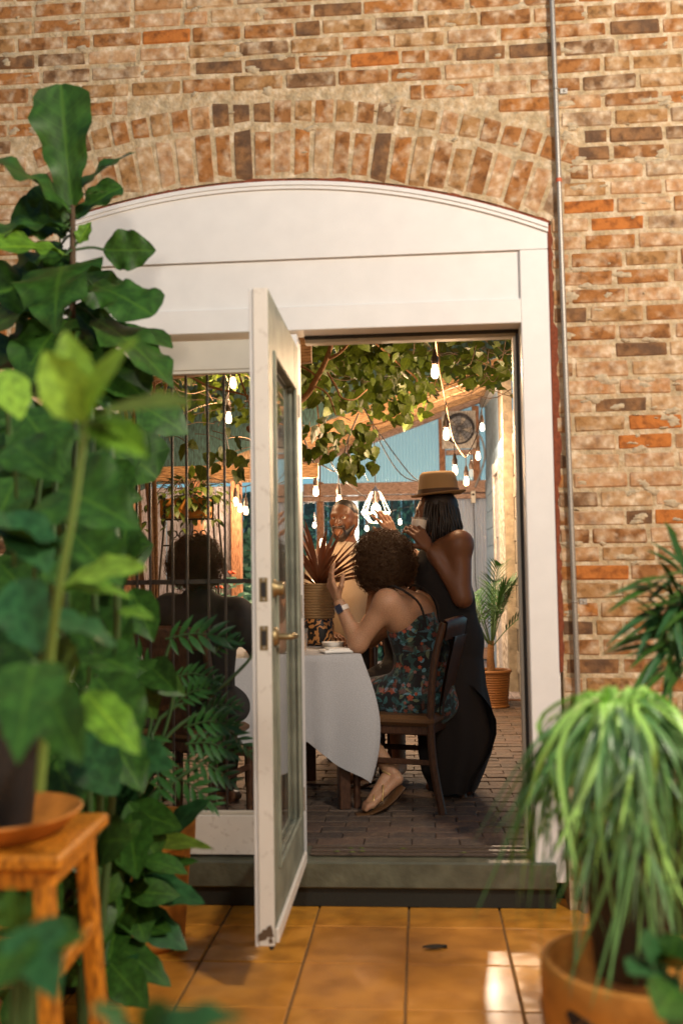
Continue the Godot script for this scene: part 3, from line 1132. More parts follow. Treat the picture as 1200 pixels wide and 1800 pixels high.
func make_side_wall() -> void:
	var w := thing("block_wall", "low tan block wall beside the patio doorway, open to the sky above", "wall")
	var y := 0.15
	var row := 0
	var shapes := []
	for n in 4:
		var s := MB.new()
		s.box(Vector3.ZERO, V(0.16, 0.195, 0.39), 0.006, Basis.IDENTITY, 0.002, rng)
		shapes.push_back(s.build())
	while y < 2.6:
		for k in 4:
			var z := -3.85 - k * 0.4 - (0.2 if row % 2 else 0.0)
			if z < -5.4:
				continue
			var o := obj("block", shapes[rng.randi() % 4], M.block, w)
			o.position = V(0.94, y + 0.1, z)
		y += 0.2
		row += 1
	var b := MB.new()
	b.box(V(0.945, 1.4, -4.5), V(0.15, 2.5, 1.85), 0.002)
	obj("mortar", b, M.sand, w)
	b = MB.new()
	b.box(V(0.835, 1.85, -5.5), V(0.09, 3.4, 0.10), 0.004)
	tag(obj("wooden_post", b, M.block), "tall tan timber post at the end of the low block wall", "post")
	w = thing("blue_wall", "pale blue block wall behind the palm, topped by plywood", "wall")
	y = 0.17
	row = 0
	var shape := MB.new()
	shape.box(Vector3.ZERO, V(0.16, 0.195, 0.392), 0.005)
	var shared := shape.build()
	while y < 2.5:
		for k in 8:
			var z := -5.75 - k * 0.4 - (0.2 if row % 2 else 0.0)
			if z - 0.2 < FAR:
				continue
			var o := obj("block", shared, M.block_blue, w)
			o.position = V(0.88, y + 0.1, z)
		y += 0.2
		row += 1
	b = MB.new()
	b.box(V(0.89, 1.35, -7.0), V(0.15, 2.4, 2.9), 0.002)
	obj("mortar", b, M.block_blue, w)
	b = MB.new()
	b.box(V(0.85, 2.86, -5.95), V(0.06, 0.72, 0.8), 0.002)
	obj("plywood_sheet", b, M.ply, w)
	b = MB.new()
	b.box(V(0.855, 2.92, -7.42), V(0.06, 0.84, 2.12), 0.002)
	obj("bluish_sheet", b, M.block_blue, w)
	b = MB.new()
	b.prism(PackedVector2Array([V2(5.15, 3.05), V2(8.5, 3.31), V2(8.5, 3.39), V2(5.15, 3.13)]), -0.035, 0.035, Transform3D(Basis(V(0, 0, -1), V(0, 1, 0), V(1, 0, 0)), V(0.80, 0, 0)))
	obj("top_plate", b, M.wood_pale, w)
	# a pale timber door in that wall
	var d := thing("timber_door", "pale unpainted timber door with frame set in the pale blue wall", "door")
	b = MB.new()
	b.box(V(0.785, 1.2, -6.0), V(0.04, 2.06, 0.62), 0.004)
	obj("door_leaf", b, M.wood_pale, d)
	for s in [[-5.65, 2.2], [-6.35, 2.2]]:
		b = MB.new()
		b.box(V(0.775, 1.27, s[0]), V(0.06, s[1], 0.09), 0.004)
		obj("frame_post", b, M.wood_pale, d)
	b = MB.new()
	b.box(V(0.775, 2.30, -6.0), V(0.058, 0.12, 0.61), 0.004)
	obj("frame_head", b, M.wood_pale, d)
	for k in 3:
		b = MB.new()
		b.box(V(0.760, 0.6 + k * 0.62, -6.0), V(0.016, 0.46, 0.4), 0.006)
		obj("panel", b, M.wood_pale, d)
	for k in 3:
		b = MB.new()
		b.box(V(0.755, 0.7 + k * 0.75, -5.72), V(0.012, 0.09, 0.03), 0.002)
		obj("hinge", b, M.steel, d)
	# socket with its cable on the blue wall
	var s := thing("socket_box", "small grey electrical socket on the pale blue wall above the palm", "socket")
	b = MB.new()
	b.box(V(0.785, 1.33, -7.2), V(0.03, 0.12, 0.07), 0.004)
	obj("box", b, M.wire_white, s)
	b = MB.new()
	b.tube(curve([V(0.78, 1.27, -7.2), V(0.777, 1.0, -7.21), V(0.777, 0.4, -7.2)], 8), 0.012, 8)
	obj("pipe", b, M.wire_white, s)


func roof_y(x: float, z: float) -> float:
	return 3.14 + (-z - 5.2) * 0.077 - (0.84 - x) * 0.345


func make_end_wall() -> void:
	# rafters of the lean-to at the back, sloping down away from the blue wall
	var n := 0
	for z in [-5.15, -5.95, -6.75, -7.55]:
		var b := MB.new()
		var pts := PackedVector2Array([V2(-1.9, roof_y(-1.9, z)), V2(0.84, roof_y(0.84, z)), V2(0.84, roof_y(0.84, z) + 0.16), V2(-1.9, roof_y(-1.9, z) + 0.16)])
		b.prism(pts, z - 0.03, z + 0.03)
		var which: String = ["first beside the vines", "second from the vines", "third from the vines", "next to the pink end beam"][n]
		tag(obj("rafter", b, M.wood_roof), "warm lit timber rafter of the lean-to roof, " + which, "rafter", "rafters of the lean-to roof")
		n += 1
	var r := MB.new()
	var rows := []
	for z in [-5.0, -8.7]:
		rows.push_back(PackedVector3Array([V(-2.0, roof_y(-2.0, z) + 0.17, z), V(0.95, roof_y(0.95, z) + 0.17, z)]))
	r.grid(rows)
	rows = []
	for z in [-5.0, -8.7]:
		rows.push_back(PackedVector3Array([V(-2.0, roof_y(-2.0, z) + 0.185, z), V(0.95, roof_y(0.95, z) + 0.185, z)]))
	r.grid(rows)
	tag(obj("lean_to_roof", r, M.roof_sheet), "brown boarded lean-to roof resting on the timber rafters", "roof")
	# the frame of the end wall and its translucent corrugated sheets
	var w := thing("end_wall", "timber framed end wall with bluish translucent corrugated panels", "wall")
	var b := MB.new()
	b.prism(PackedVector2Array([V2(-1.9, 2.43), V2(0.80, 3.375), V2(0.80, 3.53), V2(-1.9, 2.585)]), FAR - 0.02, FAR + 0.07)
	obj("end_beam", b, M.wood_pink, w)
	for s in [[-1.24, 1.30, 2.25, 0.09], [0.29, 2.78, 0.80, 0.075], [0.71, 2.86, 0.94, 0.085]]:
		b = MB.new()
		b.box(V(s[0], s[1], FAR), V(s[3], s[2] - 0.004, 0.075), 0.004)
		obj("post", b, M.wood_post, w)
	for s in [[-0.30, 2.325, 2.28, 0.15, 0.03], [-0.30, 2.205, 2.28, 0.06, 0.05], [0.52, 2.755, 0.37, 0.06, 0.0], [0.59, 0.28, 0.5, 0.14, 0.01]]:
		b = MB.new()
		b.box(V(s[0], s[1], FAR + s[4]), V(s[2], s[3], 0.08), 0.004)
		obj("rail", b, M.wood_pink, w)
	for s in [[-1.24, 0.84, 2.38, -1.0, "upper"], [0.36, 0.84, 0.30, 2.19, "lower"]]:
		b = MB.new()
		rows = [PackedVector3Array(), PackedVector3Array(), PackedVector3Array()]
		var k := int((s[1] - s[0]) / 0.008)
		for i in k + 1:
			var x: float = lerpf(s[0], s[1], float(i) / k)
			var dz := 0.012 * sin(TAU * x / 0.04)
			var hi: float = 2.48 + (x + 1.9) * 0.35 if s[3] < 0 else s[3]
			rows[0].push_back(V(x, s[2], FAR - 0.05 + dz))
			rows[1].push_back(V(x, (s[2] + hi) * 0.5, FAR - 0.05 + dz))
			rows[2].push_back(V(x, hi, FAR - 0.05 + dz))
		b.grid(rows)
		obj("corrugated_sheet", b, M.poly if s[3] < 0 else M.poly_dense, w)
	# outlet box on the beam, cable hanging from it
	var o := thing("outlet_box", "small metal outlet box on the beam with a black cable hanging down", "outlet")
	b = MB.new()
	b.box(V(0.655, 2.19, FAR + 0.10), V(0.06, 0.15, 0.05), 0.004)
	obj("box", b, M.steel, o)
	b = MB.new()
	b.ball(V(0.655, 2.22, FAR + 0.13), V(0.016, 0.016, 0.006), 10, 6)
	obj("dial", b, M.black, o)
	b = MB.new()
	b.tube(curve([V(0.655, 2.12, FAR + 0.1), V(0.662, 1.7, FAR + 0.1), V(0.658, 1.2, FAR + 0.1), V(0.69, 0.9, FAR + 0.1), V(0.70, 0.4, FAR + 0.12)], 16), 0.006, 6)
	obj("cable", b, M.cable, o)
	# a strip light under the pink beam is left out; loose cables cross the opening
	var n2 := 0
	for pts in [[V(-0.40, 2.50, -3.2), V(-0.296, 2.316, -3.2), V(-0.065, 2.0, -3.3), V(0.06, 1.93, -3.4)], [V(-0.38, 2.47, -3.2), V(-0.25, 2.18, -3.25), V(-0.12, 1.99, -3.3), V(0.04, 1.94, -3.4)], [V(-0.72, 2.3, -3.0), V(-0.64, 2.12, -3.0), V(-0.56, 1.98, -3.3), V(-0.40, 1.86, -3.8), V(-0.36, 1.84, -4.4)]]:
		b = MB.new()
		b.tube(curve(pts, 14), 0.0045, 6)
		tag(obj("hanging_cable", b, M.cable), ["thin black cable slanting down from the vine to the straw hat", "lower of two black cables slanting towards the straw hat", "black cable sagging behind the vine towards the cage lamp"][n2], "cable", "loose cables under the roof")
		n2 += 1


func make_fan() -> void:
	var f := thing("wall_fan", "round grey caged fan mounted on a pale square board high on the end wall", "fan", V(0.5, 3.03, FAR + 0.06))
	var b := MB.new()
	b.box(V(0, 0, 0), V(0.42, 0.47, 0.02), 0.003)
	obj("mount_board", b, M.wood_pale, f)
	b = MB.new()
	b.lathe([V2(0.16, 0.01), V2(0.185, 0.012), V2(0.19, 0.10), V2(0.18, 0.105), V2(0.172, 0.02)], Vector3.ZERO, 32, Basis(Vector3.RIGHT, PI / 2))
	obj("housing", b, mat(0.12, 0.12, 0.14, 0.4), f)
	b = MB.new()
	for k in 14:
		var a := TAU * k / 14
		b.tube(curve([V(cos(a) * 0.03, sin(a) * 0.03, 0.135), V(cos(a) * 0.12, sin(a) * 0.12, 0.135), V(cos(a) * 0.185, sin(a) * 0.185, 0.105)], 5), 0.0022, 4, false)
	for r in [0.06, 0.10, 0.14]:
		var ring := []
		for k in 25:
			ring.push_back(V(cos(TAU * k / 24) * r, sin(TAU * k / 24) * r, 0.136 - r * 0.02))
		b.tube(ring, 0.002, 4, false)
	obj("guard", b, M.iron, f)
	for k in 5:
		b = MB.new()
		var rows := []
		var bs := Basis(Vector3.BACK, TAU * k / 5 + 0.4)
		for i in 6:
			var t := i / 5.0
			var w := 0.03 + 0.055 * t
			rows.push_back(PackedVector3Array([bs * V(-w * 0.4, 0.03 + t * 0.125, 0.05), bs * V(w * 0.3, 0.035 + t * 0.125, 0.065), bs * V(w, 0.03 + t * 0.11, 0.085)]))
		b.grid(rows)
		obj("blade", b, mat(0.30, 0.31, 0.35, 0.4), f)
	b = MB.new()
	b.lathe([V2(0.001, 0.14), V2(0.03, 0.135), V2(0.036, 0.11), V2(0.036, 0.05), V2(0.001, 0.04)], Vector3.ZERO, 18, Basis(Vector3.RIGHT, PI / 2))
	obj("motor_hub", b, mat(0.16, 0.16, 0.18, 0.4), f)
	b = MB.new()
	b.tube(curve([V(0.14, -0.02, 0.05), V(0.26, -0.10, 0.06), V(0.31, -0.32, 0.05), V(0.26, -0.52, 0.05), V(0.18, -0.72, 0.05)], 18), 0.012, 8)
	obj("grey_cable", b, mat(0.3, 0.3, 0.32, 0.5), f)


var n_bulbs := 0


func string_bulb(at: Vector3, label: String, energy := 0.14, lit := true, drop := 0.09, cool := false) -> void:
	# at: the middle of the glass
	var t := thing("string_bulb", label, "light bulb", at, 0.0, "bulbs on the string lights")
	var b := MB.new()
	b.lathe([V2(0.001, -0.038), V2(0.012, -0.036), V2(0.019, -0.026), V2(0.022, -0.008), V2(0.019, 0.014), V2(0.013, 0.032), V2(0.010, 0.042)], Vector3.ZERO, 14)
	obj("bulb_glass", b, (M.bulb_cool if cool else M.bulb) if lit else M.tumbler, t)
	b = MB.new()
	b.lathe([V2(0.014, 0.036), V2(0.019, 0.042), V2(0.020, 0.075), V2(0.014, 0.088), V2(0.010, 0.115), V2(0.004, 0.125)], Vector3.ZERO, 12)
	obj("socket", b, M.socket, t)
	b = MB.new()
	b.tube([V(0, 0.12, 0), V(0, 0.12 + drop, 0)], 0.004, 6)
	obj("lead", b, M.socket, t)
	if lit:
		var l := OmniLight3D.new()
		l.name = "bulb_light"
		l.light_color = Color(1.0, 0.90, 0.78) if cool else Color(1.0, 0.82, 0.63)
		l.light_energy = energy
		l.light_size = 0.02
		l.omni_range = 30.0
		l.omni_attenuation = 2.0
		l.shadow_enabled = true
		t.add_child(l, true)


func make_strings() -> void:
	var k := 0.85
	string_bulb(V(0.096, 2.365, -1.4), "lit bulb of the string lights hanging highest, below the vine", k)
	string_bulb(V(0.172, 2.135, -2.2), "lit string bulb hanging between the vine and the fan board", k)
	string_bulb(V(0.262, 2.03, -3.4), "lit string bulb on a long lead just above the straw hat", k)
	string_bulb(V(0.371, 2.0, -4.0), "lit string bulb lowest on the string, beside the straw hat", k)
	string_bulb(V(0.443, 2.12, -4.6), "unlit clear string bulb between two lit ones", k, false)
	string_bulb(V(0.52, 2.30, -4.9), "lit string bulb on the rising end of the string below the fan", k)
	string_bulb(V(0.62, 2.68, -5.8), "lit string bulb close to the blue wall beside the fan", 1.5, true, 0.05, true)
	string_bulb(V(-0.773, 1.905, -3.5), "lit string bulb hanging in front of the timber post", k)
	string_bulb(V(-0.60, 1.835, -3.5), "lit string bulb just above the head of the man", k)
	string_bulb(V(-0.53, 2.10, -3.6), "lit string bulb half hidden behind the vine leaves", k)
	string_bulb(V(-1.204, 2.55, -2.5), "lit string bulb seen high through the closed glazed door", k)
	string_bulb(V(-1.237, 2.32, -2.5), "lower lit string bulb seen through the closed glazed door", k)
	string_bulb(V(-1.585, 1.92, -4.6), "topmost of three lit bulbs clustered behind the closed glazed door", 0.22)
	string_bulb(V(-1.55, 1.865, -4.62), "middle of three lit bulbs clustered behind the closed glazed door", 0.22)
	string_bulb(V(-1.495, 1.84, -4.6), "lowest of three lit bulbs clustered behind the closed glazed door", 0.22)
	string_bulb(V(-0.72, 1.88, -9.6), "small lit bulb in the garden behind the cage lamp", 0.7, true, 0.05, true)
	string_bulb(V(-0.27, 1.96, -9.6), "small lit bulb in the garden between the cage lamp and the straw hat", 0.7, true, 0.05, true)
	string_bulb(V(-1.36, 2.04, -9.4), "upper small lit bulb in the garden beside the timber post", 0.7, true, 0.05, true)
	string_bulb(V(-1.41, 1.93, -9.4), "lower small lit bulb in the garden beside the timber post", 0.7, true, 0.05, true)
	var runs := [
		[M.cable_tan, [V(0.05, 2.66, -0.7), V(0.08, 2.62, -1.1), V(0.1, 2.56, -1.4), V(0.125, 2.47, -1.8), V(0.172, 2.33, -2.2), V(0.225, 2.24, -2.9), V(0.262, 2.24, -3.4), V(0.33, 2.20, -3.8), V(0.371, 2.19, -4.0)], "tan cable of the string lights running back from the vine"],
		[M.cable, [V(0.371, 2.19, -4.0), V(0.443, 2.33, -4.6), V(0.52, 2.50, -4.9), V(0.60, 2.80, -5.6), V(0.62, 2.86, -5.8), V(0.72, 3.10, -6.6)], "dark cable end of the string lights rising to the blue wall"],
		[M.cable, [V(-0.90, 2.5, -3.3), V(-0.80, 2.15, -3.5), V(-0.72, 2.10, -3.5), V(-0.60, 2.06, -3.5), V(-0.53, 2.31, -3.6), V(-0.45, 2.5, -3.6)], "dark cable looping between bulbs in front of the timber post"],
		[M.cable, [V(-1.15, 2.95, -2.4), V(-1.204, 2.76, -2.5), V(-1.237, 2.52, -2.5), V(-1.4, 2.38, -3.2), V(-1.585, 2.12, -4.6), V(-1.55, 2.075, -4.62), V(-1.495, 2.05, -4.6), V(-1.3, 2.2, -5.2)], "dark cable of bulbs seen through the closed glazed door"],
		[M.cable, [V(-1.6, 2.2, -9.3), V(-1.36, 2.22, -9.4), V(-0.72, 2.06, -9.6), V(-0.27, 2.14, -9.6), V(0.4, 2.3, -9.6)], "thin cable of bulbs strung across the garden"]]
	for r in runs:
		var b := MB.new()
		b.tube(curve(r[1], 28), 0.0055, 6)
		tag(obj("string_cable", b, r[0]), r[2], "cable", "cables of the string lights")
	# tall frosted lamp behind the plant on the table
	var t := thing("tube_lamp", "slim glowing frosted tube lamp behind the brown plant on the table", "lamp", V(-0.575, 1.40, -1.95))
	var b := MB.new()
	b.lathe([V2(0.001, -0.10), V2(0.018, -0.098), V2(0.02, -0.08), V2(0.02, 0.08), V2(0.012, 0.098), V2(0.001, 0.1)], Vector3.ZERO, 14)
	obj("lamp_tube", b, M.bulb, t)
	b = MB.new()
	b.lathe([V2(0.001, -0.12), V2(0.022, -0.12), V2(0.024, -0.09), V2(0.019, -0.088)], Vector3.ZERO, 14)
	b.tube([V(0, -0.12, 0), V(0, -0.46, 0)], 0.008, 8)
	b.lathe([V2(0.001, -0.50), V2(0.06, -0.50), V2(0.055, -0.485), V2(0.008, -0.47)], Vector3.ZERO, 18)
	obj("stand", b, M.socket, t)
	var l := OmniLight3D.new()
	l.name = "tube_light"
	l.light_color = Color(1.0, 0.74, 0.50)
	l.light_energy = 0.13
	l.light_size = 0.02
	l.omni_range = 30.0
	l.omni_attenuation = 2.0
	l.shadow_enabled = true
	t.add_child(l, true)


func make_pendant() -> void:
	var t := thing("cage_lamp", "lit diamond shaped wire cage pendant lamp hanging over the far end of the patio", "pendant lamp", V(-0.37, 1.71, -4.5))
	var b := MB.new()
	b.tube(curve([V(0, 0.30, 0), V(0.0, 0.6, 0.0), V(-0.01, 0.95, 0.2)], 8), 0.0045, 6)
	obj("cord", b, M.cable, t)
	b = MB.new()
	b.lathe([V2(0.006, 0.31), V2(0.012, 0.295), V2(0.042, 0.265), V2(0.04, 0.262)], Vector3.ZERO, 16)
	obj("cap", b, mat(0.05, 0.06, 0.10, 0.4), t)
	b = MB.new()
	b.lathe([V2(0.015, 0.265), V2(0.017, 0.21), V2(0.021, 0.205), V2(0.021, 0.165), V2(0.012, 0.16)], Vector3.ZERO, 12)
	obj("socket", b, M.socket, t)
	b = MB.new()
	b.ball(V(0, 0.115, 0), V(0.04, 0.046, 0.04), 16, 10)
	obj("bulb_glass", b, M.bulb_cool, t)
	var n := 8
	for k in n:
		var a := TAU * k / n
		var c := TAU * (k + 1) / n
		var q := MB.new()
		q.tube([V(cos(a) * 0.038, 0.265, sin(a) * 0.038), V(cos(a) * 0.122, 0.085, sin(a) * 0.122)], 0.0028, 5)
		q.tube([V(cos(a) * 0.122, 0.085, sin(a) * 0.122), V(cos(c) * 0.122, 0.085, sin(c) * 0.122)], 0.0028, 5)
		q.tube([V(cos(a) * 0.122, 0.085, sin(a) * 0.122), V(cos(a) * 0.05, 0.0, sin(a) * 0.05)], 0.0028, 5)
		q.tube([V(cos(a) * 0.05, 0.0, sin(a) * 0.05), V(cos(c) * 0.05, 0.0, sin(c) * 0.05)], 0.0028, 5)
		obj("cage_wire", q, M.wire_white, t)  # white stands for the bulb glare on the wires
	var l := OmniLight3D.new()
	l.name = "pendant_light"
	l.light_color = Color(1.0, 0.86, 0.70)
	l.light_energy = 3.0
	l.light_size = 0.03
	l.omni_range = 30.0
	l.omni_attenuation = 2.0
	l.shadow_enabled = true
	l.position = V(0, 0.115, 0)
	t.add_child(l, true)


func scatter(shape: MB, at: Callable, count: int) -> MultiMesh:
	var mm := MultiMesh.new()
	mm.transform_format = MultiMesh.TRANSFORM_3D
	mm.mesh = shape.build()
	mm.instance_count = count
	for i in count:
		mm.set_instance_transform(i, at.call(i))
	return mm


func stuff(called: String, mm: MultiMesh, m: Material, parent: Node) -> void:
	var o := MultiMeshInstance3D.new()
	o.multimesh = mm
	o.material_override = m
	o.name = called
	parent.add_child(o, true)
	kind(o, "stuff")


func make_garden() -> void:
	# shrubs seen through the opening under the beam, dusk behind them
	var leaf := leaf_shape({"len": 0.11, "wid": 0.06, "n": 4, "droop": 0.6})
	var spots := [[V(-1.9, 1.1, -10.9), V(0.9, 1.45, 0.6), "dense teal green shrub in the garden beyond the timber post"], [V(-0.5, 1.1, -11.2), V(0.95, 1.5, 0.6), "dense teal green shrub in the garden beyond the cage lamp"], [V(0.75, 1.1, -10.9), V(0.85, 1.5, 0.6), "dense teal green shrub in the garden beyond the straw hat"], [V(-2.1, 1.0, -7.0), V(0.6, 1.25, 0.5), "dusky garden shrub seen through the closed glazed door"]]
	for s in spots:
		var t := thing("garden_shrub", s[2], "shrub", V(s[0].x, 0, s[0].z), 0.0, "shrubs of the garden")
		var b := MB.new()
		for k in 6:
			var a := TAU * k / 6
			b.tube(curve([V(0, -0.03, 0), V(cos(a) * 0.15, s[0].y * 0.6, sin(a) * 0.15), V(cos(a) * s[1].x * 0.6, s[0].y * 1.4, sin(a) * s[1].z * 0.6)], 6), taper(0.03, 0.008, 7), 6)
		obj("stem", b, M.twig, t)
		var place := func(_i: int) -> Transform3D:
			var d := V(rng.randfn(), rng.randfn(), rng.randfn()).normalized()
			var r := pow(rng.randf(), 0.45)
			var p: Vector3 = V(0, s[0].y, 0) + d * r * s[1] * (0.85 + 0.3 * sin(d.x * 7 + d.y * 5))
			return Transform3D(facing(V(rng.randf_range(-1, 1), rng.randf_range(-1, 0.3), rng.randf_range(-0.3, 1)), d + V(0, 0.6, 0.3)) * Basis.from_scale(Vector3.ONE * rng.randf_range(0.6, 1.3)), p)
		stuff("foliage", scatter(leaf, place, 2600), M.garden, t)
	var gf := thing("added_garden_screen", "dark teal boards added behind the shrubs to block the low sky", "fence", V(0, 0, -12.4))  # added behind the foliage to block the bright horizon
	for k in 40:
		var q := MB.new()
		q.box(V(-4.0 + k * 0.2, 1.3, 0), V(0.192, 2.66, 0.02), 0.004)
		obj("board", q, M.sky_screen, gf)
	var t := thing("garden_trellis", "thin dark wire trellis standing in the garden opening", "trellis")
	for x in [-0.95, -0.66, -0.36, -0.06, 0.24]:
		var b := MB.new()
		b.box(V(x, 1.25, -9.2), V(0.014, 2.3, 0.014), 0.002)
		obj("upright", b, M.iron, t)
	for y in [0.7, 1.1, 1.5, 1.9]:
		var b := MB.new()
		b.box(V(-0.4, y, -9.21), V(1.9, 0.008, 0.008), 0.001)
		obj("wire", b, M.iron, t)
	var b := MB.new()
	b.box(V(-0.93, 1.2, -9.9), V(0.16, 2.46, 0.12), 0.006)
	tag(obj("pale_post", b, M.block_blue), "pale bluish square post standing in the garden behind the man", "post")


func make_left_patio() -> void:
	# what is seen through the closed leaf
	var f := thing("board_fence", "pale upright board fence, tinted lilac for cool dusk light, behind the hanging basket", "fence", V(-2.0, 0.15, -5.0))
	for k in 9:
		var b := MB.new()
		b.box(V(-0.98 + k * 0.152, 0.97, 0), V(0.146, 1.94, 0.02), 0.003)
		obj("board", b, M.fence, f)
	for x in [-0.62, 0.02, 0.36]:
		var b := MB.new()
		b.box(V(x, 0.99, 0.06), V(0.09, 1.98, 0.09), 0.004)
		obj("post", b, M.wood_post, f)
	var b := MB.new()
	b.box(V(-1.9, 2.06, -3.5), V(2.3, 0.11, 0.05), 0.004)
	tag(obj("timber_beam", b, M.wood_roof), "brown timber beam crossing behind the closed glazed door", "beam")
	b = MB.new()
	b.prism(PackedVector2Array([V2(-2.4, 2.14), V2(-0.5, 2.30), V2(-0.5, 2.42), V2(-2.4, 2.26)]), -0.78, -0.74)
	tag(obj("pergola_board", b, M.wood_roof), "warm lit pergola board just behind the closed glazed door", "beam")
	# iron basket stand with planter
	var t := thing("iron_plant_stand", "scrolled black iron stand holding a terracotta planter of trailing greenery", "plant stand", V(-1.60, 1.70, -3.0))
	b = MB.new()
	b.box(V(-0.04, 0.06, 0), V(0.34, 0.14, 0.18), 0.012)
	obj("planter", b, M.terracotta, t)
	for s in [-1, 1]:
		b = MB.new()
		b.tube([V(s * 0.17, 0.14, 0.1), V(s * 0.17, -0.02, 0.1), V(s * 0.21, -0.5, 0.12), V(s * 0.22, -1.55, 0.14)], 0.008, 6)
		b.tube([V(s * 0.17, 0.14, -0.1), V(s * 0.17, -0.02, -0.1), V(s * 0.21, -0.5, -0.12), V(s * 0.22, -1.55, -0.14)], 0.008, 6)
		obj("leg", b, M.iron, t)
		for q in [0.05, 0.11]:
			b = MB.new()
			var pts := []
			for k in 30:
				var a := k / 29.0 * TAU * 1.6
				var r := 0.045 * (1.0 - k / 34.0)
				pts.push_back(V(s * (q + cos(a) * r * 0.8), -0.10 - sin(a) * r - k * 0.002, 0.1))
			b.tube(pts, 0.005, 5)
			obj("scroll", b, M.iron, t)
	b = MB.new()
	b.box(V(0, -0.02, 0.1), V(0.36, 0.012, 0.012), 0.002)
	b.box(V(0, -0.20, 0.1), V(0.38, 0.012, 0.012), 0.002)
	obj("rail", b, M.iron, t)
	t = thing("trailing_plant", "bushy trailing plant in the terracotta planter on the iron stand", "plant", V(-1.62, 1.83, -3.0))
	var leaf := leaf_shape({"len": 0.075, "wid": 0.04, "n": 4, "droop": 0.7})
	var place := func(_i: int) -> Transform3D:
		var d := V(rng.randfn() * 1.1, rng.randfn() * 0.7 + 0.2, rng.randfn()).normalized()
		var p := d * V(0.27, 0.17, 0.18) * pow(rng.randf(), 0.5)
		if rng.randf() < 0.3:
			p = V(rng.randf_range(-0.3, 0.22), rng.randf_range(-0.22, 0.1), rng.randf_range(0.02, 0.16))
		return Transform3D(facing(d + V(0, -0.5, 0.4), d + V(0, 1, 0.3)) * Basis.from_scale(Vector3.ONE * rng.randf_range(0.7, 1.4)), p)
	stuff("foliage", scatter(leaf, place, 260), M.vine, t)
	b = MB.new()
	for k in 7:
		var a := TAU * k / 7
		b.tube(curve([V(0, -0.05, 0), V(cos(a) * 0.12, 0.14, sin(a) * 0.1), V(cos(a) * 0.3, 0.1 - 0.05 * k, sin(a) * 0.16 + 0.05)], 6), 0.004, 5)
	obj("stem", b, M.twig, t)
	# red flowers low by the fence
	t = thing("flowering_plant", "small plant with red flowers low beside the board fence", "plant", V(-1.66, 0.15, -4.2))
	b = MB.new()
	for k in 9:
		b.tube(curve([V(0, 0, 0), V(rng.randf_range(-0.1, 0.1), 0.6, rng.randf_range(-0.1, 0.1)), V(rng.randf_range(-0.25, 0.25), rng.randf_range(0.9, 1.15), rng.randf_range(-0.2, 0.2))], 6), 0.005, 5)
	obj("stem", b, M.stem_dark, t)
	place = func(_i: int) -> Transform3D:
		return Transform3D(facing(V(rng.randfn(), rng.randf_range(-0.4, 0.8), rng.randfn()), V(0, 1, 0.6)) * Basis.from_scale(Vector3.ONE * rng.randf_range(1.0, 2.0)), V(rng.randfn() * 0.18, rng.randf_range(0.3, 1.1), rng.randfn() * 0.15))
	stuff("foliage", scatter(leaf, place, 200), M.garden, t)
	for k in 5:
		b = MB.new()
		for j in 6:
			var a := TAU * j / 6
			b.ball(V(cos(a) * 0.02, 0.01 * (j % 2), sin(a) * 0.02), V(0.016, 0.009, 0.016), 8, 5)
		var o := obj("flower", b, M.petal, t)
		o.position = V(rng.randf_range(-0.12, 0.14), rng.randf_range(1.0, 1.16), rng.randf_range(0.0, 0.2))


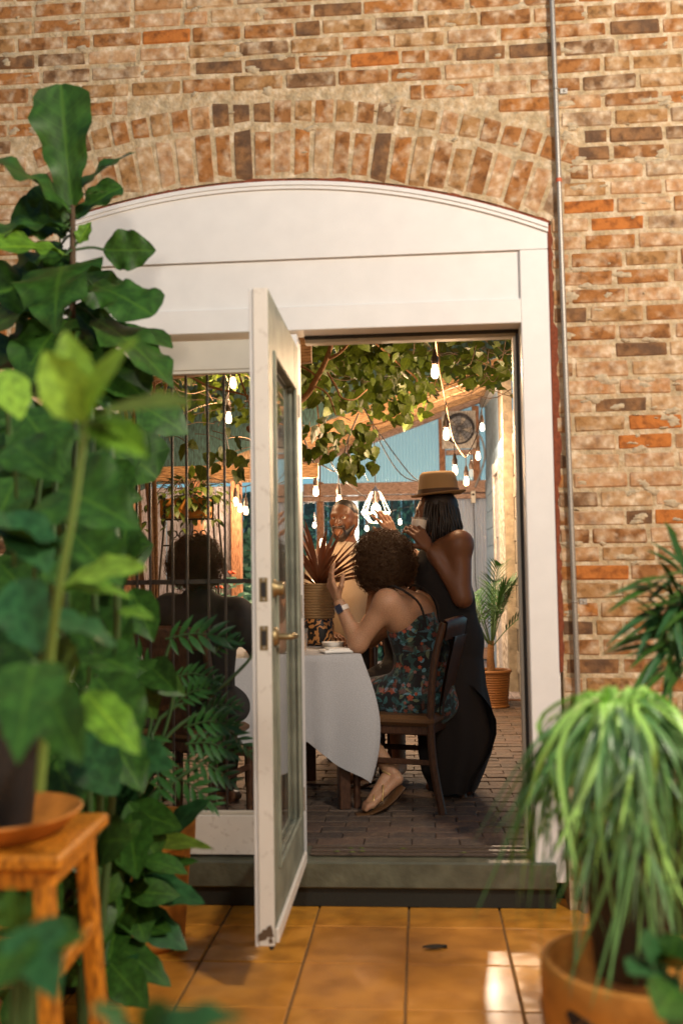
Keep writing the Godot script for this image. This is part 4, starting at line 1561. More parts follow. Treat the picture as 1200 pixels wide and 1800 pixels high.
func make_table() -> void:
	var t := thing("dining_table", "dining table hidden under a long pale tablecloth", "table", V(-0.303, 0.15, -0.92), 0.0)
	var ax := V(-0.94, 0, 0.34).normalized()
	var az := V(-0.34, 0, -0.94).normalized()
	t.transform.basis = Basis(ax, Vector3.UP, az)
	# local: x runs along the near edge away from the doorway's open side, z runs back
	var b := MB.new()
	b.box(V(0.6, 0.73, 0.42), V(1.18, 0.03, 0.82), 0.004)
	obj("table_top", b, M.wood_dark, t)
	for p in [V(0.07, 0.36, 0.07), V(1.13, 0.36, 0.07), V(0.07, 0.36, 0.77), V(1.13, 0.36, 0.77)]:
		b = MB.new()
		b.box(p, V(0.055, 0.71, 0.055), 0.004)
		b.ball(V(p.x, 0.006, p.z), V(0.02, 0.012, 0.02), 10, 6)
		obj("leg", b, M.wood_dark, t)
	# the cloth: rings of points from the middle of the top over the edge and down
	var rows := []
	var n := 220
	var ring := []
	for i in n:
		var u := float(i) / n * 4.0
		var s := int(u)
		var f := u - s
		var c := [V(0, 0, 0), V(1.2, 0, 0), V(1.2, 0, 0.84), V(0, 0, 0.84)]
		var p: Vector3 = c[s].lerp(c[(s + 1) % 4], f)
		var away: float = (0.5 - absf(f - 0.5)) * [1.2, 0.84, 1.2, 0.84][s]
		var corner := clampf(1.0 - away / 0.26, 0.0, 1.0)
		var out: Vector3 = [V(0, 0, -1), V(1, 0, 0), V(0, 0, 1), V(-1, 0, 0)][s]
		var diag: Vector3 = (p - V(0.6, 0, 0.42)).normalized()
		ring.push_back([p, out.lerp(diag, corner).normalized(), corner, f, s, away])
	for k in [0.0, 0.5, 0.97]:
		var row := PackedVector3Array()
		for r in ring:
			var p: Vector3 = V(0.6, 0, 0.42).lerp(r[0], k)
			row.push_back(V(p.x, 0.752 + 0.0015 * sin(p.x * 30) * sin(p.z * 23), p.z))
		rows.push_back(row)
	for k in 15:
		var h := k / 14.0
		var row := PackedVector3Array()
		for r in ring:
			var c2: float = r[2] * r[2]
			var drop: float = 0.395 + 0.215 * r[2] + 0.008 * sin(r[3] * 9.0 + r[4])
			var fold: float = (sin(r[3] * 27.0 + r[4] * 2.0) * 0.034 + sin(r[3] * 47.0 + h * 1.3) * 0.005) * h * (1.0 - 0.7 * c2) + 0.016 * sin(r[5] * 42.0) * h + 0.085 * pow(c2, 1.5) * sin(PI * minf(h * 0.9, 1.0)) - 0.030 * sin(PI * r[2]) * h + 0.006 + 0.012 * h
			var p: Vector3 = r[0] + r[1] * fold
			p.y = 0.752 - 0.006 * (1.0 - pow(1.0 - minf(h * 6.0, 1.0), 2.0)) - drop * h
			row.push_back(p)
		rows.push_back(row)
	b = MB.new()
	b.grid(rows, true)
	var cl := obj("tablecloth", b, M.cloth)
	cl.transform = t.transform
	tag(cl, "long pale grey tablecloth draped over the dining table", "tablecloth")
	# what stands on it
	var o := thing("striped_pot", "short pot with black and ochre animal stripes on the table", "pot", V(-0.56, 0.903, -1.50))
	b = MB.new()
	b.lathe([V2(0.001, 0.0), V2(0.07, 0.0), V2(0.082, 0.02), V2(0.085, 0.10), V2(0.076, 0.145), V2(0.07, 0.146)], Vector3.ZERO, 28)
	obj("bowl", b, mat(1, 1, 1, 0.5, {"tex": T.stripes, "uvs": V(2, 1, 1)}), o)
	o = thing("woven_planter", "tan woven basket planter holding the brown spiky plant", "planter", V(-0.555, 1.05, -1.50))
	for k in 13:
		b = MB.new()
		var ringp := []
		for j in 37:
			var a := TAU * j / 36
			var r := 0.076 + 0.011 * sin(k / 12.0 * 2.4) + 0.0025 * sin(a * 18 + PI * (k % 2))
			ringp.push_back(V(cos(a) * r, 0.008 + k * 0.0145, sin(a) * r))
		b.tube(ringp, 0.0085, 6, false)
		obj("woven_band", b, M.straw, o)
	b = MB.new()
	b.lathe([V2(0.001, 0.0), V2(0.07, 0.0), V2(0.072, 0.165), V2(0.001, 0.168)], Vector3.ZERO, 20)
	obj("soil", b, M.soil, o)
	o = thing("spiky_plant", "bushy plant with long narrow reddish brown leaves in the woven basket", "plant", V(-0.555, 1.215, -1.50))
	for k in 74:
		var a := rng.randf() * TAU
		var lift := rng.randf_range(0.15, 1.45)
		if k < 16:
			a = rng.randf_range(-0.9, 0.6)
			lift = rng.randf_range(0.2, 0.9)
		var len_ := rng.randf_range(0.28, 0.50)
		var lf := leaf_shape({"len": len_, "wid": rng.randf_range(0.02, 0.036), "n": 7, "droop": rng.randf_range(0.1, 0.8), "fold": 0.35, "tip": 1.0})
		var m := obj("leaf", lf, M.cordyline, o)
		var d := V(cos(a) * cos(lift), sin(lift), -sin(a) * cos(lift))
		m.transform = Transform3D(facing(d, Vector3.UP + d * 0.01), d * 0.01)
	for s in [[V(-0.60, 0.9025, -1.02), "clear drinking glass standing near the table edge beside the open door"]]:
		o = thing("drinking_glass", s[1], "glass", s[0])
		b = MB.new()
		b.lathe([V2(0.001, 0.004), V2(0.026, 0.004), V2(0.033, 0.12), V2(0.0345, 0.12), V2(0.028, 0.0), V2(0.001, 0.0)], Vector3.ZERO, 24)
		obj("glass", b, M.tumbler, o)
		b = MB.new()
		b.lathe([V2(0.001, 0.006), V2(0.0255, 0.006), V2(0.0295, 0.07), V2(0.001, 0.071)], Vector3.ZERO, 24)
		obj("drink", b, mat(0.55, 0.30, 0.13, 0.05, {"alpha": 0.45}), o)
	b = MB.new()
	b.box(V(-0.40, 0.912, -1.00), V(0.20, 0.014, 0.13), 0.006, Basis(Vector3.UP, 0.35))
	b.box(V(-0.39, 0.922, -1.005), V(0.17, 0.008, 0.11), 0.003, Basis(Vector3.UP, 0.30))
	tag(obj("napkin", b, M.napkin), "folded white napkin under the elbow of the curly haired woman", "napkin")
	b = MB.new()
	b.lathe([V2(0.001, 0.0), V2(0.05, 0.0), V2(0.058, 0.03), V2(0.055, 0.03), V2(0.001, 0.01)], V(-0.47, 0.903, -1.32), 20)
	tag(obj("candle_bowl", b, M.napkin), "small pale bowl beside the striped pot", "bowl")


func make_chair_at(called: String, label: String, at: Vector3, turn: float) -> Node3D:
	# local: the seat faces -x, the back stands at +x; 0.43 wide
	var c := thing(called, label, "chair", at, turn, "dark wooden dining chairs")
	var b := MB.new()
	b.box(V(0, 0.435, 0), V(0.43, 0.05, 0.42), 0.018)
	obj("seat", b, M.seat, c)
	for s in [-1, 1]:
		b = MB.new()
		b.tube(curve([V(0.245, 0.004, s * 0.185), V(0.205, 0.22, s * 0.185), V(0.195, 0.44, s * 0.185), V(0.215, 0.70, s * 0.18), V(0.265, 0.90, s * 0.17)], 12), taper(0.021, 0.018, 13), 8)
		obj("rear_leg", b, M.wood_dark, c)
		b = MB.new()
		b.tube([V(-0.185, 0.004, s * 0.185), V(-0.185, 0.42, s * 0.185)], [0.017, 0.022], 8)
		obj("front_leg", b, M.wood_dark, c)
		b = MB.new()
		b.box(V(0.005, 0.24, s * 0.185), V(0.37, 0.026, 0.018), 0.004)
		obj("stretcher", b, M.wood_dark, c)
	b = MB.new()
	b.box(V(0.0, 0.39, 0.0), V(0.39, 0.05, 0.36), 0.006)
	b.box(V(-0.185, 0.30, 0.0), V(0.018, 0.026, 0.35), 0.004)
	obj("apron", b, M.wood_dark, c)
	b = MB.new()
	var rows := []
	for y in [0.82, 0.86, 0.90, 0.915]:
		var row := PackedVector3Array()
		for k in 9:
			var z := lerpf(-0.175, 0.175, k / 8.0)
			row.push_back(V(0.225 + (y - 0.7) * 0.2 + 0.03 * (1.0 - pow(z / 0.175, 2)), y + 0.012 * (1.0 - pow(z / 0.175, 2)), z))
		rows.push_back(row)
	for y in [0.90, 0.86, 0.815]:
		var row := PackedVector3Array()
		for k in 9:
			var z := lerpf(-0.175, 0.175, k / 8.0)
			row.push_back(V(0.247 + (y - 0.7) * 0.2 + 0.03 * (1.0 - pow(z / 0.175, 2)), y + 0.012 * (1.0 - pow(z / 0.175, 2)), z))
		rows.push_back(row)
	b.grid(rows)
	obj("top_rail", b, M.wood_dark, c)
	b = MB.new()
	rows = []
	for side in 2:
		for i in 7:
			var u := i / 6.0 if side == 0 else 1.0 - i / 6.0
			var row := PackedVector3Array()
			for k in 5:
				var z := lerpf(-0.10, 0.10, k / 4.0)
				row.push_back(V(0.205 + 0.085 * pow(u, 1.3) + 0.014 * side, 0.45 + 0.38 * u, z * (0.85 + 0.25 * u)))
			rows.push_back(row)
	b.grid(rows)
	obj("back_splat", b, M.wood_dark, c)
	return c


func make_chairs() -> void:
	var turn := -0.30
	make_chair_at("dining_chair", "dark wooden chair under the curly haired woman in the printed dress", V(-0.10, 0.15, -1.10), turn)
	make_chair_at("dining_chair", "dark wooden chair under the person in dark clothes behind the closed door", V(-1.05, 0.15, -0.66), -PI / 2 - 0.25)


func make_palm() -> void:
	var o := thing("wicker_pot", "round brown wicker pot holding the small palm by the timber post", "pot", V(0.575, 0.15, -4.60))
	var b := MB.new()
	b.lathe([V2(0.001, 0.01), V2(0.115, 0.01), V2(0.14, 0.29), V2(0.13, 0.29), V2(0.12, 0.25), V2(0.001, 0.25)], Vector3.ZERO, 30)
	obj("liner", b, M.soil, o)
	for k in 15:
		b = MB.new()
		var pts := []
		for j in 49:
			var a := TAU * j / 48
			var r := lerpf(0.118, 0.145, k / 14.0) + 0.004 * sin(a * 24 + PI * (k % 2))
			if k == 0 or k == 14:
				r += 0.008
			pts.push_back(V(cos(a) * r, 0.012 + k * 0.0205, sin(a) * r))
		b.tube(pts, 0.0118 if k % 14 else 0.015, 6, false)
		obj("woven_band", b, M.wicker, o)
	var p := thing("potted_palm", "small feathery palm with arching fronds in the wicker pot", "palm", V(0.575, 0.40, -4.60))
	b = MB.new()
	b.tube(curve([V(0, 0, 0), V(-0.01, 0.15, 0.01), V(0.0, 0.30, 0.0)], 6), taper(0.04, 0.025, 7), 10)
	obj("trunk", b, M.bark, p)
	for k in 19:
		var a := k * 2.4 + 0.6
		var lift := 0.5 + 0.9 * fposmod(k * 0.37, 1.0)
		var reach := rng.randf_range(0.44, 0.70)
		var d := V(cos(a) * cos(lift) * 0.8, sin(lift), sin(a) * cos(lift) * 0.8)
		var spine := curve([V(0, 0.24, 0), V(0, 0.30, 0) + d * reach * 0.45, V(0, 0.30, 0) + d * reach * 0.85 + V(0, -0.01, 0), V(0, 0.26, 0) + d * reach * 1.15 + V(d.x, 0, d.z) * 0.10 + V(0, -0.10, 0)], 18)
		var q := MB.new()
		q.tube(spine, taper(0.006, 0.002, 19), 5)
		var fr := obj("frond", q, M.stem_dark, p)
		q = MB.new()
		for i in range(5, 19):
			var t: Vector3 = (spine[mini(i + 1, 18)] - spine[i - 1]).normalized()
			var side := t.cross(Vector3.UP).normalized()
			for s in [-1, 1]:
				var l := 0.20 * sin(PI * (0.2 + 0.75 * (i - 5) / 13.0))
				var dir: Vector3 = (side * s * 0.8 + t * 0.75 + V(0, 0.28, 0)).normalized()
				var lf := leaf_shape({"len": l, "wid": 0.017, "n": 3, "droop": 0.35, "fold": 0.2, "tip": 1.0})
				q.add(lf, Transform3D(facing(dir, Vector3.UP), spine[i]))
		kind(obj("leaflets", q, M.frond, fr), "stuff")


# ---------------------------------------------------------------- people
func nets(bones: Array, cell: float, k: float, mb: MB) -> void:
	# surface nets over the smooth union of tapered capsules; bone = [a, b, ra, rb, flat direction, flat factor, carve]
	var lo := Vector3.INF
	var hi := -Vector3.INF
	for bn in bones:
		var m: float = maxf(bn[2], bn[3]) + k * 0.5 + cell * 2.0
		for p in [bn[0], bn[1]]:
			lo = lo.min(p - Vector3.ONE * m)
			hi = hi.max(p + Vector3.ONE * m)
	var nx := int((hi.x - lo.x) / cell) + 2
	var ny := int((hi.y - lo.y) / cell) + 2
	var nz := int((hi.z - lo.z) / cell) + 2
	var f := PackedFloat32Array()
	f.resize(nx * ny * nz)
	f.fill(1.0)
	for bn in bones:
		var a: Vector3 = bn[0]
		var b: Vector3 = bn[1]
		var ra: float = bn[2]
		var rb: float = bn[3]
		var flat: bool = bn.size() > 5 and bn[5] != 1.0
		var fd: Vector3 = bn[4] if flat else Vector3.ZERO
		var fs: float = bn[5] - 1.0 if flat else 0.0
		var carve: bool = bn.size() > 6 and bn[6]
		var m := maxf(ra, rb) + k + cell * 1.5
		var l := a.min(b) - Vector3.ONE * m - lo
		var h := a.max(b) + Vector3.ONE * m - lo
		var x0 := maxi(0, int(l.x / cell))
		var x1 := mini(nx - 1, int(h.x / cell) + 1)
		var y0 := maxi(0, int(l.y / cell))
		var y1 := mini(ny - 1, int(h.y / cell) + 1)
		var z0 := maxi(0, int(l.z / cell))
		var z1 := mini(nz - 1, int(h.z / cell) + 1)
		var ab := b - a
		var il := 1.0 / maxf(ab.length_squared(), 1e-9)
		var dr := rb - ra
		for z in range(z0, z1 + 1):
			for y in range(y0, y1 + 1):
				var id := (z * ny + y) * nx + x0
				var p := Vector3(lo.x + x0 * cell, lo.y + y * cell, lo.z + z * cell) - a
				for x in range(x0, x1 + 1):
					var q := p
					if flat:
						q += fd * (p.dot(fd) * fs)
					var t := clampf(q.dot(ab) * il, 0.0, 1.0)
					var d := (q - ab * t).length() - ra - dr * t
					var g := f[id]
					if carve:
						var hh := k * 0.5 - absf(g + d)
						f[id] = maxf(g, -d) + (hh * hh / (k * 2.0) if hh > 0.0 else 0.0)
					else:
						var hh := k - absf(g - d)
						f[id] = minf(g, d) - (hh * hh / (4.0 * k) if hh > 0.0 else 0.0)
					p.x += cell
					id += 1
	var at := PackedInt32Array()
	at.resize(nx * ny * nz)
	at.fill(-1)
	var dx := 1
	var dy := nx
	var dz := nx * ny
	var lim := cell * 2.2
	for z in nz - 1:
		for y in ny - 1:
			var id := (z * ny + y) * nx - 1
			for x in nx - 1:
				id += 1
				var c0 := f[id]
				if c0 > lim or c0 < -lim:
					continue
				var c := [c0, f[id + dx], f[id + dy], f[id + dx + dy], f[id + dz], f[id + dx + dz], f[id + dy + dz], f[id + dx + dy + dz]]
				var n := 0
				for v in c:
					if v < 0.0:
						n += 1
				if n == 0 or n == 8:
					continue
				var s := Vector3.ZERO
				var e := 0
				for pr in [[0, 1], [2, 3], [4, 5], [6, 7], [0, 2], [1, 3], [4, 6], [5, 7], [0, 4], [1, 5], [2, 6], [3, 7]]:
					var u: float = c[pr[0]]
					var w: float = c[pr[1]]
					if (u < 0.0) != (w < 0.0):
						var t := u / (u - w)
						s += Vector3(pr[0] & 1, (pr[0] >> 1) & 1, pr[0] >> 2).lerp(Vector3(pr[1] & 1, (pr[1] >> 1) & 1, pr[1] >> 2), t)
						e += 1
				at[id] = mb.vert(lo + (Vector3(x, y, z) + s / e) * cell)
	for z in range(1, nz - 1):
		for y in range(1, ny - 1):
			for x in range(1, nx - 1):
				var id := (z * ny + y) * nx + x
				if at[id] < 0:
					continue
				var v0 := f[id]
				for ax in 3:
					var st: int = [dx, dy, dz][ax]
					var v1 := f[id + st]
					if (v0 < 0.0) == (v1 < 0.0):
						continue
					var p: int = [dy, dz, dx][ax]
					var q: int = [dz, dx, dy][ax]
					var i0 := at[id]
					var i1 := at[id - p]
					var i2 := at[id - p - q]
					var i3 := at[id - q]
					if i0 < 0 or i1 < 0 or i2 < 0 or i3 < 0:
						continue
					if v0 < 0.0:
						mb.tri(i0, i2, i1)
						mb.tri(i0, i3, i2)
					else:
						mb.tri(i0, i1, i2)
						mb.tri(i0, i2, i3)


func head_bones(c: Vector3, fwd: Vector3, up: Vector3, s := 1.0) -> Array:
	# c: middle of the skull; the face looks along fwd
	var f := fwd.normalized()
	var u := (up - f * up.dot(f)).normalized()
	var r := f.cross(u)
	var P := func(x: float, y: float, z: float) -> Vector3:
		return c + (r * x + u * y + f * z) * s
	var b := []
	b.push_back([P.call(0, 0.025, -0.025), P.call(0, 0.03, 0.02), 0.078 * s, 0.074 * s, r, 1.08])
	b.push_back([P.call(0, -0.02, 0.03), P.call(0, -0.085, 0.058), 0.062 * s, 0.036 * s, r, 1.0])
	b.push_back([P.call(0, -0.095, 0.072), P.call(0, -0.098, 0.078), 0.019 * s, 0.017 * s])
	b.push_back([P.call(0, 0.008, 0.094), P.call(0, -0.03, 0.112), 0.009 * s, 0.0135 * s])
	for q in [-1, 1]:
		b.push_back([P.call(q * 0.011, -0.034, 0.10), P.call(q * 0.012, -0.034, 0.097), 0.009 * s, 0.009 * s])
		b.push_back([P.call(q * 0.012, 0.022, 0.087), P.call(q * 0.045, 0.022, 0.072), 0.012 * s, 0.012 * s])
		b.push_back([P.call(q * 0.045, -0.02, 0.062), P.call(q * 0.04, -0.03, 0.064), 0.02 * s, 0.018 * s])
		b.push_back([P.call(q * 0.05, -0.075, 0.02), P.call(q * 0.062, -0.03, 0.0), 0.02 * s, 0.02 * s])
		b.push_back([P.call(q * 0.076, 0.012, -0.005), P.call(q * 0.074, -0.03, 0.0), 0.016 * s, 0.010 * s, r, 1.7])
	b.push_back([P.call(-0.017, -0.062, 0.086), P.call(0.017, -0.062, 0.086), 0.012 * s, 0.012 * s])
	b.push_back([P.call(-0.013, -0.070, 0.085), P.call(0.013, -0.070, 0.085), 0.012 * s, 0.012 * s])
	for q in [-1, 1]:
		b.push_back([P.call(q * 0.026, 0.006, 0.098), P.call(q * 0.036, 0.006, 0.094), 0.012 * s, 0.012 * s, r, 1.0, true])
	return b


func add_head(mb: MB, c: Vector3, fwd: Vector3, up: Vector3, neck: Vector3, s := 1.0) -> void:
	var b := head_bones(c, fwd, up, s)
	b.insert(0, [neck, c + (up * -0.03 - fwd.normalized() * 0.02) * s, 0.052 * s, 0.05 * s])
	nets(b, 0.0055, 0.022, mb)


func add_eyes(person: Node, c: Vector3, fwd: Vector3, up: Vector3, s := 1.0) -> void:
	var f := fwd.normalized()
	var u := (up - f * up.dot(f)).normalized()
	var r := f.cross(u)
	for q in [-1, 1]:
		var e: Vector3 = c + (r * q * 0.031 + u * 0.006 + f * 0.0755) * s
		var b := MB.new()
		b.ball(e, V(1, 0.75, 1) * 0.0125 * s, 12, 8)
		var o := obj("eye", b, M.eye, person)
		b = MB.new()
		b.ball(e + f * 0.0085 * s, Vector3.ONE * 0.0062 * s, 10, 6)
		obj("iris", b, M.iris, o)


func add_hand(mb: MB, w: Vector3, dir: Vector3, palm: Vector3, side: float, curl: Array, spread := 0.12, s := 1.0) -> void:
	# w: wrist; dir: towards the fingers; palm: where the palm faces; side +1 or -1: which side the thumb is on
	var y := dir.normalized()
	var n := (palm - y * palm.dot(y)).normalized()
	var x := y.cross(n) * side
	var b := []
	b.push_back([w - y * 0.03 * s, w + y * 0.01 * s, 0.024 * s, 0.025 * s, n, 1.35])
	for i in 4:
		var o := (1.5 - i) * 0.0205 * s
		var k := w + y * (0.088 - 0.004 * absf(i - 1.0)) * s + x * o
		b.push_back([w + y * 0.012 * s + x * o * 0.55, k, 0.017 * s, 0.0125 * s, n, 1.15])
		var l: float = [0.043, 0.048, 0.045, 0.035][i] * s
		var d := (y + x * (1.5 - i) * spread).normalized()
		var a: float = curl[i]
		var p := k
		for seg in 3:
			d = (d * cos(a) + n * sin(a)).normalized()
			var q: Vector3 = p + d * l * [1.0, 0.66, 0.52][seg]
			b.push_back([p, q, (0.0098 - 0.0012 * seg) * s, (0.0088 - 0.0012 * seg) * s])
			p = q
			var nn := n
			n = (n - d * n.dot(d)).normalized()
			if n.length() < 0.5:
				n = nn
		n = (palm - y * palm.dot(y)).normalized()
	var t0 := w + y * 0.022 * s + x * 0.022 * s + n * 0.008 * s
	var t1 := t0 + (x * 0.75 + y * 0.55 + n * 0.25).normalized() * 0.045 * s
	var t2 := t1 + (x * 0.3 + y * 0.85 + n * (0.2 + float(curl[4]))).normalized() * 0.034 * s
	var t3 := t2 + (x * 0.05 + y * 0.9 + n * (0.2 + float(curl[4]) * 1.6)).normalized() * 0.027 * s
	b.push_back([t0, t1, 0.0155 * s, 0.0125 * s])
	b.push_back([t1, t2, 0.0115 * s, 0.0105 * s])
	b.push_back([t2, t3, 0.0105 * s, 0.0085 * s])
	nets(b, 0.0042, 0.008, mb)


func add_foot(mb: MB, ankle: Vector3, heel: Vector3, ball: Vector3, tip: Vector3) -> void:
	var d := (ball - heel).normalized()
	var side := d.cross(Vector3.UP).normalized()
	var up := side.cross(d)
	var b := [[ankle + (ankle - heel) * 0.5, ankle, 0.036, 0.034], [ankle, heel, 0.034, 0.028], [heel, heel.lerp(ball, 0.4), 0.028, 0.024], [ankle.lerp(ball, 0.25), ball + up * 0.006, 0.030, 0.022],
		[heel.lerp(ball, 0.5) + side * 0.012, ball + side * 0.022, 0.022, 0.018], [heel.lerp(ball, 0.5) - side * 0.01, ball - side * 0.020, 0.022, 0.019], [ankle + side * 0.028, ankle + side * 0.029, 0.012, 0.012], [ankle - side * 0.028, ankle - side * 0.029, 0.012, 0.012]]
	var t := (tip - ball).normalized()
	for i in 5:
		var o := (i - 2) * 0.0165
		var l: float = [0.040, 0.044, 0.042, 0.036, 0.028][i]
		var r: float = [0.0125, 0.0088, 0.0084, 0.008, 0.0075][i]
		var p := ball - side * -o + d * (0.004 - absf(o) * 0.15)
		b.push_back([p, p + t * l * 0.6 + up * 0.004, r, r * 0.95])
		b.push_back([p + t * l * 0.6 + up * 0.004, p + t * l - up * 0.003, r * 0.95, r * 0.85])
	nets(b, 0.0045, 0.012, mb)


func curls(c: Vector3, r: Vector3, count: int, size: float, mb: MB, keep: Callable) -> void:
	for k in count:
		var d := V(rng.randfn(), rng.randfn(), rng.randfn()).normalized()
		if not keep.call(d):
			continue
		var p := c + d * r * rng.randf_range(0.78, 1.02)
		var u := d.cross(V(rng.randfn(), rng.randfn(), rng.randfn())).normalized()
		var w := d.cross(u)
		var pts := []
		var turns := rng.randf_range(1.2, 2.2)
		var rad := size * rng.randf_range(0.5, 1.0)
		var drop := rng.randf_range(0.0, 0.02)
		for i in 9:
			var t := i / 8.0
			pts.push_back(p + (u * cos(t * TAU * turns) + w * sin(t * TAU * turns)) * rad + d * t * size * 1.8 + V(0, -drop * t, 0))
		mb.tube(pts, taper(size * 0.14, size * 0.05, 9), 4, false)


func make_people() -> void:
	seated_woman()
	standing_woman()
	man()
	waving_person()
	dark_person()


func seated_woman() -> void:
	var t := thing("person", "woman with curly brown hair in a printed sundress seated at the table, chin on hand", "person")
	var f := V(-0.82, 0, -0.57)
	var l := V(-0.57, 0, 0.82)
	var hip := V(0.0, 0.70, -1.12)
	var mid := V(-0.005, 0.90, -1.12)
	var chest := V(-0.06, 1.07, -1.10)
	var neck := V(-0.135, 1.19, -1.10)
	var head := V(-0.215, 1.335, -1.13)
	var sl := chest + l * 0.165 + V(-0.015, 0.075, 0)
	var sr := chest - l * 0.165 + V(-0.02, 0.07, 0)
	var el := V(-0.316, 0.945, -0.985)
	var wl := V(-0.405, 1.145, -1.00)
	var er := V(-0.275, 0.945, -1.36)
	var wr := V(-0.255, 1.165, -1.30)
	var kl := V(-0.43, 0.63, -1.20)
	var kr := V(-0.36, 0.63, -1.48)
	var al := V(-0.165, 0.335, -0.975)
	var ar := V(-0.30, 0.24, -1.42)
	var b := MB.new()
	nets([[hip, mid, 0.15, 0.125, f, 1.15], [mid, chest, 0.125, 0.125, f, 1.2], [chest, neck, 0.11, 0.055], [chest + l * 0.09, sl, 0.085, 0.068], [chest - l * 0.09, sr, 0.085, 0.066],
		[neck, head + V(0.01, -0.05, 0), 0.052, 0.05], [sl, el, 0.058, 0.043], [el, wl, 0.044, 0.029], [sr, er, 0.056, 0.042], [er, wr, 0.042, 0.028],
		[hip + l * 0.085, kl, 0.098, 0.062], [hip - l * 0.085, kr, 0.098, 0.062], [kl, al, 0.058, 0.036], [kr, ar, 0.058, 0.036],
		
		[ar, V(-0.42, 0.18, -1.49), 0.034, 0.026]], 0.011, 0.035, b)
	add_head(b, head, V(-0.80, -0.08, -0.55), Vector3.UP, neck, 0.98)
	add_foot(b, al, V(-0.135, 0.300, -0.945), V(-0.262, 0.195, -0.890), V(-0.312, 0.170, -0.868))
	add_hand(b, wl + V(-0.008, 0.022, 0), V(-0.38, 0.86, -0.05), V(0.75, 0.35, -0.5), -1.0, [0.25, 0.35, 0.5, 0.6, 0.3], 0.16, 0.98)
	add_hand(b, wr + V(0, 0.02, 0), V(0.05, 0.9, 0.25), V(0.5, 0.1, 0.8), 1.0, [0.7, 0.75, 0.8, 0.8, 0.3], 0.05, 0.95)
	obj("body", b, M.skin, t)
	# sundress: bodice and lap, open at back and shoulders
	b = MB.new()
	nets([[hip + V(0, -0.03, 0), mid, 0.172, 0.142, f, 1.1], [mid, chest + V(0.012, -0.06, 0), 0.142, 0.143, f, 1.15], [hip + l * 0.085, kl.lerp(hip, 0.2), 0.116, 0.092], [hip - l * 0.085, kr.lerp(hip, 0.2), 0.116, 0.092], [hip + V(0.03, -0.07, 0), hip + V(-0.08, -0.06, 0), 0.14, 0.14, Vector3.UP, 1.6]], 0.011, 0.04, b)
	obj("sundress", b, M.dress_print, t)
	b = MB.new()
	for s in [[sl, 1.0], [sr, -1.0]]:
		var top: Vector3 = chest + l * 0.10 * s[1] + V(-0.045, 0.155, 0)
		b.tube(curve([chest + l * 0.06 * s[1] - f * 0.135 + V(0, -0.02, 0), chest + l * 0.08 * s[1] - f * 0.10 + V(0, 0.085, 0), top, chest + l * 0.085 * s[1] + f * 0.125 + V(0, 0.0, 0)], 12), 0.0065, 6)
	obj("strap", b, M.dress_dark, t)
	b = MB.new()
	b.ball(head + V(0.035, 0.035, 0.02), V(0.115, 0.105, 0.112), 20, 14)
	b.ball(head + V(0.055, -0.045, 0.025), V(0.10, 0.09, 0.10), 18, 12)
	var fw := f
	var keep := func(d: Vector3) -> bool:
		return d.dot(fw) < 0.62 and d.y > -0.85
	curls(head + V(0.03, 0.015, 0.015), V(0.144, 0.146, 0.144), 2600, 0.019, b, keep)
	obj("hair", b, M.hair, t)
	# watch, earring, sandals
	b = MB.new()
	var wd := (wl - el).normalized()
	var wp := wl - wd * 0.03
	b.lathe([V2(0.034, -0.012), V2(0.036, -0.010), V2(0.036, 0.010), V2(0.034, 0.012)], wp, 20, facing(wd, f))
	var band := obj("watch_band", b, mat(0.62, 0.55, 0.5, 0.5), t)
	b = MB.new()
	b.box(wp + V(-0.012, 0.0, 0.036), V(0.036, 0.042, 0.012), 0.005, facing(wd, V(-0.3, 0, 1)))
	obj("watch_face", b, mat(0.02, 0.025, 0.05, 0.12), band)
	b = MB.new()
	b.box(head + V(-0.005, -0.075, 0.098), V(0.008, 0.045, 0.022), 0.003, Basis(Vector3.UP, 0.5))
	obj("earring", b, mat(0.45, 0.5, 0.75, 0.2), t)
	b = MB.new()
	var soles := [[V(-0.115, 0.272, -0.93), V(-0.19, 0.20, -0.895), V(-0.27, 0.160, -0.87), V(-0.33, 0.156, -0.855)], [V(-0.28, 0.19, -1.41), V(-0.36, 0.16, -1.45), V(-0.44, 0.158, -1.5)]]
	for s in soles:
		b = MB.new()
		var rows := []
		var pts := curve(s, 8)
		for i in 9:
			var p: Vector3 = pts[i]
			var tt: Vector3 = (pts[mini(i + 1, 8)] - pts[maxi(i - 1, 0)]).normalized()
			var sd := tt.cross(Vector3.UP).normalized()
			var up := sd.cross(tt)
			var w := 0.034 + 0.008 * sin(i * 0.7)
			rows.push_back(PackedVector3Array([p - sd * w, p - sd * w - up * 0.014, p + sd * w - up * 0.014, p + sd * w]))
		b.grid(rows, true)
		obj("sandal_sole", b, M.seat, t)
	b = MB.new()
	b.tube(curve([V(-0.245, 0.19, -0.935), V(-0.245, 0.235, -0.905), V(-0.245, 0.225, -0.872), V(-0.25, 0.18, -0.855)], 8), 0.006, 5)
	b.tube(curve([V(-0.21, 0.22, -0.945), V(-0.205, 0.275, -0.925), V(-0.20, 0.265, -0.89), V(-0.205, 0.21, -0.875)], 8), 0.005, 5)
	b.tube(curve([V(-0.17, 0.325, -1.01), V(-0.205, 0.335, -0.965), V(-0.175, 0.325, -0.935), V(-0.13, 0.30, -0.955), V(-0.15, 0.31, -1.0)], 10), 0.005, 5)
	obj("sandal_strap", b, mat(0.45, 0.30, 0.12, 0.3, {"metal": 0.5}), t)


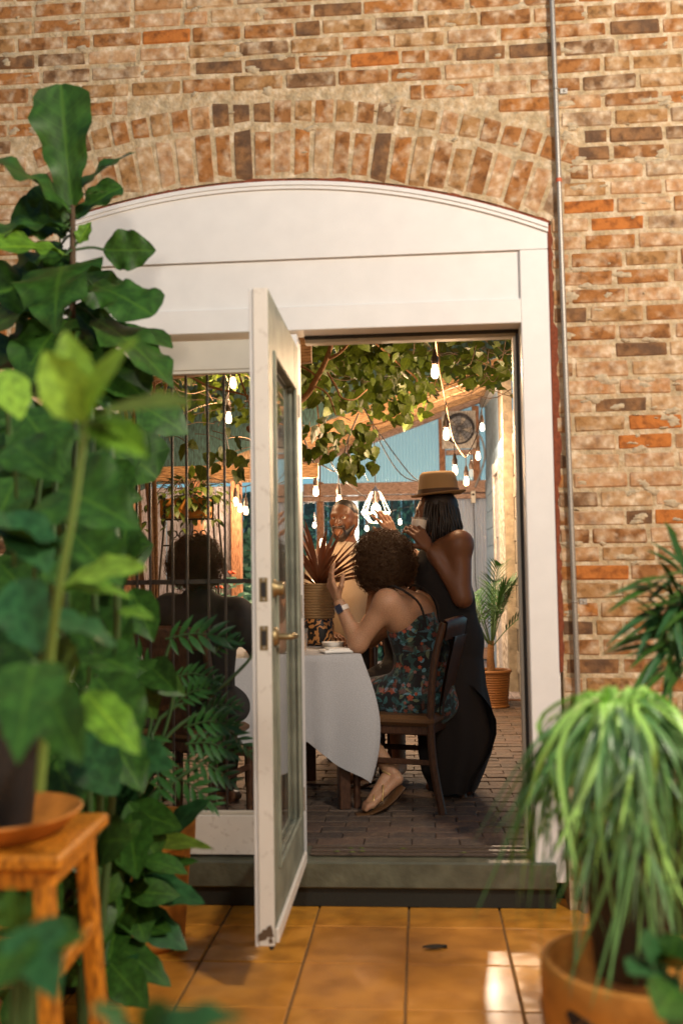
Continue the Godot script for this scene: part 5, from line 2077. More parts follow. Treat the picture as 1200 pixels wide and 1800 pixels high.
func standing_woman() -> void:
	var t := thing("person", "woman in a straw hat and long dark dress standing, drinking from a tumbler", "person")
	var f := V(-0.97, 0, -0.22)
	var l := V(-0.22, 0, 0.97)
	var chest := V(0.115, 1.33, -1.31)
	var neck := V(0.105, 1.47, -1.31)
	var head := V(0.085, 1.60, -1.31)
	var sl := V(0.195, 1.43, -1.15)
	var el := V(0.205, 1.16, -1.115)
	var wl := V(0.055, 1.395, -1.155)
	var sr := V(0.12, 1.43, -1.47)
	var er := V(-0.02, 1.23, -1.50)
	var wr := V(-0.10, 1.36, -1.43)
	var b := MB.new()
	nets([[V(0.14, 0.95, -1.31), V(0.13, 1.13, -1.31), 0.155, 0.13, f, 1.15], [V(0.13, 1.13, -1.31), chest, 0.13, 0.13, f, 1.1], [chest, neck, 0.115, 0.056], [chest + l * 0.09 + V(0.02, 0.05, 0), sl, 0.085, 0.07], [chest - l * 0.09 + V(0, 0.05, 0), sr, 0.085, 0.068],
		[neck, head + V(0.01, -0.05, 0), 0.055, 0.052], [sl, el, 0.062, 0.044], [el, wl, 0.045, 0.029], [sr, er, 0.06, 0.044], [er, wr, 0.046, 0.03],
		[V(0.145, 0.9, -1.23), V(0.15, 0.55, -1.23), 0.09, 0.06], [V(0.145, 0.9, -1.39), V(0.15, 0.55, -1.39), 0.09, 0.06], [V(0.15, 0.55, -1.23), V(0.19, 0.22, -1.25), 0.06, 0.036], [V(0.15, 0.55, -1.39), V(0.16, 0.22, -1.36), 0.06, 0.036],
		[V(0.19, 0.21, -1.25), V(0.07, 0.172, -1.27), 0.034, 0.022], [V(0.16, 0.21, -1.36), V(0.02, 0.172, -1.39), 0.034, 0.022], [V(0.205, 0.19, -1.25), V(0.22, 0.18, -1.25), 0.03, 0.026]], 0.011, 0.035, b)
	add_head(b, head, f, Vector3.UP, neck, 1.0)
	add_hand(b, wl + V(-0.018, 0.022, 0), V(-0.52, 0.80, 0.05), V(-0.55, 0.05, -0.85), 1.0, [0.55, 0.55, 0.55, 0.6, 0.35], 0.06, 1.0)
	add_hand(b, wr, V(-0.6, 0.6, 0.3), V(0.2, 0.4, 0.9), -1.0, [0.5, 0.6, 0.6, 0.7, 0.3], 0.06, 0.98)
	obj("body", b, M.skin_deep, t)
	add_eyes(t, head, f, Vector3.UP)
	# long dark dress: fitted bodice, full skirt caught back at the hem
	b = MB.new()
	nets([[V(0.14, 0.93, -1.31), V(0.13, 1.13, -1.31), 0.178, 0.148, f, 1.1], [V(0.13, 1.13, -1.31), V(0.10, 1.315, -1.31), 0.148, 0.142, f, 1.05], [V(0.05, 1.25, -1.25), V(0.045, 1.27, -1.24), 0.085, 0.08], [V(0.05, 1.25, -1.37), V(0.045, 1.27, -1.38), 0.085, 0.08], [V(0.14, 0.93, -1.31), V(0.13, 0.84, -1.31), 0.175, 0.18]], 0.012, 0.04, b)
	var bodice := obj("dress", b, M.dress_dark, t)
	b = MB.new()
	var rows := []
	var levels := [[1.0, 0.135, 0.165, 0.165, 0.0], [0.85, 0.135, 0.175, 0.185, 0.2], [0.70, 0.135, 0.185, 0.205, 0.5], [0.58, 0.15, 0.195, 0.215, 0.8], [0.47, 0.165, 0.20, 0.22, 1.0], [0.36, 0.155, 0.185, 0.215, 1.0], [0.26, 0.145, 0.155, 0.20, 1.0], [0.185, 0.145, 0.12, 0.185, 1.0]]
	for lv in levels:
		var row := PackedVector3Array()
		for j in 72:
			var a := TAU * j / 72
			var fold: float = 1.0 + lv[4] * (0.05 * sin(a * 9.0 + lv[0] * 3.0) + 0.03 * sin(a * 5.0 - lv[0] * 5.0))
			row.push_back(V(lv[1] + cos(a) * lv[2] * fold, lv[0] + 0.008 * sin(a * 9.0) * lv[4], -1.31 + sin(a) * lv[3] * fold))
		rows.push_back(row)
	b.grid(rows, true)
	obj("skirt", b, M.dress_dark, bodice)
	b = MB.new()
	rows = []
	for i in 9:
		var u := i / 8.0
		var row := PackedVector3Array()
		for j in 9:
			var w := j / 8.0
			var bulge := sin(PI * minf(u * 1.1, 1.0))
			row.push_back(V(0.245 + 0.125 * bulge * (0.55 + 0.45 * w) - 0.02 * u, 0.72 - 0.53 * u + 0.03 * w * bulge, -1.40 + 0.26 * w + 0.02 * sin(w * 9.0)))
		rows.push_back(row)
	b.grid(rows)
	var rows2 := []
	for r in rows:
		var row := PackedVector3Array()
		for p in r:
			row.push_back(p + V(-0.012, 0.004, 0.0))
		rows2.push_back(row)
	b.grid(rows2)
	obj("skirt_train", b, M.dress_dark, bodice)
	b = MB.new()
	for s in [1.0, -1.0]:
		b.tube(curve([chest + l * 0.07 * s - f * 0.125, chest + l * 0.085 * s - f * 0.03 + V(0, 0.135, 0), chest + l * 0.08 * s + f * 0.12 + V(0, 0.03, 0)], 10), 0.006, 5)
	obj("strap", b, M.dress_dark, t)
	b = MB.new()
	b.tube(curve([V(-0.055, 1.145, -1.19), V(-0.01, 1.14, -1.165), V(0.03, 1.15, -1.16)], 6), 0.011, 6)
	obj("belt_ring", b, M.brass, t)
	# locs
	b = MB.new()
	b.ball(head + V(0.02, 0.035, 0.0), V(0.098, 0.088, 0.094), 18, 12)
	for k in 150:
		var a := rng.randf_range(-2.1, 2.1)
		var d := (-f * cos(a) + l * sin(a)).normalized()
		var top := head + d * 0.088 + V(0.01, rng.randf_range(0.0, 0.06), 0)
		var ln := rng.randf_range(0.13, 0.24)
		b.tube(curve([top, top + d * 0.022 + V(0, -0.06, 0), top + d * rng.randf_range(0.005, 0.035) + V(rng.randf_range(-0.015, 0.015), -ln * 0.7, 0), top + d * rng.randf_range(-0.01, 0.03) + V(0, -ln, 0)], 8), taper(rng.randf_range(0.005, 0.009), 0.004, 9), 5)
	obj("hair", b, M.hair_black, t)
	b = MB.new()
	b.lathe([V2(0.012, 0.0), V2(0.014, 0.003), V2(0.012, 0.006)], head + V(-0.015, -0.055, 0.10), 12, Basis(Vector3.RIGHT, PI / 2))
	obj("earring", b, M.steel, t)
	# her hat and glass are things of their own
	var h := thing("straw_hat", "tan straw trilby hat with a dark band worn by the standing woman", "hat", head + V(0.014, 0.088, 0.0))
	h.rotation = V(0, 0, 0.03)
	b = MB.new()
	rows = []
	for p in [[0.136, 0.026, 0.02], [0.134, 0.020, 0.0], [0.114, 0.008, 0.0], [0.102, 0.006, 0.0], [0.100, 0.03, 0.0], [0.095, 0.075, 0.0], [0.088, 0.112, 0.0], [0.077, 0.126, 0.0], [0.045, 0.116, 0.0], [0.001, 0.102, 0.0]]:
		var row := PackedVector3Array()
		for j in 40:
			var a := TAU * j / 40
			var brim: float = maxf(0.0, (p[0] - 0.102) / 0.048)
			row.push_back(V(cos(a) * p[0] * 1.07, p[1] + brim * (0.014 * cos(a) - 0.016), sin(a) * p[0] * 0.93))
		rows.push_back(row)
	b.grid(rows, true)
	obj("crown_and_brim", b, M.straw, h)
	b = MB.new()
	b.lathe([V2(0.1035, 0.010), V2(0.1015, 0.036), V2(0.099, 0.036)], Vector3.ZERO, 40, Basis.from_scale(V(1.07, 1, 0.93)))
	obj("hat_band", b, mat(0.06, 0.028, 0.012, 0.7), h)
	var g := thing("tumbler", "frosted tumbler of pale drink held to the lips of the standing woman", "glass", V(-0.012, 1.478, -1.215))
	g.rotation = V(0, 0, -0.12)
	b = MB.new()
	b.lathe([V2(0.001, 0.004), V2(0.034, 0.004), V2(0.041, 0.095), V2(0.0425, 0.095), V2(0.036, 0.0), V2(0.001, 0.0)], Vector3.ZERO, 26)
	obj("glass", b, M.tumbler, g)
	b = MB.new()
	b.lathe([V2(0.001, 0.006), V2(0.0335, 0.006), V2(0.0395, 0.084), V2(0.001, 0.085)], Vector3.ZERO, 26)
	obj("drink", b, mat(0.78, 0.72, 0.66, 0.3), g)


func man() -> void:
	var t := thing("person", "bearded man with cropped hair and a light shirt standing behind the table", "person")
	var f := V(-0.30, 0, 0.95).normalized()
	var l := V(0.95, 0, 0.30)
	var z := -2.3
	var x := -0.455
	var chest := V(x, 1.30, z)
	var neck := V(x - 0.005, 1.46, z + 0.01)
	var head := V(x - 0.015, 1.625, z + 0.03)
	var b := MB.new()
	nets([[V(x, 0.98, z), V(x, 1.12, z), 0.145, 0.14, f, 1.2], [V(x, 1.12, z), chest, 0.14, 0.145, f, 1.25], [chest, neck, 0.13, 0.062], [chest + l * 0.1 + V(0, 0.06, 0), chest + l * 0.19 + V(0, 0.07, 0), 0.085, 0.07], [chest - l * 0.1 + V(0, 0.06, 0), chest - l * 0.19 + V(0, 0.07, 0), 0.085, 0.07],
		[neck, head + V(0, -0.05, 0), 0.06, 0.056],
		[chest + l * 0.2 + V(0, 0.06, 0), V(x + 0.23, 1.07, z + 0.06), 0.058, 0.046], [V(x + 0.23, 1.07, z + 0.06), V(x + 0.13, 0.93, z + 0.22), 0.046, 0.034],
		[chest - l * 0.2 + V(0, 0.06, 0), V(x - 0.23, 1.07, z + 0.04), 0.058, 0.046], [V(x - 0.23, 1.07, z + 0.04), V(x - 0.13, 0.94, z + 0.2), 0.046, 0.034],
		[V(x + 0.08, 0.97, z), V(x + 0.09, 0.58, z), 0.09, 0.065], [V(x - 0.08, 0.97, z), V(x - 0.09, 0.58, z), 0.09, 0.065], [V(x + 0.09, 0.58, z), V(x + 0.09, 0.22, z - 0.03), 0.062, 0.042], [V(x - 0.09, 0.58, z), V(x - 0.09, 0.22, z - 0.03), 0.062, 0.042],
		[V(x + 0.09, 0.20, z - 0.04), V(x + 0.08, 0.18, z + 0.12), 0.04, 0.03], [V(x - 0.09, 0.20, z - 0.04), V(x - 0.11, 0.18, z + 0.12), 0.04, 0.03]], 0.013, 0.035, b)
	add_head(b, head, f, Vector3.UP, neck, 1.06)
	add_hand(b, V(x + 0.12, 0.925, z + 0.24), V(-0.5, -0.1, 0.6), V(0, -1, 0), -1.0, [0.3, 0.3, 0.3, 0.3, 0.2])
	add_hand(b, V(x - 0.12, 0.935, z + 0.22), V(0.5, -0.1, 0.6), V(0, -1, 0), 1.0, [0.3, 0.3, 0.3, 0.3, 0.2])
	obj("body", b, M.skin_man, t)
	add_eyes(t, head, f, Vector3.UP, 1.06)
	b = MB.new()
	var u := Vector3.UP
	nets([[head + u * 0.042 - f * 0.028, head + u * 0.048 + f * 0.008, 0.0835, 0.078, l, 1.05], [head - u * 0.02 - f * 0.06, head - u * 0.04 - f * 0.055, 0.045, 0.03]], 0.007, 0.02, b)
	obj("hair", b, M.hair_black, t)
	b = MB.new()
	nets([[head - u * 0.112 + f * 0.052, head - u * 0.104 + f * 0.078, 0.030, 0.026], [head - u * 0.10 + f * 0.07 + l * 0.022, head - u * 0.03 + f * 0.008 + l * 0.076, 0.026, 0.010], [head - u * 0.10 + f * 0.07 - l * 0.022, head - u * 0.03 + f * 0.008 - l * 0.076, 0.026, 0.010], [head - u * 0.052 + f * 0.108 - l * 0.028, head - u * 0.05 + f * 0.112, 0.008, 0.009], [head - u * 0.052 + f * 0.108 + l * 0.028, head - u * 0.05 + f * 0.112, 0.008, 0.009], [head - u * 0.055 + f * 0.1 + l * 0.032, head - u * 0.095 + f * 0.08 + l * 0.028, 0.009, 0.012], [head - u * 0.055 + f * 0.1 - l * 0.032, head - u * 0.095 + f * 0.08 - l * 0.028, 0.009, 0.012]], 0.005, 0.016, b)
	obj("beard", b, M.hair_black, t)
	b = MB.new()
	nets([[V(x, 0.93, z), V(x, 1.12, z), 0.165, 0.16, f, 1.15], [V(x, 1.12, z), chest, 0.16, 0.165, f, 1.2], [chest + V(0, 0.05, 0), neck + V(0, -0.05, 0), 0.14, 0.082], [chest + l * 0.1 + V(0, 0.06, 0), chest + l * 0.2 + V(0, 0.06, 0), 0.1, 0.084], [chest - l * 0.1 + V(0, 0.06, 0), chest - l * 0.2 + V(0, 0.06, 0), 0.1, 0.084],
		[chest + l * 0.2 + V(0, 0.05, 0), V(x + 0.22, 1.14, z + 0.045), 0.078, 0.072], [chest - l * 0.2 + V(0, 0.05, 0), V(x - 0.22, 1.14, z + 0.03), 0.078, 0.072], [neck + u * -0.03 - f * 0.02, neck + u * -0.025 + f * 0.02, 0.075, 0.072]], 0.012, 0.03, b)
	obj("shirt", b, M.shirt, t)
	b = MB.new()
	nets([[V(x + 0.08, 0.98, z), V(x + 0.09, 0.24, z - 0.02), 0.105, 0.068], [V(x - 0.08, 0.98, z), V(x - 0.09, 0.24, z - 0.02), 0.105, 0.068]], 0.015, 0.04, b)
	obj("trousers", b, M.jacket, t)


func waving_person() -> void:
	var t := thing("person", "person with a raised bare arm seated behind the curly haired woman", "person")
	var f := V(-0.35, 0, 0.94).normalized()
	var l := V(0.94, 0, 0.35)
	var hip := V(-0.07, 0.70, -2.0)
	var chest := V(-0.09, 1.04, -1.94)
	var neck := V(-0.115, 1.16, -1.92)
	var head := V(-0.205, 1.265, -1.84)
	var b := MB.new()
	var sl := chest + l * 0.15 + V(0, 0.07, 0)
	var sr := chest - l * 0.16 + V(0, 0.06, 0)
	var el := V(0.03, 1.315, -1.73)
	var wl := V(-0.135, 1.475, -1.74)
	nets([[hip, chest + V(0.01, -0.1, -0.02), 0.14, 0.125, f, 1.2], [chest + V(0.01, -0.1, -0.02), chest, 0.125, 0.125, f, 1.2], [chest, neck, 0.11, 0.055], [chest + l * 0.09 + V(0, 0.04, 0), sl, 0.08, 0.066], [chest - l * 0.09 + V(0, 0.04, 0), sr, 0.08, 0.062], [neck, head + V(0.015, -0.05, -0.02), 0.052, 0.05],
		[sl, el, 0.062, 0.048], [el, wl, 0.048, 0.029], [sr, V(-0.34, 0.95, -1.86), 0.054, 0.042], [V(-0.34, 0.95, -1.86), V(-0.30, 0.93, -1.66), 0.042, 0.03],
		[hip + l * 0.08, V(-0.16, 0.64, -1.62), 0.09, 0.06], [hip - l * 0.08, V(-0.32, 0.64, -1.68), 0.09, 0.06], [V(-0.16, 0.64, -1.62), V(-0.14, 0.22, -1.72), 0.058, 0.036], [V(-0.32, 0.64, -1.68), V(-0.30, 0.22, -1.8), 0.058, 0.036],
		[V(-0.14, 0.2, -1.72), V(-0.18, 0.175, -1.6), 0.034, 0.024], [V(-0.30, 0.2, -1.8), V(-0.34, 0.175, -1.68), 0.034, 0.024]], 0.012, 0.035, b)
	add_head(b, head, f, Vector3.UP, neck, 0.97)
	add_hand(b, wl + V(-0.012, 0.014, 0), V(-0.42, 0.88, 0.1), V(-0.6, -0.1, -0.7), 1.0, [0.12, 0.1, 0.25, 0.35, 0.1], 0.22)
	add_hand(b, V(-0.295, 0.925, -1.64), V(0.2, 0, 0.9), V(0, -1, 0), -1.0, [0.2, 0.2, 0.2, 0.2, 0.1])
	obj("body", b, M.skin, t)
	b = MB.new()
	nets([[hip + V(0, -0.04, 0), chest + V(0.01, -0.1, -0.02), 0.16, 0.142, f, 1.15], [chest + V(0.01, -0.1, -0.02), chest + V(0, -0.03, 0), 0.142, 0.14, f, 1.15], [hip + l * 0.08, V(-0.16, 0.65, -1.66), 0.105, 0.08], [hip - l * 0.08, V(-0.32, 0.65, -1.72), 0.105, 0.08]], 0.014, 0.04, b)
	obj("top", b, M.dress_dark, t)
	b = MB.new()
	nets([[head + V(0.005, 0.04, -0.03), head + V(0, 0.04, -0.01), 0.088, 0.084], [head + V(0.02, 0.0, -0.06), head + V(0.04, -0.12, -0.09), 0.07, 0.05]], 0.009, 0.03, b)
	obj("hair", b, M.hair, t)
	add_eyes(t, head, f, Vector3.UP, 0.97)
	make_chair_at("dining_chair", "dark wooden chair under the person with the raised arm", V(-0.07, 0.15, -2.02), PI / 2 + 0.3)


func dark_person() -> void:
	var t := thing("person", "person in dark clothes with curly hair seated with their back to the closed glazed door", "person")
	var f := V(0.35, 0, -0.94).normalized()
	var l := V(-0.94, 0, -0.35)
	var hip := V(-1.03, 0.70, -0.66)
	var chest := V(-1.02, 1.05, -0.68)
	var neck := V(-1.04, 1.18, -0.69)
	var head := V(-1.045, 1.335, -0.72)
	var sl := chest + l * 0.175 + V(0, 0.07, 0)
	var sr := chest - l * 0.175 + V(0.0, 0.05, 0)
	var b := MB.new()
	var bones := [[hip, chest + V(0, -0.1, 0), 0.15, 0.135, f, 1.2], [chest + V(0, -0.1, 0), chest, 0.135, 0.14, f, 1.25], [chest, neck, 0.12, 0.058], [chest + l * 0.09 + V(0, 0.04, 0), sl, 0.085, 0.07], [chest - l * 0.09 + V(0, 0.04, 0), sr, 0.085, 0.07], [neck, head + V(0, -0.05, 0), 0.055, 0.052],
		[sl, V(-1.28, 0.92, -0.86), 0.06, 0.045], [V(-1.28, 0.92, -0.86), V(-1.12, 0.935, -1.06), 0.045, 0.03], [sr, V(-0.75, 0.93, -0.80), 0.06, 0.045], [V(-0.75, 0.93, -0.80), V(-0.80, 0.94, -1.0), 0.045, 0.03],
		[hip + l * 0.09, V(-0.98, 0.63, -1.08), 0.095, 0.062], [hip - l * 0.09, V(-0.82, 0.63, -1.04), 0.095, 0.062], [V(-0.98, 0.63, -1.08), V(-0.99, 0.22, -1.02), 0.058, 0.038], [V(-0.82, 0.63, -1.04), V(-0.82, 0.22, -0.98), 0.058, 0.038], [V(-0.99, 0.2, -1.02), V(-0.95, 0.178, -1.14), 0.036, 0.026], [V(-0.82, 0.2, -0.98), V(-0.78, 0.178, -1.10), 0.036, 0.026]]
	nets(bones, 0.013, 0.035, b)
	add_head(b, head, f, Vector3.UP, neck, 1.0)
	add_hand(b, V(-1.11, 0.935, -1.075), V(0.5, 0, -0.8), V(0, -1, 0), -1.0, [0.25, 0.25, 0.25, 0.25, 0.1])
	add_hand(b, V(-0.80, 0.94, -1.015), V(-0.1, 0, -1), V(0, -1, 0), 1.0, [0.25, 0.25, 0.25, 0.25, 0.1])
	obj("body", b, M.skin_man, t)
	add_eyes(t, head, f, Vector3.UP)
	b = MB.new()
	var cover := []
	for i in 10:
		if i == 5:
			continue
		var q: Array = bones[i].duplicate()
		q[2] += 0.02
		q[3] += 0.012 if i > 5 else 0.02
		cover.push_back(q)
	nets(cover, 0.013, 0.04, b)
	obj("jacket", b, M.jacket, t)
	b = MB.new()
	nets([[bones[10][0], bones[10][1], 0.11, 0.078], [bones[11][0], bones[11][1], 0.11, 0.078], [bones[12][0], bones[12][1] + V(0, 0.05, 0), 0.075, 0.06], [bones[13][0], bones[13][1] + V(0, 0.05, 0), 0.075, 0.06], [hip + V(0, -0.02, 0), hip, 0.16, 0.16, Vector3.UP, 1.3]], 0.014, 0.04, b)
	obj("trousers", b, M.jacket, t)
	b = MB.new()
	b.ball(head + V(-0.01, 0.03, 0.02), V(0.10, 0.10, 0.10), 18, 12)
	b.ball(head + V(-0.01, -0.03, 0.03), V(0.09, 0.085, 0.085), 16, 10)
	var keep := func(d: Vector3) -> bool:
		return d.dot(f) < 0.55 and d.y > -0.8
	curls(head + V(-0.01, 0.015, 0.015), V(0.12, 0.128, 0.12), 1500, 0.017, b, keep)
	obj("hair", b, M.hair, t)


# ---------------------------------------------------------------- plants
const PROFILE := {
	"lance": [[0.0, 0.18], [0.15, 0.7], [0.4, 1.0], [0.65, 0.8], [0.88, 0.35], [1.0, 0.02]],
	"broad": [[0.0, 0.1], [0.1, 0.5], [0.3, 0.95], [0.48, 1.0], [0.7, 0.82], [0.9, 0.36], [1.0, 0.03]],
	"fiddle": [[0.0, 0.14], [0.06, 0.42], [0.25, 0.52], [0.45, 0.76], [0.7, 1.0], [0.86, 0.94], [0.96, 0.6], [1.0, 0.15]],
	"heart": [[0.0, 0.4], [0.06, 0.86], [0.2, 1.0], [0.45, 0.88], [0.7, 0.55], [0.9, 0.2], [1.0, 0.02]],
	"round": [[0.0, 0.2], [0.1, 0.6], [0.3, 0.92], [0.5, 1.0], [0.75, 0.82], [0.93, 0.42], [1.0, 0.06]],
	"strap": [[0.0, 0.7], [0.2, 1.0], [0.7, 0.8], [0.92, 0.35], [1.0, 0.03]],
}


func width_at(shape: String, t: float) -> float:
	var p: Array = PROFILE[shape]
	for i in p.size() - 1:
		if t <= p[i + 1][0]:
			var f: float = (t - p[i][0]) / (p[i + 1][0] - p[i][0])
			return lerpf(p[i][1], p[i + 1][1], smoothstep(0.0, 1.0, f) * 0.5 + f * 0.5)
	return p[-1][1]


func leaf_shape(o: Dictionary) -> MB:
	# along +y from the origin, face towards +z, bending back by "droop"
	var b := MB.new()
	var n: int = o.get("n", 10)
	var half: int = 1 if n < 6 else 3
	var droop: float = o.get("droop", 0.4)
	var fold: float = o.get("fold", 0.14)
	var wave: float = o.get("wave", 0.0)
	var seed_: float = o.get("seed", 0.0)
	var shape: String = o.get("shape", "lance")
	var rows := []
	var y := 0.0
	var z := 0.0
	var step: float = o.len / n
	var twist: float = o.get("twist", 0.0)
	var sway: float = o.get("sway", 0.0)
	for i in n + 1:
		var t := float(i) / n
		var a := droop * t
		var w: float = width_at(shape, t) * o.wid * 0.5
		var row := PackedVector3Array()
		for j in range(-half, half + 1):
			var s := float(j) / half
			var ruf := sin(t * 17.0 + seed_ + (2.1 if s > 0 else 0.0))
			var lift: float = absf(s) * w * fold + wave * o.wid * ruf * s * s * sin(PI * t)
			var x: float = s * w * (1.0 + 0.06 * sin(t * 23.0 + seed_ * 2.0 + s) * (1.0 if wave > 0.0 else 0.0))
			var c := cos(twist * t)
			var sn := sin(twist * t)
			row.push_back(Vector3(x * c - lift * sn + sway * t * t, y + sin(a) * (lift * c + x * sn), z + cos(a) * (lift * c + x * sn)))
		rows.push_back(row)
		y += cos(a) * step
		z -= sin(a) * step
	b.grid(rows)
	return b


func lay_leaf(r: Array, parent: Node, wave := 0.05, n := 12) -> MeshInstance3D:
	# r: base, tip, width, facing, material, outline, droop
	var d: Vector3 = r[1] - r[0]
	var sh := leaf_shape({"len": d.length() * (1.0 + 0.04 * r[6]), "wid": r[2], "n": n, "droop": r[6], "shape": r[5], "wave": wave, "seed": rng.randf() * 6.0, "fold": rng.randf_range(0.04, 0.34), "twist": rng.randf_range(-0.4, 0.4) * minf(wave * 20.0, 1.0), "sway": rng.randf_range(-0.1, 0.1) * r[2]})
	var o := obj("leaf", sh, M[r[4]], parent)
	o.transform = Transform3D(facing(d, r[3]) * Basis(Vector3.RIGHT, r[6] * 0.5), r[0])
	return o


func make_left_plants() -> void:
	# fiddle-leaf fig by the arch
	var t := thing("fiddle_leaf_fig", "tall fiddle leaf fig with broad wavy leaves beside the white arch", "plant")
	var b := MB.new()
	var trunk := curve([V(-1.19, 0.3, 0.70), V(-1.17, 1.0, 0.72), V(-1.15, 1.5, 0.735), V(-1.125, 2.30, 0.777), V(-1.12, 2.52, 0.795)], 24)
	b.tube(trunk, taper(0.02, 0.008, 25), 8)
	obj("trunk", b, M.bark_fig, t)
	for r in FIG_LEAVES:
		lay_leaf(r, t, 0.10, 16)
		b = MB.new()
		var best: Vector3 = trunk[0]
		for p in trunk:
			if p.distance_to(r[0]) < best.distance_to(r[0]):
				best = p
		b.tube(curve([best, best.lerp(r[0], 0.6) + V(0, 0.01, 0), r[0] + (r[1] - r[0]) * 0.05], 5), 0.0045, 6)
		obj("petiole", b, M.stem_dark, t)
	for k in 16:
		var y := rng.randf_range(1.0, 2.2)
		var a := rng.randf_range(-0.6, 2.4)
		var p := V(-1.15, y, 0.73)
		var d := V(-cos(a) * 0.9, rng.randf_range(-0.5, 0.3), sin(a) * 0.5 - 0.35).normalized()
		lay_leaf([p + d * 0.05, p + d * rng.randf_range(0.28, 0.38), rng.randf_range(0.17, 0.23), V(0, 0.7, 0.6), "fig", "fiddle", 0.6], t, 0.06, 10)
	var p := thing("fig_planter", "dark round planter of the fiddle leaf fig, hidden among lower leaves", "planter", V(-1.19, 0, 0.70))
	b = MB.new()
	b.lathe([V2(0.001, 0.0), V2(0.15, 0.0), V2(0.19, 0.36), V2(0.175, 0.36), V2(0.165, 0.31), V2(0.001, 0.31)], Vector3.ZERO, 28)
	obj("pot", b, M.black, p)
	# climbing plant with broad leaves, nearer
	t = thing("climbing_plant", "dense climbing plant with broad blue green and lime leaves on pale canes", "plant")
	for r in MASS_LEAVES:
		lay_leaf(r, t, 0.07, 12)
		b = MB.new()
		var root: Vector3 = r[0] + V(-0.06, -0.10, -0.16)
		b.tube(curve([root, root.lerp(r[0], 0.6) + V(0.0, 0.03, 0), r[0] + (r[1] - r[0]) * 0.04], 7), 0.0045, 6)
		obj("petiole", b, M.stem_dark, t)
	for k in 5:
		b = MB.new()
		b.tube(curve([V(-1.0 + 0.03 * k, 0.0, 1.05 + 0.08 * k), V(-1.02 + 0.05 * k, 0.7, 1.1 + 0.06 * k), V(-1.1 + 0.09 * k, 1.3, 1.15 + 0.1 * k), V(-1.05 + 0.06 * k, 1.75, 1.2 + 0.05 * k)], 14), taper(0.013, 0.007, 15), 7)
		obj("cane", b, M.stem_dark, t)
	for k in 110:
		var q := V(rng.randf_range(-1.32, -0.80), rng.randf_range(0.55, 1.85), rng.randf_range(0.85, 1.45))
		if q.y < 0.95:
			q.x -= 0.05
		var d := V(rng.randf_range(-1, 1), rng.randf_range(-1.0, 0.3), rng.randf_range(-0.2, 0.9)).normalized()
		lay_leaf([q, q + d * rng.randf_range(0.14, 0.26), rng.randf_range(0.08, 0.15), V(0, 0.6, 0.8) + d.cross(Vector3.UP) * 0.3, "fig", "broad", 0.5], t, 0.04, 8)
	# pale lobed leaf on a long stalk
	t = thing("lobed_plant", "pale green lobed leaf on a long upright stalk before the fig", "plant")
	b = MB.new()
	b.tube(curve([V(-0.497, 1.531, 2.497), V(-0.52, 1.414, 2.475), V(-0.559, 1.272, 2.44), V(-0.59, 1.17, 2.39), V(-0.63, 0.95, 2.33)], 20), taper(0.0042, 0.0085, 21), 10)
	obj("stalk", b, M.stem, t)
	for r in LOBED_LEAVES:
		lay_leaf(r, t, 0.03, 12)
	# finely divided philodendron by the closed leaf
	t = thing("divided_leaf_plant", "green plant with finely divided leaves growing before the closed glazed door", "plant")
	var stalks := [[V(-0.95, 0.55, 0.75), V(-0.86, 0.83, 0.70), V(-0.70, 0.90, 0.66), V(-0.585, 1.0, 0.64), V(-0.56, 1.04, 0.63)], [V(-0.95, 0.5, 0.72), V(-0.86, 0.95, 0.7), V(-0.823, 1.08, 0.70)], [V(-0.95, 0.5, 0.72), V(-0.84, 0.8, 0.7), V(-0.805, 0.955, 0.70)], [V(-0.95, 0.5, 0.75), V(-0.87, 0.72, 0.72), V(-0.76, 0.83, 0.68), V(-0.60, 0.86, 0.62)], [V(-0.95, 0.45, 0.8), V(-0.82, 0.62, 0.78), V(-0.70, 0.70, 0.76)], [V(-0.95, 0.45, 0.85), V(-0.86, 0.6, 0.84), V(-0.80, 0.66, 0.84)]]
	for s in stalks:
		b = MB.new()
		b.tube(curve(s, 12), taper(0.008, 0.005, 13), 7)
		obj("stalk", b, M.stem_dark, t)
	var fans := [[V(-0.85, 1.085, 0.66), V(0.95, 0.06, 0.0), 0.22], [V(-0.83, 0.955, 0.66), V(1, 0.06, 0.0), 0.15], [V(-0.82, 0.87, 0.68), V(0.9, 0.45, 0.0), 0.15], [V(-0.78, 0.80, 0.70), V(1, 0.12, 0.1), 0.18], [V(-0.77, 0.75, 0.72), V(1, -0.08, 0.1), 0.17], [V(-0.78, 0.70, 0.72), V(1, -0.3, 0.1), 0.18], [V(-0.82, 0.66, 0.76), V(0.8, -0.4, 0.1), 0.18], [V(-0.70, 1.03, 0.62), V(0.8, 0.45, 0.0), 0.11], [V(-0.88, 1.0, 0.74), V(-0.6, 0.5, 0.4), 0.18], [V(-0.86, 0.80, 0.8), V(0.2, -0.8, 0.3), 0.22], [V(-0.70, 0.80, 0.62), V(0.7, -0.45, 0.0), 0.15], [V(-0.74, 0.84, 0.66), V(1.0, 0.25, 0.0), 0.14], [V(-0.74, 0.90, 0.64), V(0.9, 0.5, 0.0), 0.10]]
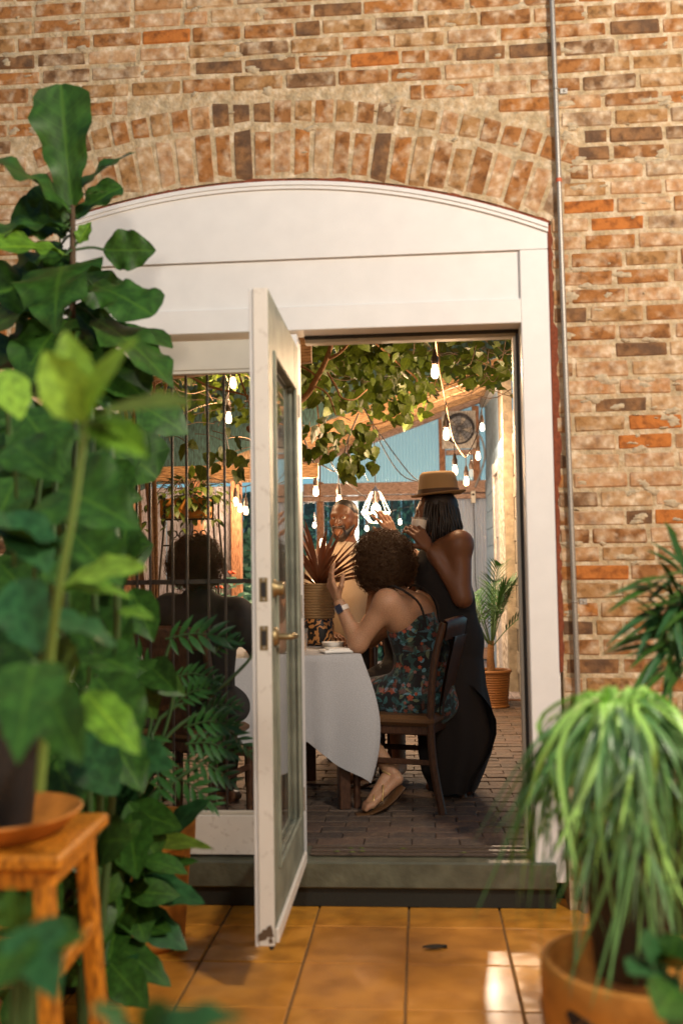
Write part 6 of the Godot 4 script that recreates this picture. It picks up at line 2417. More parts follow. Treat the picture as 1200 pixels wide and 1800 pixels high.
	for q in fans:
		var leaf := Node3D.new()
		leaf.name = "leaf"
		t.add_child(leaf, true)
		var d: Vector3 = q[1].normalized()
		var side := d.cross(V(0, 0.35, 0.95)).normalized()
		var m: Material = M.frond if rng.randf() < 0.9 else M.teal_leaf
		b = MB.new()
		b.tube(curve([q[0], q[0] + d * q[2] * 0.5 + V(0, 0.012, 0), q[0] + d * q[2] + V(0, -0.02, 0)], 6), taper(0.004, 0.002, 7), 5)
		obj("midrib", b, M.stem_dark, leaf)
		for i in 7:
			for s in [-1, 1]:
				var u := (i + 0.5) / 7.0
				var at: Vector3 = q[0] + d * q[2] * u + V(0, 0.012 * sin(PI * u) - 0.02 * u * u, 0)
				var dir: Vector3 = (side * s * (0.9 - 0.4 * u) + d * (0.5 + 0.5 * u) + V(0, rng.randf_range(-0.25, 0.1), 0)).normalized()
				var l: float = q[2] * 0.42 * sin(PI * (0.22 + 0.62 * u))
				lay_leaf([at, at + dir * l, l * 0.26, V(0, 0.5, 0.9), "frond" if m == M.frond else "teal_leaf", "lance", 0.4], leaf, 0.0, 5)
	# tall terracotta pots with lance leaves
	var pot := thing("terracotta_pot", "tall orange terracotta pot on the floor tiles by the door step", "pot", V(-0.975, 0.0, 0.40))
	b = MB.new()
	b.lathe([V2(0.001, 0.0), V2(0.115, 0.0), V2(0.120, 0.03), V2(0.142, 0.34), V2(0.140, 0.345), V2(0.157, 0.352), V2(0.160, 0.43), V2(0.150, 0.445), V2(0.138, 0.44), V2(0.132, 0.39), V2(0.001, 0.385)], Vector3.ZERO, 36)
	obj("pot_body", b, M.terracotta, pot)
	b = MB.new()
	b.lathe([V2(0.001, 0.395), V2(0.131, 0.392)], Vector3.ZERO, 24)
	obj("soil", b, M.soil, pot)
	t = thing("broad_leaf_plant", "low plant with broad pointed leaves spilling over the terracotta pot", "plant")
	for r in POT_LEAVES:
		lay_leaf(r, t, 0.05, 12)
		b = MB.new()
		b.tube(curve([V(-0.97, 0.40, 0.40), V(-0.95, 0.52, 0.46).lerp(r[0], 0.45) + V(0, 0.05, 0), r[0] + V(-0.015, 0.01, -0.02), r[0] + (r[1] - r[0]) * 0.05], 6), 0.005, 6)
		obj("petiole", b, M.stem_dark, t)
	# loose fill of small dark leaves low down behind, between the pots
	t = thing("shade_plant", "mass of small green leaves growing under the climbing plant", "plant", V(-1.15, 0.0, 1.05))
	b = MB.new()
	for k in 9:
		var a := TAU * k / 9
		b.tube(curve([V(0, 0, 0), V(cos(a) * 0.1, 0.4, sin(a) * 0.1), V(cos(a) * 0.26, 0.75, sin(a) * 0.22)], 6), 0.006, 5)
	obj("stem", b, M.stem_dark, t)
	var place := func(_i: int) -> Transform3D:
		var d := V(rng.randfn(), rng.randfn(), rng.randfn()).normalized()
		var q := V(0, 0.55, 0) + d * V(0.34, 0.5, 0.3) * pow(rng.randf(), 0.5)
		return Transform3D(facing(V(rng.randf_range(-1, 1), rng.randf_range(-1, 0.4), rng.randf_range(0, 1)), d + V(0, 0.7, 0.6)) * Basis.from_scale(Vector3.ONE * rng.randf_range(0.7, 1.3)), q)
	stuff("foliage", scatter(leaf_shape({"len": 0.13, "wid": 0.065, "n": 6, "droop": 0.5, "shape": "broad"}), place, 260), M.fig, t)
	# the very near leaves at the lower edge
	t = thing("low_broad_plant", "low plant with large dark blue green leaves before the orange stool", "plant")
	for r in LOW_LEAVES:
		lay_leaf(r, t, 0.07, 12)
		b = MB.new()
		b.tube(curve([V(r[0].x - 0.02, 0.0, r[0].z - 0.02), V(r[0].x - 0.01, r[0].y * 0.6, r[0].z), r[0]], 6), 0.006, 6)
		obj("petiole", b, M.stem_dark, t)
	# stool, saucer and black pot
	var s := thing("wooden_stool", "orange wooden stool carrying a terracotta saucer and a black pot", "stool", V(-0.893, 0.0, 1.98), 0.05)
	b = MB.new()
	b.box(V(0, 0.775, 0), V(0.44, 0.028, 0.34), 0.006)
	obj("seat", b, M.stool, s)
	b = MB.new()
	b.box(V(0, 0.745, 0.14), V(0.38, 0.045, 0.02), 0.004)
	b.box(V(0, 0.745, -0.14), V(0.38, 0.045, 0.02), 0.004)
	b.box(V(0.19, 0.745, 0), V(0.02, 0.044, 0.28), 0.004)
	b.box(V(-0.19, 0.745, 0), V(0.02, 0.044, 0.28), 0.004)
	obj("apron", b, M.stool, s)
	for q in [[1, 1], [1, -1], [-1, 1], [-1, -1]]:
		b = MB.new()
		var top := V(q[0] * 0.175, 0.765, q[1] * 0.13)
		var foot := V(q[0] * 0.225, 0.0, q[1] * 0.17)
		b.box((top + foot) * 0.5, V(0.036, top.distance_to(foot), 0.036), 0.004, facing(top - foot, V(0, 0, 1)))
		obj("leg", b, M.stool, s)
	b = MB.new()
	b.box(V(0, 0.665, 0.139), V(0.36, 0.032, 0.02), 0.004)
	b.box(V(0, 0.52, -0.146), V(0.37, 0.032, 0.02), 0.004)
	b.box(V(0.192, 0.56, 0), V(0.02, 0.032, 0.28), 0.004)
	b.box(V(-0.192, 0.56, 0), V(0.02, 0.032, 0.28), 0.004)
	obj("rung", b, M.stool, s)
	var sc := thing("terracotta_saucer", "wide orange terracotta saucer on the wooden stool", "saucer", V(-0.855, 0.789, 1.99))
	b = MB.new()
	b.lathe([V2(0.001, 0.0), V2(0.115, 0.0), V2(0.135, 0.012), V2(0.168, 0.042), V2(0.172, 0.048), V2(0.166, 0.050), V2(0.130, 0.020), V2(0.001, 0.014)], Vector3.ZERO, 40)
	obj("dish", b, mat(0.60, 0.22, 0.03, 0.55, {"tex": T.blotch, "scale": 2.5}), sc)
	b = MB.new()
	b.lathe([V2(0.001, 0.0), V2(0.075, 0.0), V2(0.08, 0.005), V2(0.098, 0.20), V2(0.104, 0.20), V2(0.104, 0.225), V2(0.096, 0.225), V2(0.001, 0.19)], V(-0.862, 0.804, 1.99), 32)
	tag(obj("black_pot", b, M.black), "matt black plant pot standing in the terracotta saucer on the stool", "pot")


func make_right_plants() -> void:
	# drooping strap leaved plant in a black pot set in an orange tub
	var t := thing("strap_leaf_plant", "bushy plant with long drooping strap leaves, lime green at its heart", "plant", V(0.380, 1.0, 1.95))
	var b := MB.new()
	b.tube(curve([V(0, -0.42, 0), V(0.006, -0.2, 0), V(0, -0.02, 0)], 8), taper(0.05, 0.03, 9), 12)
	obj("trunk", b, M.bark_fig, t)
	var fine := MB.new()
	var fine_pale := MB.new()
	for k in 440:
		var a := k * 2.39996
		var ring := float(k) / 440.0
		var lift := lerpf(1.25, 0.05, ring) + rng.randf_range(-0.15, 0.15)
		var reach := rng.randf_range(0.07, 0.185) * (0.75 + 0.3 * ring)
		var drop := rng.randf_range(0.10, 0.47) * (0.55 + 0.45 * ring)
		if k % 14 == 0:
			reach *= 1.3
		var out := V(cos(a), 0, sin(a))
		var p0 := V(0, -0.05 + 0.03 * rng.randf(), 0) + out * 0.012
		var p1 := p0 + out * reach * 0.45 + V(0, 0.03 + 0.045 * lift, 0)
		var p2 := p0 + out * reach * 0.95 + V(rng.randf_range(-0.04, 0.04), 0.01 + 0.035 * lift - drop * 0.3, rng.randf_range(-0.03, 0.03))
		var p3 := p0 + out * reach * 1.15 + V(rng.randf_range(-0.08, 0.08), -drop, rng.randf_range(-0.08, 0.08))
		var mid := curve([p0, p1, p2, p3], 12)
		var w := rng.randf_range(0.0045, 0.0085)
		var rows := []
		for i in 13:
			var u := i / 12.0
			var tt: Vector3 = (mid[mini(i + 1, 12)] - mid[maxi(i - 1, 0)]).normalized()
			var side := tt.cross(out.cross(tt)).cross(tt)
			side = out.cross(Vector3.UP).normalized().rotated(tt, 0.5 * sin(u * 3.0 + k))
			var nn := side.cross(tt).normalized()
			var ww := w * width_at("strap", u)
			rows.push_back(PackedVector3Array([mid[i] - side * ww + nn * ww * 0.3, mid[i], mid[i] + side * ww + nn * ww * 0.3]))
		if k % 3 == 2:
			(fine_pale if ring < 0.3 else fine).grid(rows)
			continue
		b = MB.new()
		b.grid(rows)
		obj("leaf", b, M.strap_pale if ring < 0.30 else (M.strap_grey if k % 4 == 0 else M.strap), t)
	rest("leaf", {M.strap: fine, M.strap_pale: fine_pale}, t)
	b = MB.new()
	b.lathe([V2(0.001, 0.0), V2(0.066, 0.0), V2(0.09, 0.22), V2(0.096, 0.22), V2(0.096, 0.245), V2(0.088, 0.245), V2(0.083, 0.21), V2(0.001, 0.205)], V(0.385, 0.525, 1.95), 32)
	tag(obj("black_pot", b, M.black), "black plastic pot of the strap leaved plant, set in the orange tub", "pot")
	var tub := thing("orange_tub", "orange clay tub with a dark oval hand slot and incised zigzag lines", "tub", V(0.405, 0.17, 1.94))
	b = MB.new()
	b.lathe([V2(0.001, 0.01), V2(0.165, 0.0), V2(0.18, 0.05), V2(0.19, 0.33), V2(0.187, 0.372), V2(0.172, 0.378), V2(0.166, 0.35), V2(0.155, 0.325), V2(0.001, 0.32)], Vector3.ZERO, 44)
	obj("tub_body", b, M.terracotta, tub)
	b = MB.new()
	var rows := []
	for i in 11:
		var row := PackedVector3Array()
		var u := i / 10.0
		for j in 4:
			var v := j / 3.0
			var a := lerpf(2.0, 2.55, u)
			var h := lerpf(0.288, 0.318, u) + (v - 0.5) * 0.034 * sqrt(maxf(0.0, 1.0 - pow(2.0 * u - 1.0, 4.0)))
			row.push_back(V(cos(a) * 0.1905, h, sin(a) * 0.1905))
		rows.push_back(row)
	b.grid(rows)
	obj("hand_slot", b, M.soil, tub)
	b = MB.new()
	var zig := []
	for i in 41:
		var a := lerpf(0.2, 3.2, i / 40.0)
		zig.push_back(V(cos(a) * 0.190, 0.275 + 0.05 * (absf(fposmod(i / 7.0, 2.0) - 1.0) * 2.0 - 1.0), sin(a) * 0.190))
	b.tube(zig, 0.0022, 5)
	obj("incised_line", b, M.bark, tub)
	b = MB.new()
	b.lathe([V2(0.001, 0.0), V2(0.15, 0.0), V2(0.16, 0.02), V2(0.16, 0.15), V2(0.15, 0.17), V2(0.001, 0.17)], V(0.405, 0.0, 1.94), 28)
	tag(obj("tub_stand", b, M.wood_dark), "round dark wooden stand under the orange tub", "stand")
	# darker lance leaved plant behind it against the bricks
	t = thing("dark_lance_plant", "dark green plant with narrow lance leaves against the brick wall", "plant")
	b = MB.new()
	b.tube(curve([V(0.70, 0.0, 1.4), V(0.68, 0.6, 1.4), V(0.665, 1.15, 1.36)], 10), taper(0.02, 0.012, 11), 8)
	obj("stem", b, M.bark_fig, t)
	for r in RDARK_LEAVES:
		lay_leaf(r, t, 0.0, 9)
	b = MB.new()
	b.lathe([V2(0.001, 0.0), V2(0.15, 0.0), V2(0.19, 0.62), V2(0.205, 0.63), V2(0.205, 0.68), V2(0.19, 0.68), V2(0.001, 0.62)], V(0.72, 0.0, 1.40), 32)
	tag(obj("tall_black_pot", b, M.black), "tall black pot of the lance leaved plant by the brick wall", "pot")
	t = thing("round_leaf_plant", "small vivid green plant with rounded leaves beside the orange tub", "plant")
	for r in RLOW_LEAVES:
		lay_leaf(r, t, 0.03, 10)
	b = MB.new()
	for k in 5:
		b.tube(curve([V(0.39, 0.3, 2.37), V(0.37, 0.55, 2.36), V(0.34 + 0.02 * k, 0.69, 2.35)], 6), 0.004, 5)
	obj("stem", b, M.stem_dark, t)
	b = MB.new()
	b.lathe([V2(0.001, 0.0), V2(0.06, 0.0), V2(0.075, 0.34), V2(0.07, 0.34), V2(0.001, 0.3)], V(0.42, 0.0, 2.42), 24)
	tag(obj("small_pot", b, M.terracotta), "slim clay pot of the small round leaved plant", "pot")


func make_vines() -> void:
	# the vine that hangs over the patio doorway
	var t := thing("overhead_vine", "leafy vine with bare twisting branches hanging over the patio doorway", "vine")
	var branches := [
		[[V(-0.85, 2.02, -1.0), V(-0.608, 2.192, -1.2), V(-0.523, 2.309, -1.2), V(-0.456, 2.442, -1.2), V(-0.43, 2.62, -1.25), V(-0.45, 2.9, -1.3)], 0.018],
		[[V(-0.475, 2.405, -1.2), V(-0.40, 2.44, -1.2), V(-0.33, 2.52, -1.18), V(-0.2, 2.75, -1.1)], 0.010],
		[[V(-0.8, 2.46, -1.2), V(-0.594, 2.372, -1.2), V(-0.50, 2.30, -1.2)], 0.008],
		[[V(-0.466, 2.34, -1.2), V(-0.42, 2.26, -1.2), V(-0.394, 2.205, -1.2), V(-0.33, 2.20, -1.25), V(-0.27, 2.28, -1.4)], 0.006],
		[[V(-0.56, 2.28, -1.2), V(-0.47, 2.23, -1.22), V(-0.43, 2.12, -1.25)], 0.006],
		[[V(-0.3, 2.7, -1.9), V(-0.1, 2.55, -2.1), V(0.0, 2.47, -2.2), V(-0.05, 2.33, -2.2), V(-0.2, 2.22, -2.2), V(-0.36, 2.2, -2.2)], 0.007],
		[[V(-0.7, 2.9, -2.0), V(-0.62, 2.4, -2.1), V(-0.60, 2.0, -2.1), V(-0.61, 1.6, -2.1)], 0.005],
		[[V(0.1, 2.9, -2.2), V(0.14, 2.6, -2.2), V(0.1, 2.42, -2.2)], 0.005],
		[[V(-1.4, 2.3, -1.2), V(-1.1, 2.5, -1.3), V(-0.9, 2.62, -1.3), V(-0.6, 2.8, -1.3)], 0.012],
		[[V(-1.35, 2.45, -1.0), V(-1.1, 2.28, -1.1), V(-0.85, 2.2, -1.1), V(-0.7, 2.05, -1.0)], 0.007],
		[[V(-1.0, 2.7, -1.1), V(-0.92, 2.35, -1.1), V(-0.80, 2.0, -1.1), V(-0.76, 1.92, -1.1)], 0.006]]
	for q in branches:
		var b := MB.new()
		b.tube(curve(q[0], 18), taper(q[1], q[1] * 0.6, 19), 8)
		obj("branch", b, M.bark, t)
	# separate leaves where they show large
	var variants := []
	for k in 6:
		variants.push_back(leaf_shape({"len": 0.070 + 0.010 * k, "wid": 0.058 + 0.008 * k, "n": 8, "droop": 0.35 + 0.1 * (k % 3), "shape": "heart", "wave": 0.05, "seed": k * 1.7, "fold": 0.12}).build())
	var clumps := [[V(-0.22, 2.62, -2.2), V(0.32, 0.14, 0.3), 74], [V(-0.13, 2.40, -2.2), V(0.2, 0.08, 0.2), 34], [V(-0.36, 2.08, -2.2), V(0.13, 0.17, 0.16), 44], [V(-0.44, 1.96, -2.2), V(0.07, 0.09, 0.1), 14], [V(-0.60, 2.12, -2.0), V(0.16, 0.17, 0.2), 34], [V(-0.10, 2.28, -2.2), V(0.20, 0.05, 0.1), 20], [V(-0.60, 2.45, -1.6), V(0.14, 0.2, 0.2), 24], [V(0.02, 2.44, -2.2), V(0.08, 0.06, 0.1), 10], [V(-0.42, 2.36, -2.1), V(0.16, 0.07, 0.2), 12], [V(-1.05, 2.0, -1.6), V(0.3, 0.14, 0.2), 20]]
	for c in clumps:
		for i in c[2]:
			var d := V(rng.randfn(), rng.randfn(), rng.randfn()).normalized() * pow(rng.randf(), 0.4)
			var o := obj("leaf", variants[rng.randi() % 6], M.vine, t)
			var dir := V(rng.randfn() * 0.7, -1.0 + rng.randfn() * 0.4, rng.randfn() * 0.5)
			o.transform = Transform3D(facing(dir, V(rng.randfn() * 0.7, 0.5, 1.0)) * Basis.from_scale(Vector3.ONE * rng.randf_range(0.6, 1.1)), c[0] + d * c[1])
	# the thick roof of leaves and twigs above
	var small := leaf_shape({"len": 0.08, "wid": 0.065, "n": 5, "droop": 0.5, "shape": "heart"})
	var place := func(_i: int) -> Transform3D:
		var x := rng.randf_range(-3.2, 0.75)
		var z := rng.randf_range(-4.6, -0.5)
		var low := 2.66 + 0.10 * sin(x * 5.0 + z * 3.0) + (0.10 if x > 0.1 else 0.0)
		var p := V(x, low + absf(rng.randfn()) * 0.22, z)
		return Transform3D(facing(V(rng.randfn(), rng.randfn() * 0.6 - 0.5, rng.randfn()), V(rng.randfn() * 0.5, 0.6, 0.8)) * Basis.from_scale(Vector3.ONE * rng.randf_range(0.7, 1.4)), p)
	stuff("foliage", scatter(small, place, 3800), M.vine, t)
	var tw := MB.new()
	for k in 420:
		var x := rng.randf_range(-2.6, 0.7)
		var z := rng.randf_range(-4.2, -0.6)
		var p := V(x, 2.62 + rng.randf_range(0.0, 0.3), z)
		if x < -0.6 and rng.randf() < 0.5:
			p.y -= rng.randf_range(0.0, 0.55)
		var a := V(rng.randf_range(-0.3, 0.3), rng.randf_range(-0.14, 0.12), rng.randf_range(-0.3, 0.3))
		tw.tube(curve([p, p + a * 0.5 + V(0, rng.randf_range(-0.06, 0.06), 0), p + a], 5), 0.0028, 4, false)
	kind(obj("twigs", tw, M.twig, t), "stuff")
	# bare stems climbing behind the closed leaf
	for k in 3:
		var v := thing("vine_stem", ["thick twisting brown vine stem behind the closed door, first from the fence", "slim brown vine stem twisting up second behind the closed door", "pair of tangled brown vine stems climbing behind the grille bars", "pale brown vine stem leaning over behind the grille bars", "short hooked vine stem curling behind the grille bars"][k], "vine", V(-1.44 + 0.05 * k, 0.15, -1.0 - 0.07 * k), 0.0, "vine stems behind the closed door")
		for j in 2:
			var b := MB.new()
			b.tube(curve([V(0.02 * j, 0, 0), V(0.03 * sin(k * 2.0 + j), 0.8, 0.02 * j), V(0.04 * cos(k + j * 2.0), 1.5, 0.03), V(0.05 * j - 0.04, 2.0, 0.0), V(0.10 * j + 0.03 * k, 2.6, 0.1)], 16), taper(0.018 - 0.003 * j, 0.007, 17), 7)
			obj("stem", b, M.bark, v)
const FIG_LEAVES: Array = [
	[Vector3(-1.118, 2.516, 0.799), Vector3(-1.143, 2.912, 0.825), 0.202, Vector3(0, 0.12, 1), "fig", "fiddle", 0.25],
	[Vector3(-1.122, 2.497, 0.798), Vector3(-1.346, 2.602, 0.973), 0.205, Vector3(0.15, 0.75, 0.75), "fig", "fiddle", 0.7],
	[Vector3(-1.120, 2.549, 0.781), Vector3(-0.919, 2.705, 0.745), 0.114, Vector3(-0.35, 0.75, 0.55), "fig", "broad", 0.5],
	[Vector3(-1.109, 2.553, 0.780), Vector3(-0.997, 2.559, 0.792), 0.045, Vector3(0, 0.9, 0.4), "fig", "broad", 0.3],
	[Vector3(-1.127, 2.441, 0.795), Vector3(-1.363, 2.369, 0.910), 0.175, Vector3(0, 0.9, 0.45), "fig", "fiddle", 0.6],
	[Vector3(-1.129, 2.345, 0.810), Vector3(-1.277, 2.308, 1.000), 0.145, Vector3(-0.1, 0.6, 0.8), "fig_pale", "fiddle", 0.5],
	[Vector3(-1.026, 2.375, 0.763), Vector3(-0.848, 2.366, 0.769), 0.135, Vector3(0.1, -0.25, 1), "fig", "broad", 0.2],
	[Vector3(-1.101, 2.392, 0.790), Vector3(-1.059, 2.462, 0.791), 0.056, Vector3(0.1, 0.1, 1), "fig_pale", "broad", 0.1],
	[Vector3(-1.144, 2.312, 0.809), Vector3(-1.089, 2.027, 1.019), 0.296, Vector3(-0.05, 0.75, 0.75), "fig", "heart", 0.7],
	[Vector3(-1.057, 2.251, 0.799), Vector3(-0.835, 2.103, 0.903), 0.182, Vector3(0.25, 0.55, 0.8), "fig", "fiddle", 0.5],
	[Vector3(-1.050, 2.139, 0.791), Vector3(-0.760, 1.870, 0.933), 0.203, Vector3(0.35, 0.65, 0.6), "fig", "broad", 0.5],
	[Vector3(-1.160, 2.234, 0.735), Vector3(-1.360, 2.070, 0.892), 0.204, Vector3(-0.2, 0.7, 0.7), "fig", "fiddle", 0.6],
	[Vector3(-1.131, 2.146, 0.778), Vector3(-1.215, 1.886, 0.970), 0.209, Vector3(-0.1, 0.6, 0.8), "fig", "broad", 0.6],
	[Vector3(-1.132, 2.071, 0.774), Vector3(-0.903, 1.827, 0.842), 0.203, Vector3(0.2, 0.5, 0.8), "fig", "fiddle", 0.6],
	[Vector3(-1.143, 1.996, 0.770), Vector3(-1.262, 1.834, 1.071), 0.161, Vector3(-0.1, 0.4, 0.9), "fig", "broad", 0.5],
	[Vector3(-1.136, 1.903, 0.764), Vector3(-1.187, 1.569, 0.949), 0.254, Vector3(-0.1, 0.5, 0.9), "fig", "fiddle", 0.5],
	[Vector3(-1.137, 1.846, 0.761), Vector3(-0.916, 1.628, 0.831), 0.221, Vector3(0.2, 0.5, 0.8), "fig", "fiddle", 0.5],
	[Vector3(-1.139, 1.734, 0.754), Vector3(-1.326, 1.607, 0.962), 0.236, Vector3(-0.2, 0.6, 0.8), "fig", "broad", 0.5],
	[Vector3(-1.140, 1.697, 0.752), Vector3(-0.975, 1.393, 0.821), 0.240, Vector3(0.2, 0.5, 0.9), "fig", "fiddle", 0.5],
	[Vector3(-1.151, 1.585, 0.746), Vector3(-1.284, 1.343, 0.842), 0.240, Vector3(-0.1, 0.6, 0.8), "fig", "broad", 0.5],
	[Vector3(-1.143, 1.510, 0.741), Vector3(-0.928, 1.301, 0.762), 0.223, Vector3(0.1, 0.6, 0.8), "fig", "fiddle", 0.5],
	[Vector3(-1.155, 1.398, 0.735), Vector3(-1.234, 1.107, 0.824), 0.240, Vector3(0, 0.5, 0.9), "fig", "broad", 0.5],
	[Vector3(-1.147, 1.323, 0.730), Vector3(-1.015, 1.082, 0.756), 0.223, Vector3(0.1, 0.6, 0.8), "fig", "broad", 0.5],
	[Vector3(-1.171, 2.345, 0.693), Vector3(-1.025, 2.221, 0.623), 0.175, Vector3(0, 0.5, 0.9), "fig", "fiddle", 0.4],
	[Vector3(-1.189, 2.422, 0.699), Vector3(-1.345, 2.290, 0.703), 0.212, Vector3(-0.1, 0.6, 0.8), "fig", "fiddle", 0.4],
	[Vector3(-1.159, 2.447, 0.738), Vector3(-1.320, 2.476, 0.812), 0.198, Vector3(-0.05, 0.55, 0.85), "fig", "fiddle", 0.5],
	[Vector3(-1.152, 2.389, 0.734), Vector3(-1.289, 2.148, 0.791), 0.227, Vector3(-0.1, 0.45, 0.9), "fig", "fiddle", 0.5],
	[Vector3(-1.151, 2.275, 0.727), Vector3(-1.360, 2.210, 0.850), 0.225, Vector3(-0.1, 0.5, 0.9), "fig", "fiddle", 0.5],
	[Vector3(-1.149, 2.199, 0.722), Vector3(-1.012, 2.032, 0.762), 0.189, Vector3(0.15, 0.5, 0.85), "fig", "fiddle", 0.5],
	[Vector3(-1.158, 2.123, 0.718), Vector3(-1.308, 2.044, 0.836), 0.225, Vector3(-0.1, 0.5, 0.9), "fig", "broad", 0.5],
	[Vector3(-1.150, 2.472, 0.719), Vector3(-1.266, 2.601, 0.755), 0.134, Vector3(-0.1, 0.4, 0.9), "fig", "fiddle", 0.4],
	[Vector3(-1.138, 2.501, 0.719), Vector3(-0.983, 2.611, 0.694), 0.115, Vector3(0.2, 0.6, 0.8), "fig", "fiddle", 0.5],
]
const MASS_LEAVES: Array = [
	[Vector3(-0.664, 1.239, 2.245), Vector3(-0.508, 1.178, 2.329), 0.089, Vector3(0.1, 0.95, 0.35), "teal_leaf", "broad", 0.35],
	[Vector3(-0.657, 1.284, 2.146), Vector3(-0.475, 1.310, 2.234), 0.074, Vector3(0.1, 0.8, 0.6), "lime_leaf", "broad", 0.4],
	[Vector3(-0.675, 1.282, 2.148), Vector3(-0.515, 1.258, 2.184), 0.062, Vector3(0.1, 0.85, 0.5), "fig_pale", "broad", 0.5],
	[Vector3(-0.698, 1.330, 2.102), Vector3(-0.760, 1.389, 2.261), 0.129, Vector3(0, 0.8, 0.6), "teal_leaf", "broad", 0.4],
	[Vector3(-0.786, 1.490, 1.817), Vector3(-0.586, 1.390, 1.896), 0.201, Vector3(0.15, 0.45, 0.9), "fig", "heart", 0.5],
	[Vector3(-0.626, 1.194, 2.239), Vector3(-0.590, 1.104, 2.331), 0.060, Vector3(0, 0.4, 1), "olive_leaf", "broad", 0.3],
	[Vector3(-0.621, 1.087, 2.132), Vector3(-0.501, 0.983, 2.217), 0.080, Vector3(0.35, 0.3, 1), "fig_pale", "broad", 0.45],
	[Vector3(-0.560, 1.175, 2.534), Vector3(-0.507, 1.065, 2.725), 0.103, Vector3(0.25, 0.35, 1), "fig", "heart", 0.35],
	[Vector3(-0.586, 1.136, 2.434), Vector3(-0.489, 1.031, 2.520), 0.081, Vector3(0.1, 0.6, 0.9), "fig", "broad", 0.4],
	[Vector3(-0.771, 1.423, 2.113), Vector3(-0.667, 1.303, 2.199), 0.094, Vector3(0.1, 0.7, 0.7), "teal_leaf", "broad", 0.4],
	[Vector3(-0.601, 1.231, 1.988), Vector3(-0.522, 1.210, 2.031), 0.045, Vector3(0.2, 0.7, 0.7), "fig_pale", "broad", 0.3],
	[Vector3(-0.762, 1.576, 1.720), Vector3(-0.668, 1.490, 1.758), 0.077, Vector3(0.2, 0.5, 0.8), "fig", "broad", 0.4],
	[Vector3(-0.844, 1.578, 1.927), Vector3(-0.707, 1.484, 2.012), 0.116, Vector3(0.1, 0.6, 0.8), "fig", "heart", 0.4],
	[Vector3(-0.777, 1.692, 2.130), Vector3(-0.717, 1.579, 2.219), 0.073, Vector3(0.2, 0.5, 0.9), "lime_leaf", "broad", 0.3],
	[Vector3(-0.804, 1.407, 1.713), Vector3(-0.654, 1.276, 1.794), 0.140, Vector3(0.1, 0.4, 0.9), "fig", "broad", 0.4],
	[Vector3(-0.683, 1.294, 2.300), Vector3(-0.609, 1.176, 2.387), 0.094, Vector3(0, 0.6, 0.8), "teal_leaf", "broad", 0.4],
	[Vector3(-0.725, 1.128, 1.791), Vector3(-0.604, 1.087, 1.879), 0.110, Vector3(0.1, 0.7, 0.7), "fig", "broad", 0.4],
	[Vector3(-0.746, 1.068, 1.688), Vector3(-0.610, 0.951, 1.771), 0.140, Vector3(0.2, 0.4, 0.9), "fig", "broad", 0.4],
	[Vector3(-0.768, 1.372, 2.010), Vector3(-0.677, 1.270, 2.097), 0.066, Vector3(0.1, 0.7, 0.7), "fig", "broad", 0.4],
	[Vector3(-0.959, 1.536, 1.632), Vector3(-0.974, 1.371, 1.724), 0.160, Vector3(0, 0.5, 0.9), "fig", "broad", 0.4],
	[Vector3(-0.822, 0.922, 1.585), Vector3(-0.712, 0.793, 1.669), 0.133, Vector3(0.1, 0.4, 0.9), "teal_leaf", "broad", 0.4],
	[Vector3(-0.799, 0.920, 1.483), Vector3(-0.668, 0.784, 1.565), 0.125, Vector3(0.2, 0.5, 0.9), "fig", "broad", 0.4],
	[Vector3(-0.921, 0.851, 1.488), Vector3(-0.840, 0.718, 1.574), 0.139, Vector3(0.1, 0.5, 0.9), "fig", "broad", 0.4],
	[Vector3(-0.803, 0.845, 1.378), Vector3(-0.632, 0.804, 1.463), 0.116, Vector3(0.2, 0.6, 0.9), "teal_leaf", "broad", 0.4],
	[Vector3(-0.869, 1.200, 1.404), Vector3(-0.725, 1.103, 1.488), 0.159, Vector3(0.2, 0.5, 0.9), "fig", "broad", 0.4],
	[Vector3(-0.993, 0.907, 1.397), Vector3(-0.829, 0.849, 1.481), 0.174, Vector3(0.1, 0.5, 0.9), "fig", "broad", 0.4],
	[Vector3(-0.993, 1.210, 1.616), Vector3(-0.863, 1.056, 1.697), 0.173, Vector3(0.1, 0.5, 0.9), "fig", "broad", 0.4],
	[Vector3(-1.021, 1.732, 1.448), Vector3(-0.871, 1.558, 1.526), 0.174, Vector3(0.1, 0.5, 0.9), "fig", "broad", 0.4],
	[Vector3(-1.087, 1.336, 1.430), Vector3(-0.921, 1.191, 1.508), 0.174, Vector3(0.1, 0.5, 0.9), "fig", "broad", 0.4],
]
const LOBED_LEAVES: Array = [
	[Vector3(-0.494, 1.535, 2.500), Vector3(-0.529, 1.663, 2.511), 0.068, Vector3(0.1, 0.05, 1), "lime_leaf", "broad", 0.25],
	[Vector3(-0.496, 1.531, 2.500), Vector3(-0.547, 1.627, 2.540), 0.078, Vector3(0.2, 0.15, 1), "lime_leaf", "broad", 0.3],
	[Vector3(-0.494, 1.535, 2.500), Vector3(-0.394, 1.641, 2.559), 0.048, Vector3(-0.25, 0.3, 0.9), "lime_leaf", "lance", 0.7],
	[Vector3(-0.491, 1.535, 2.500), Vector3(-0.281, 1.515, 2.704), 0.079, Vector3(0, 0.75, 0.6), "olive_leaf", "broad", 0.3],
	[Vector3(-0.489, 1.527, 2.500), Vector3(-0.384, 1.465, 2.568), 0.066, Vector3(0.3, 0.5, 0.8), "fig_pale", "broad", 0.5],
	[Vector3(-0.491, 1.529, 2.500), Vector3(-0.415, 1.496, 2.552), 0.033, Vector3(0.2, 0.7, 0.7), "fig_pale", "broad", 0.5],
]
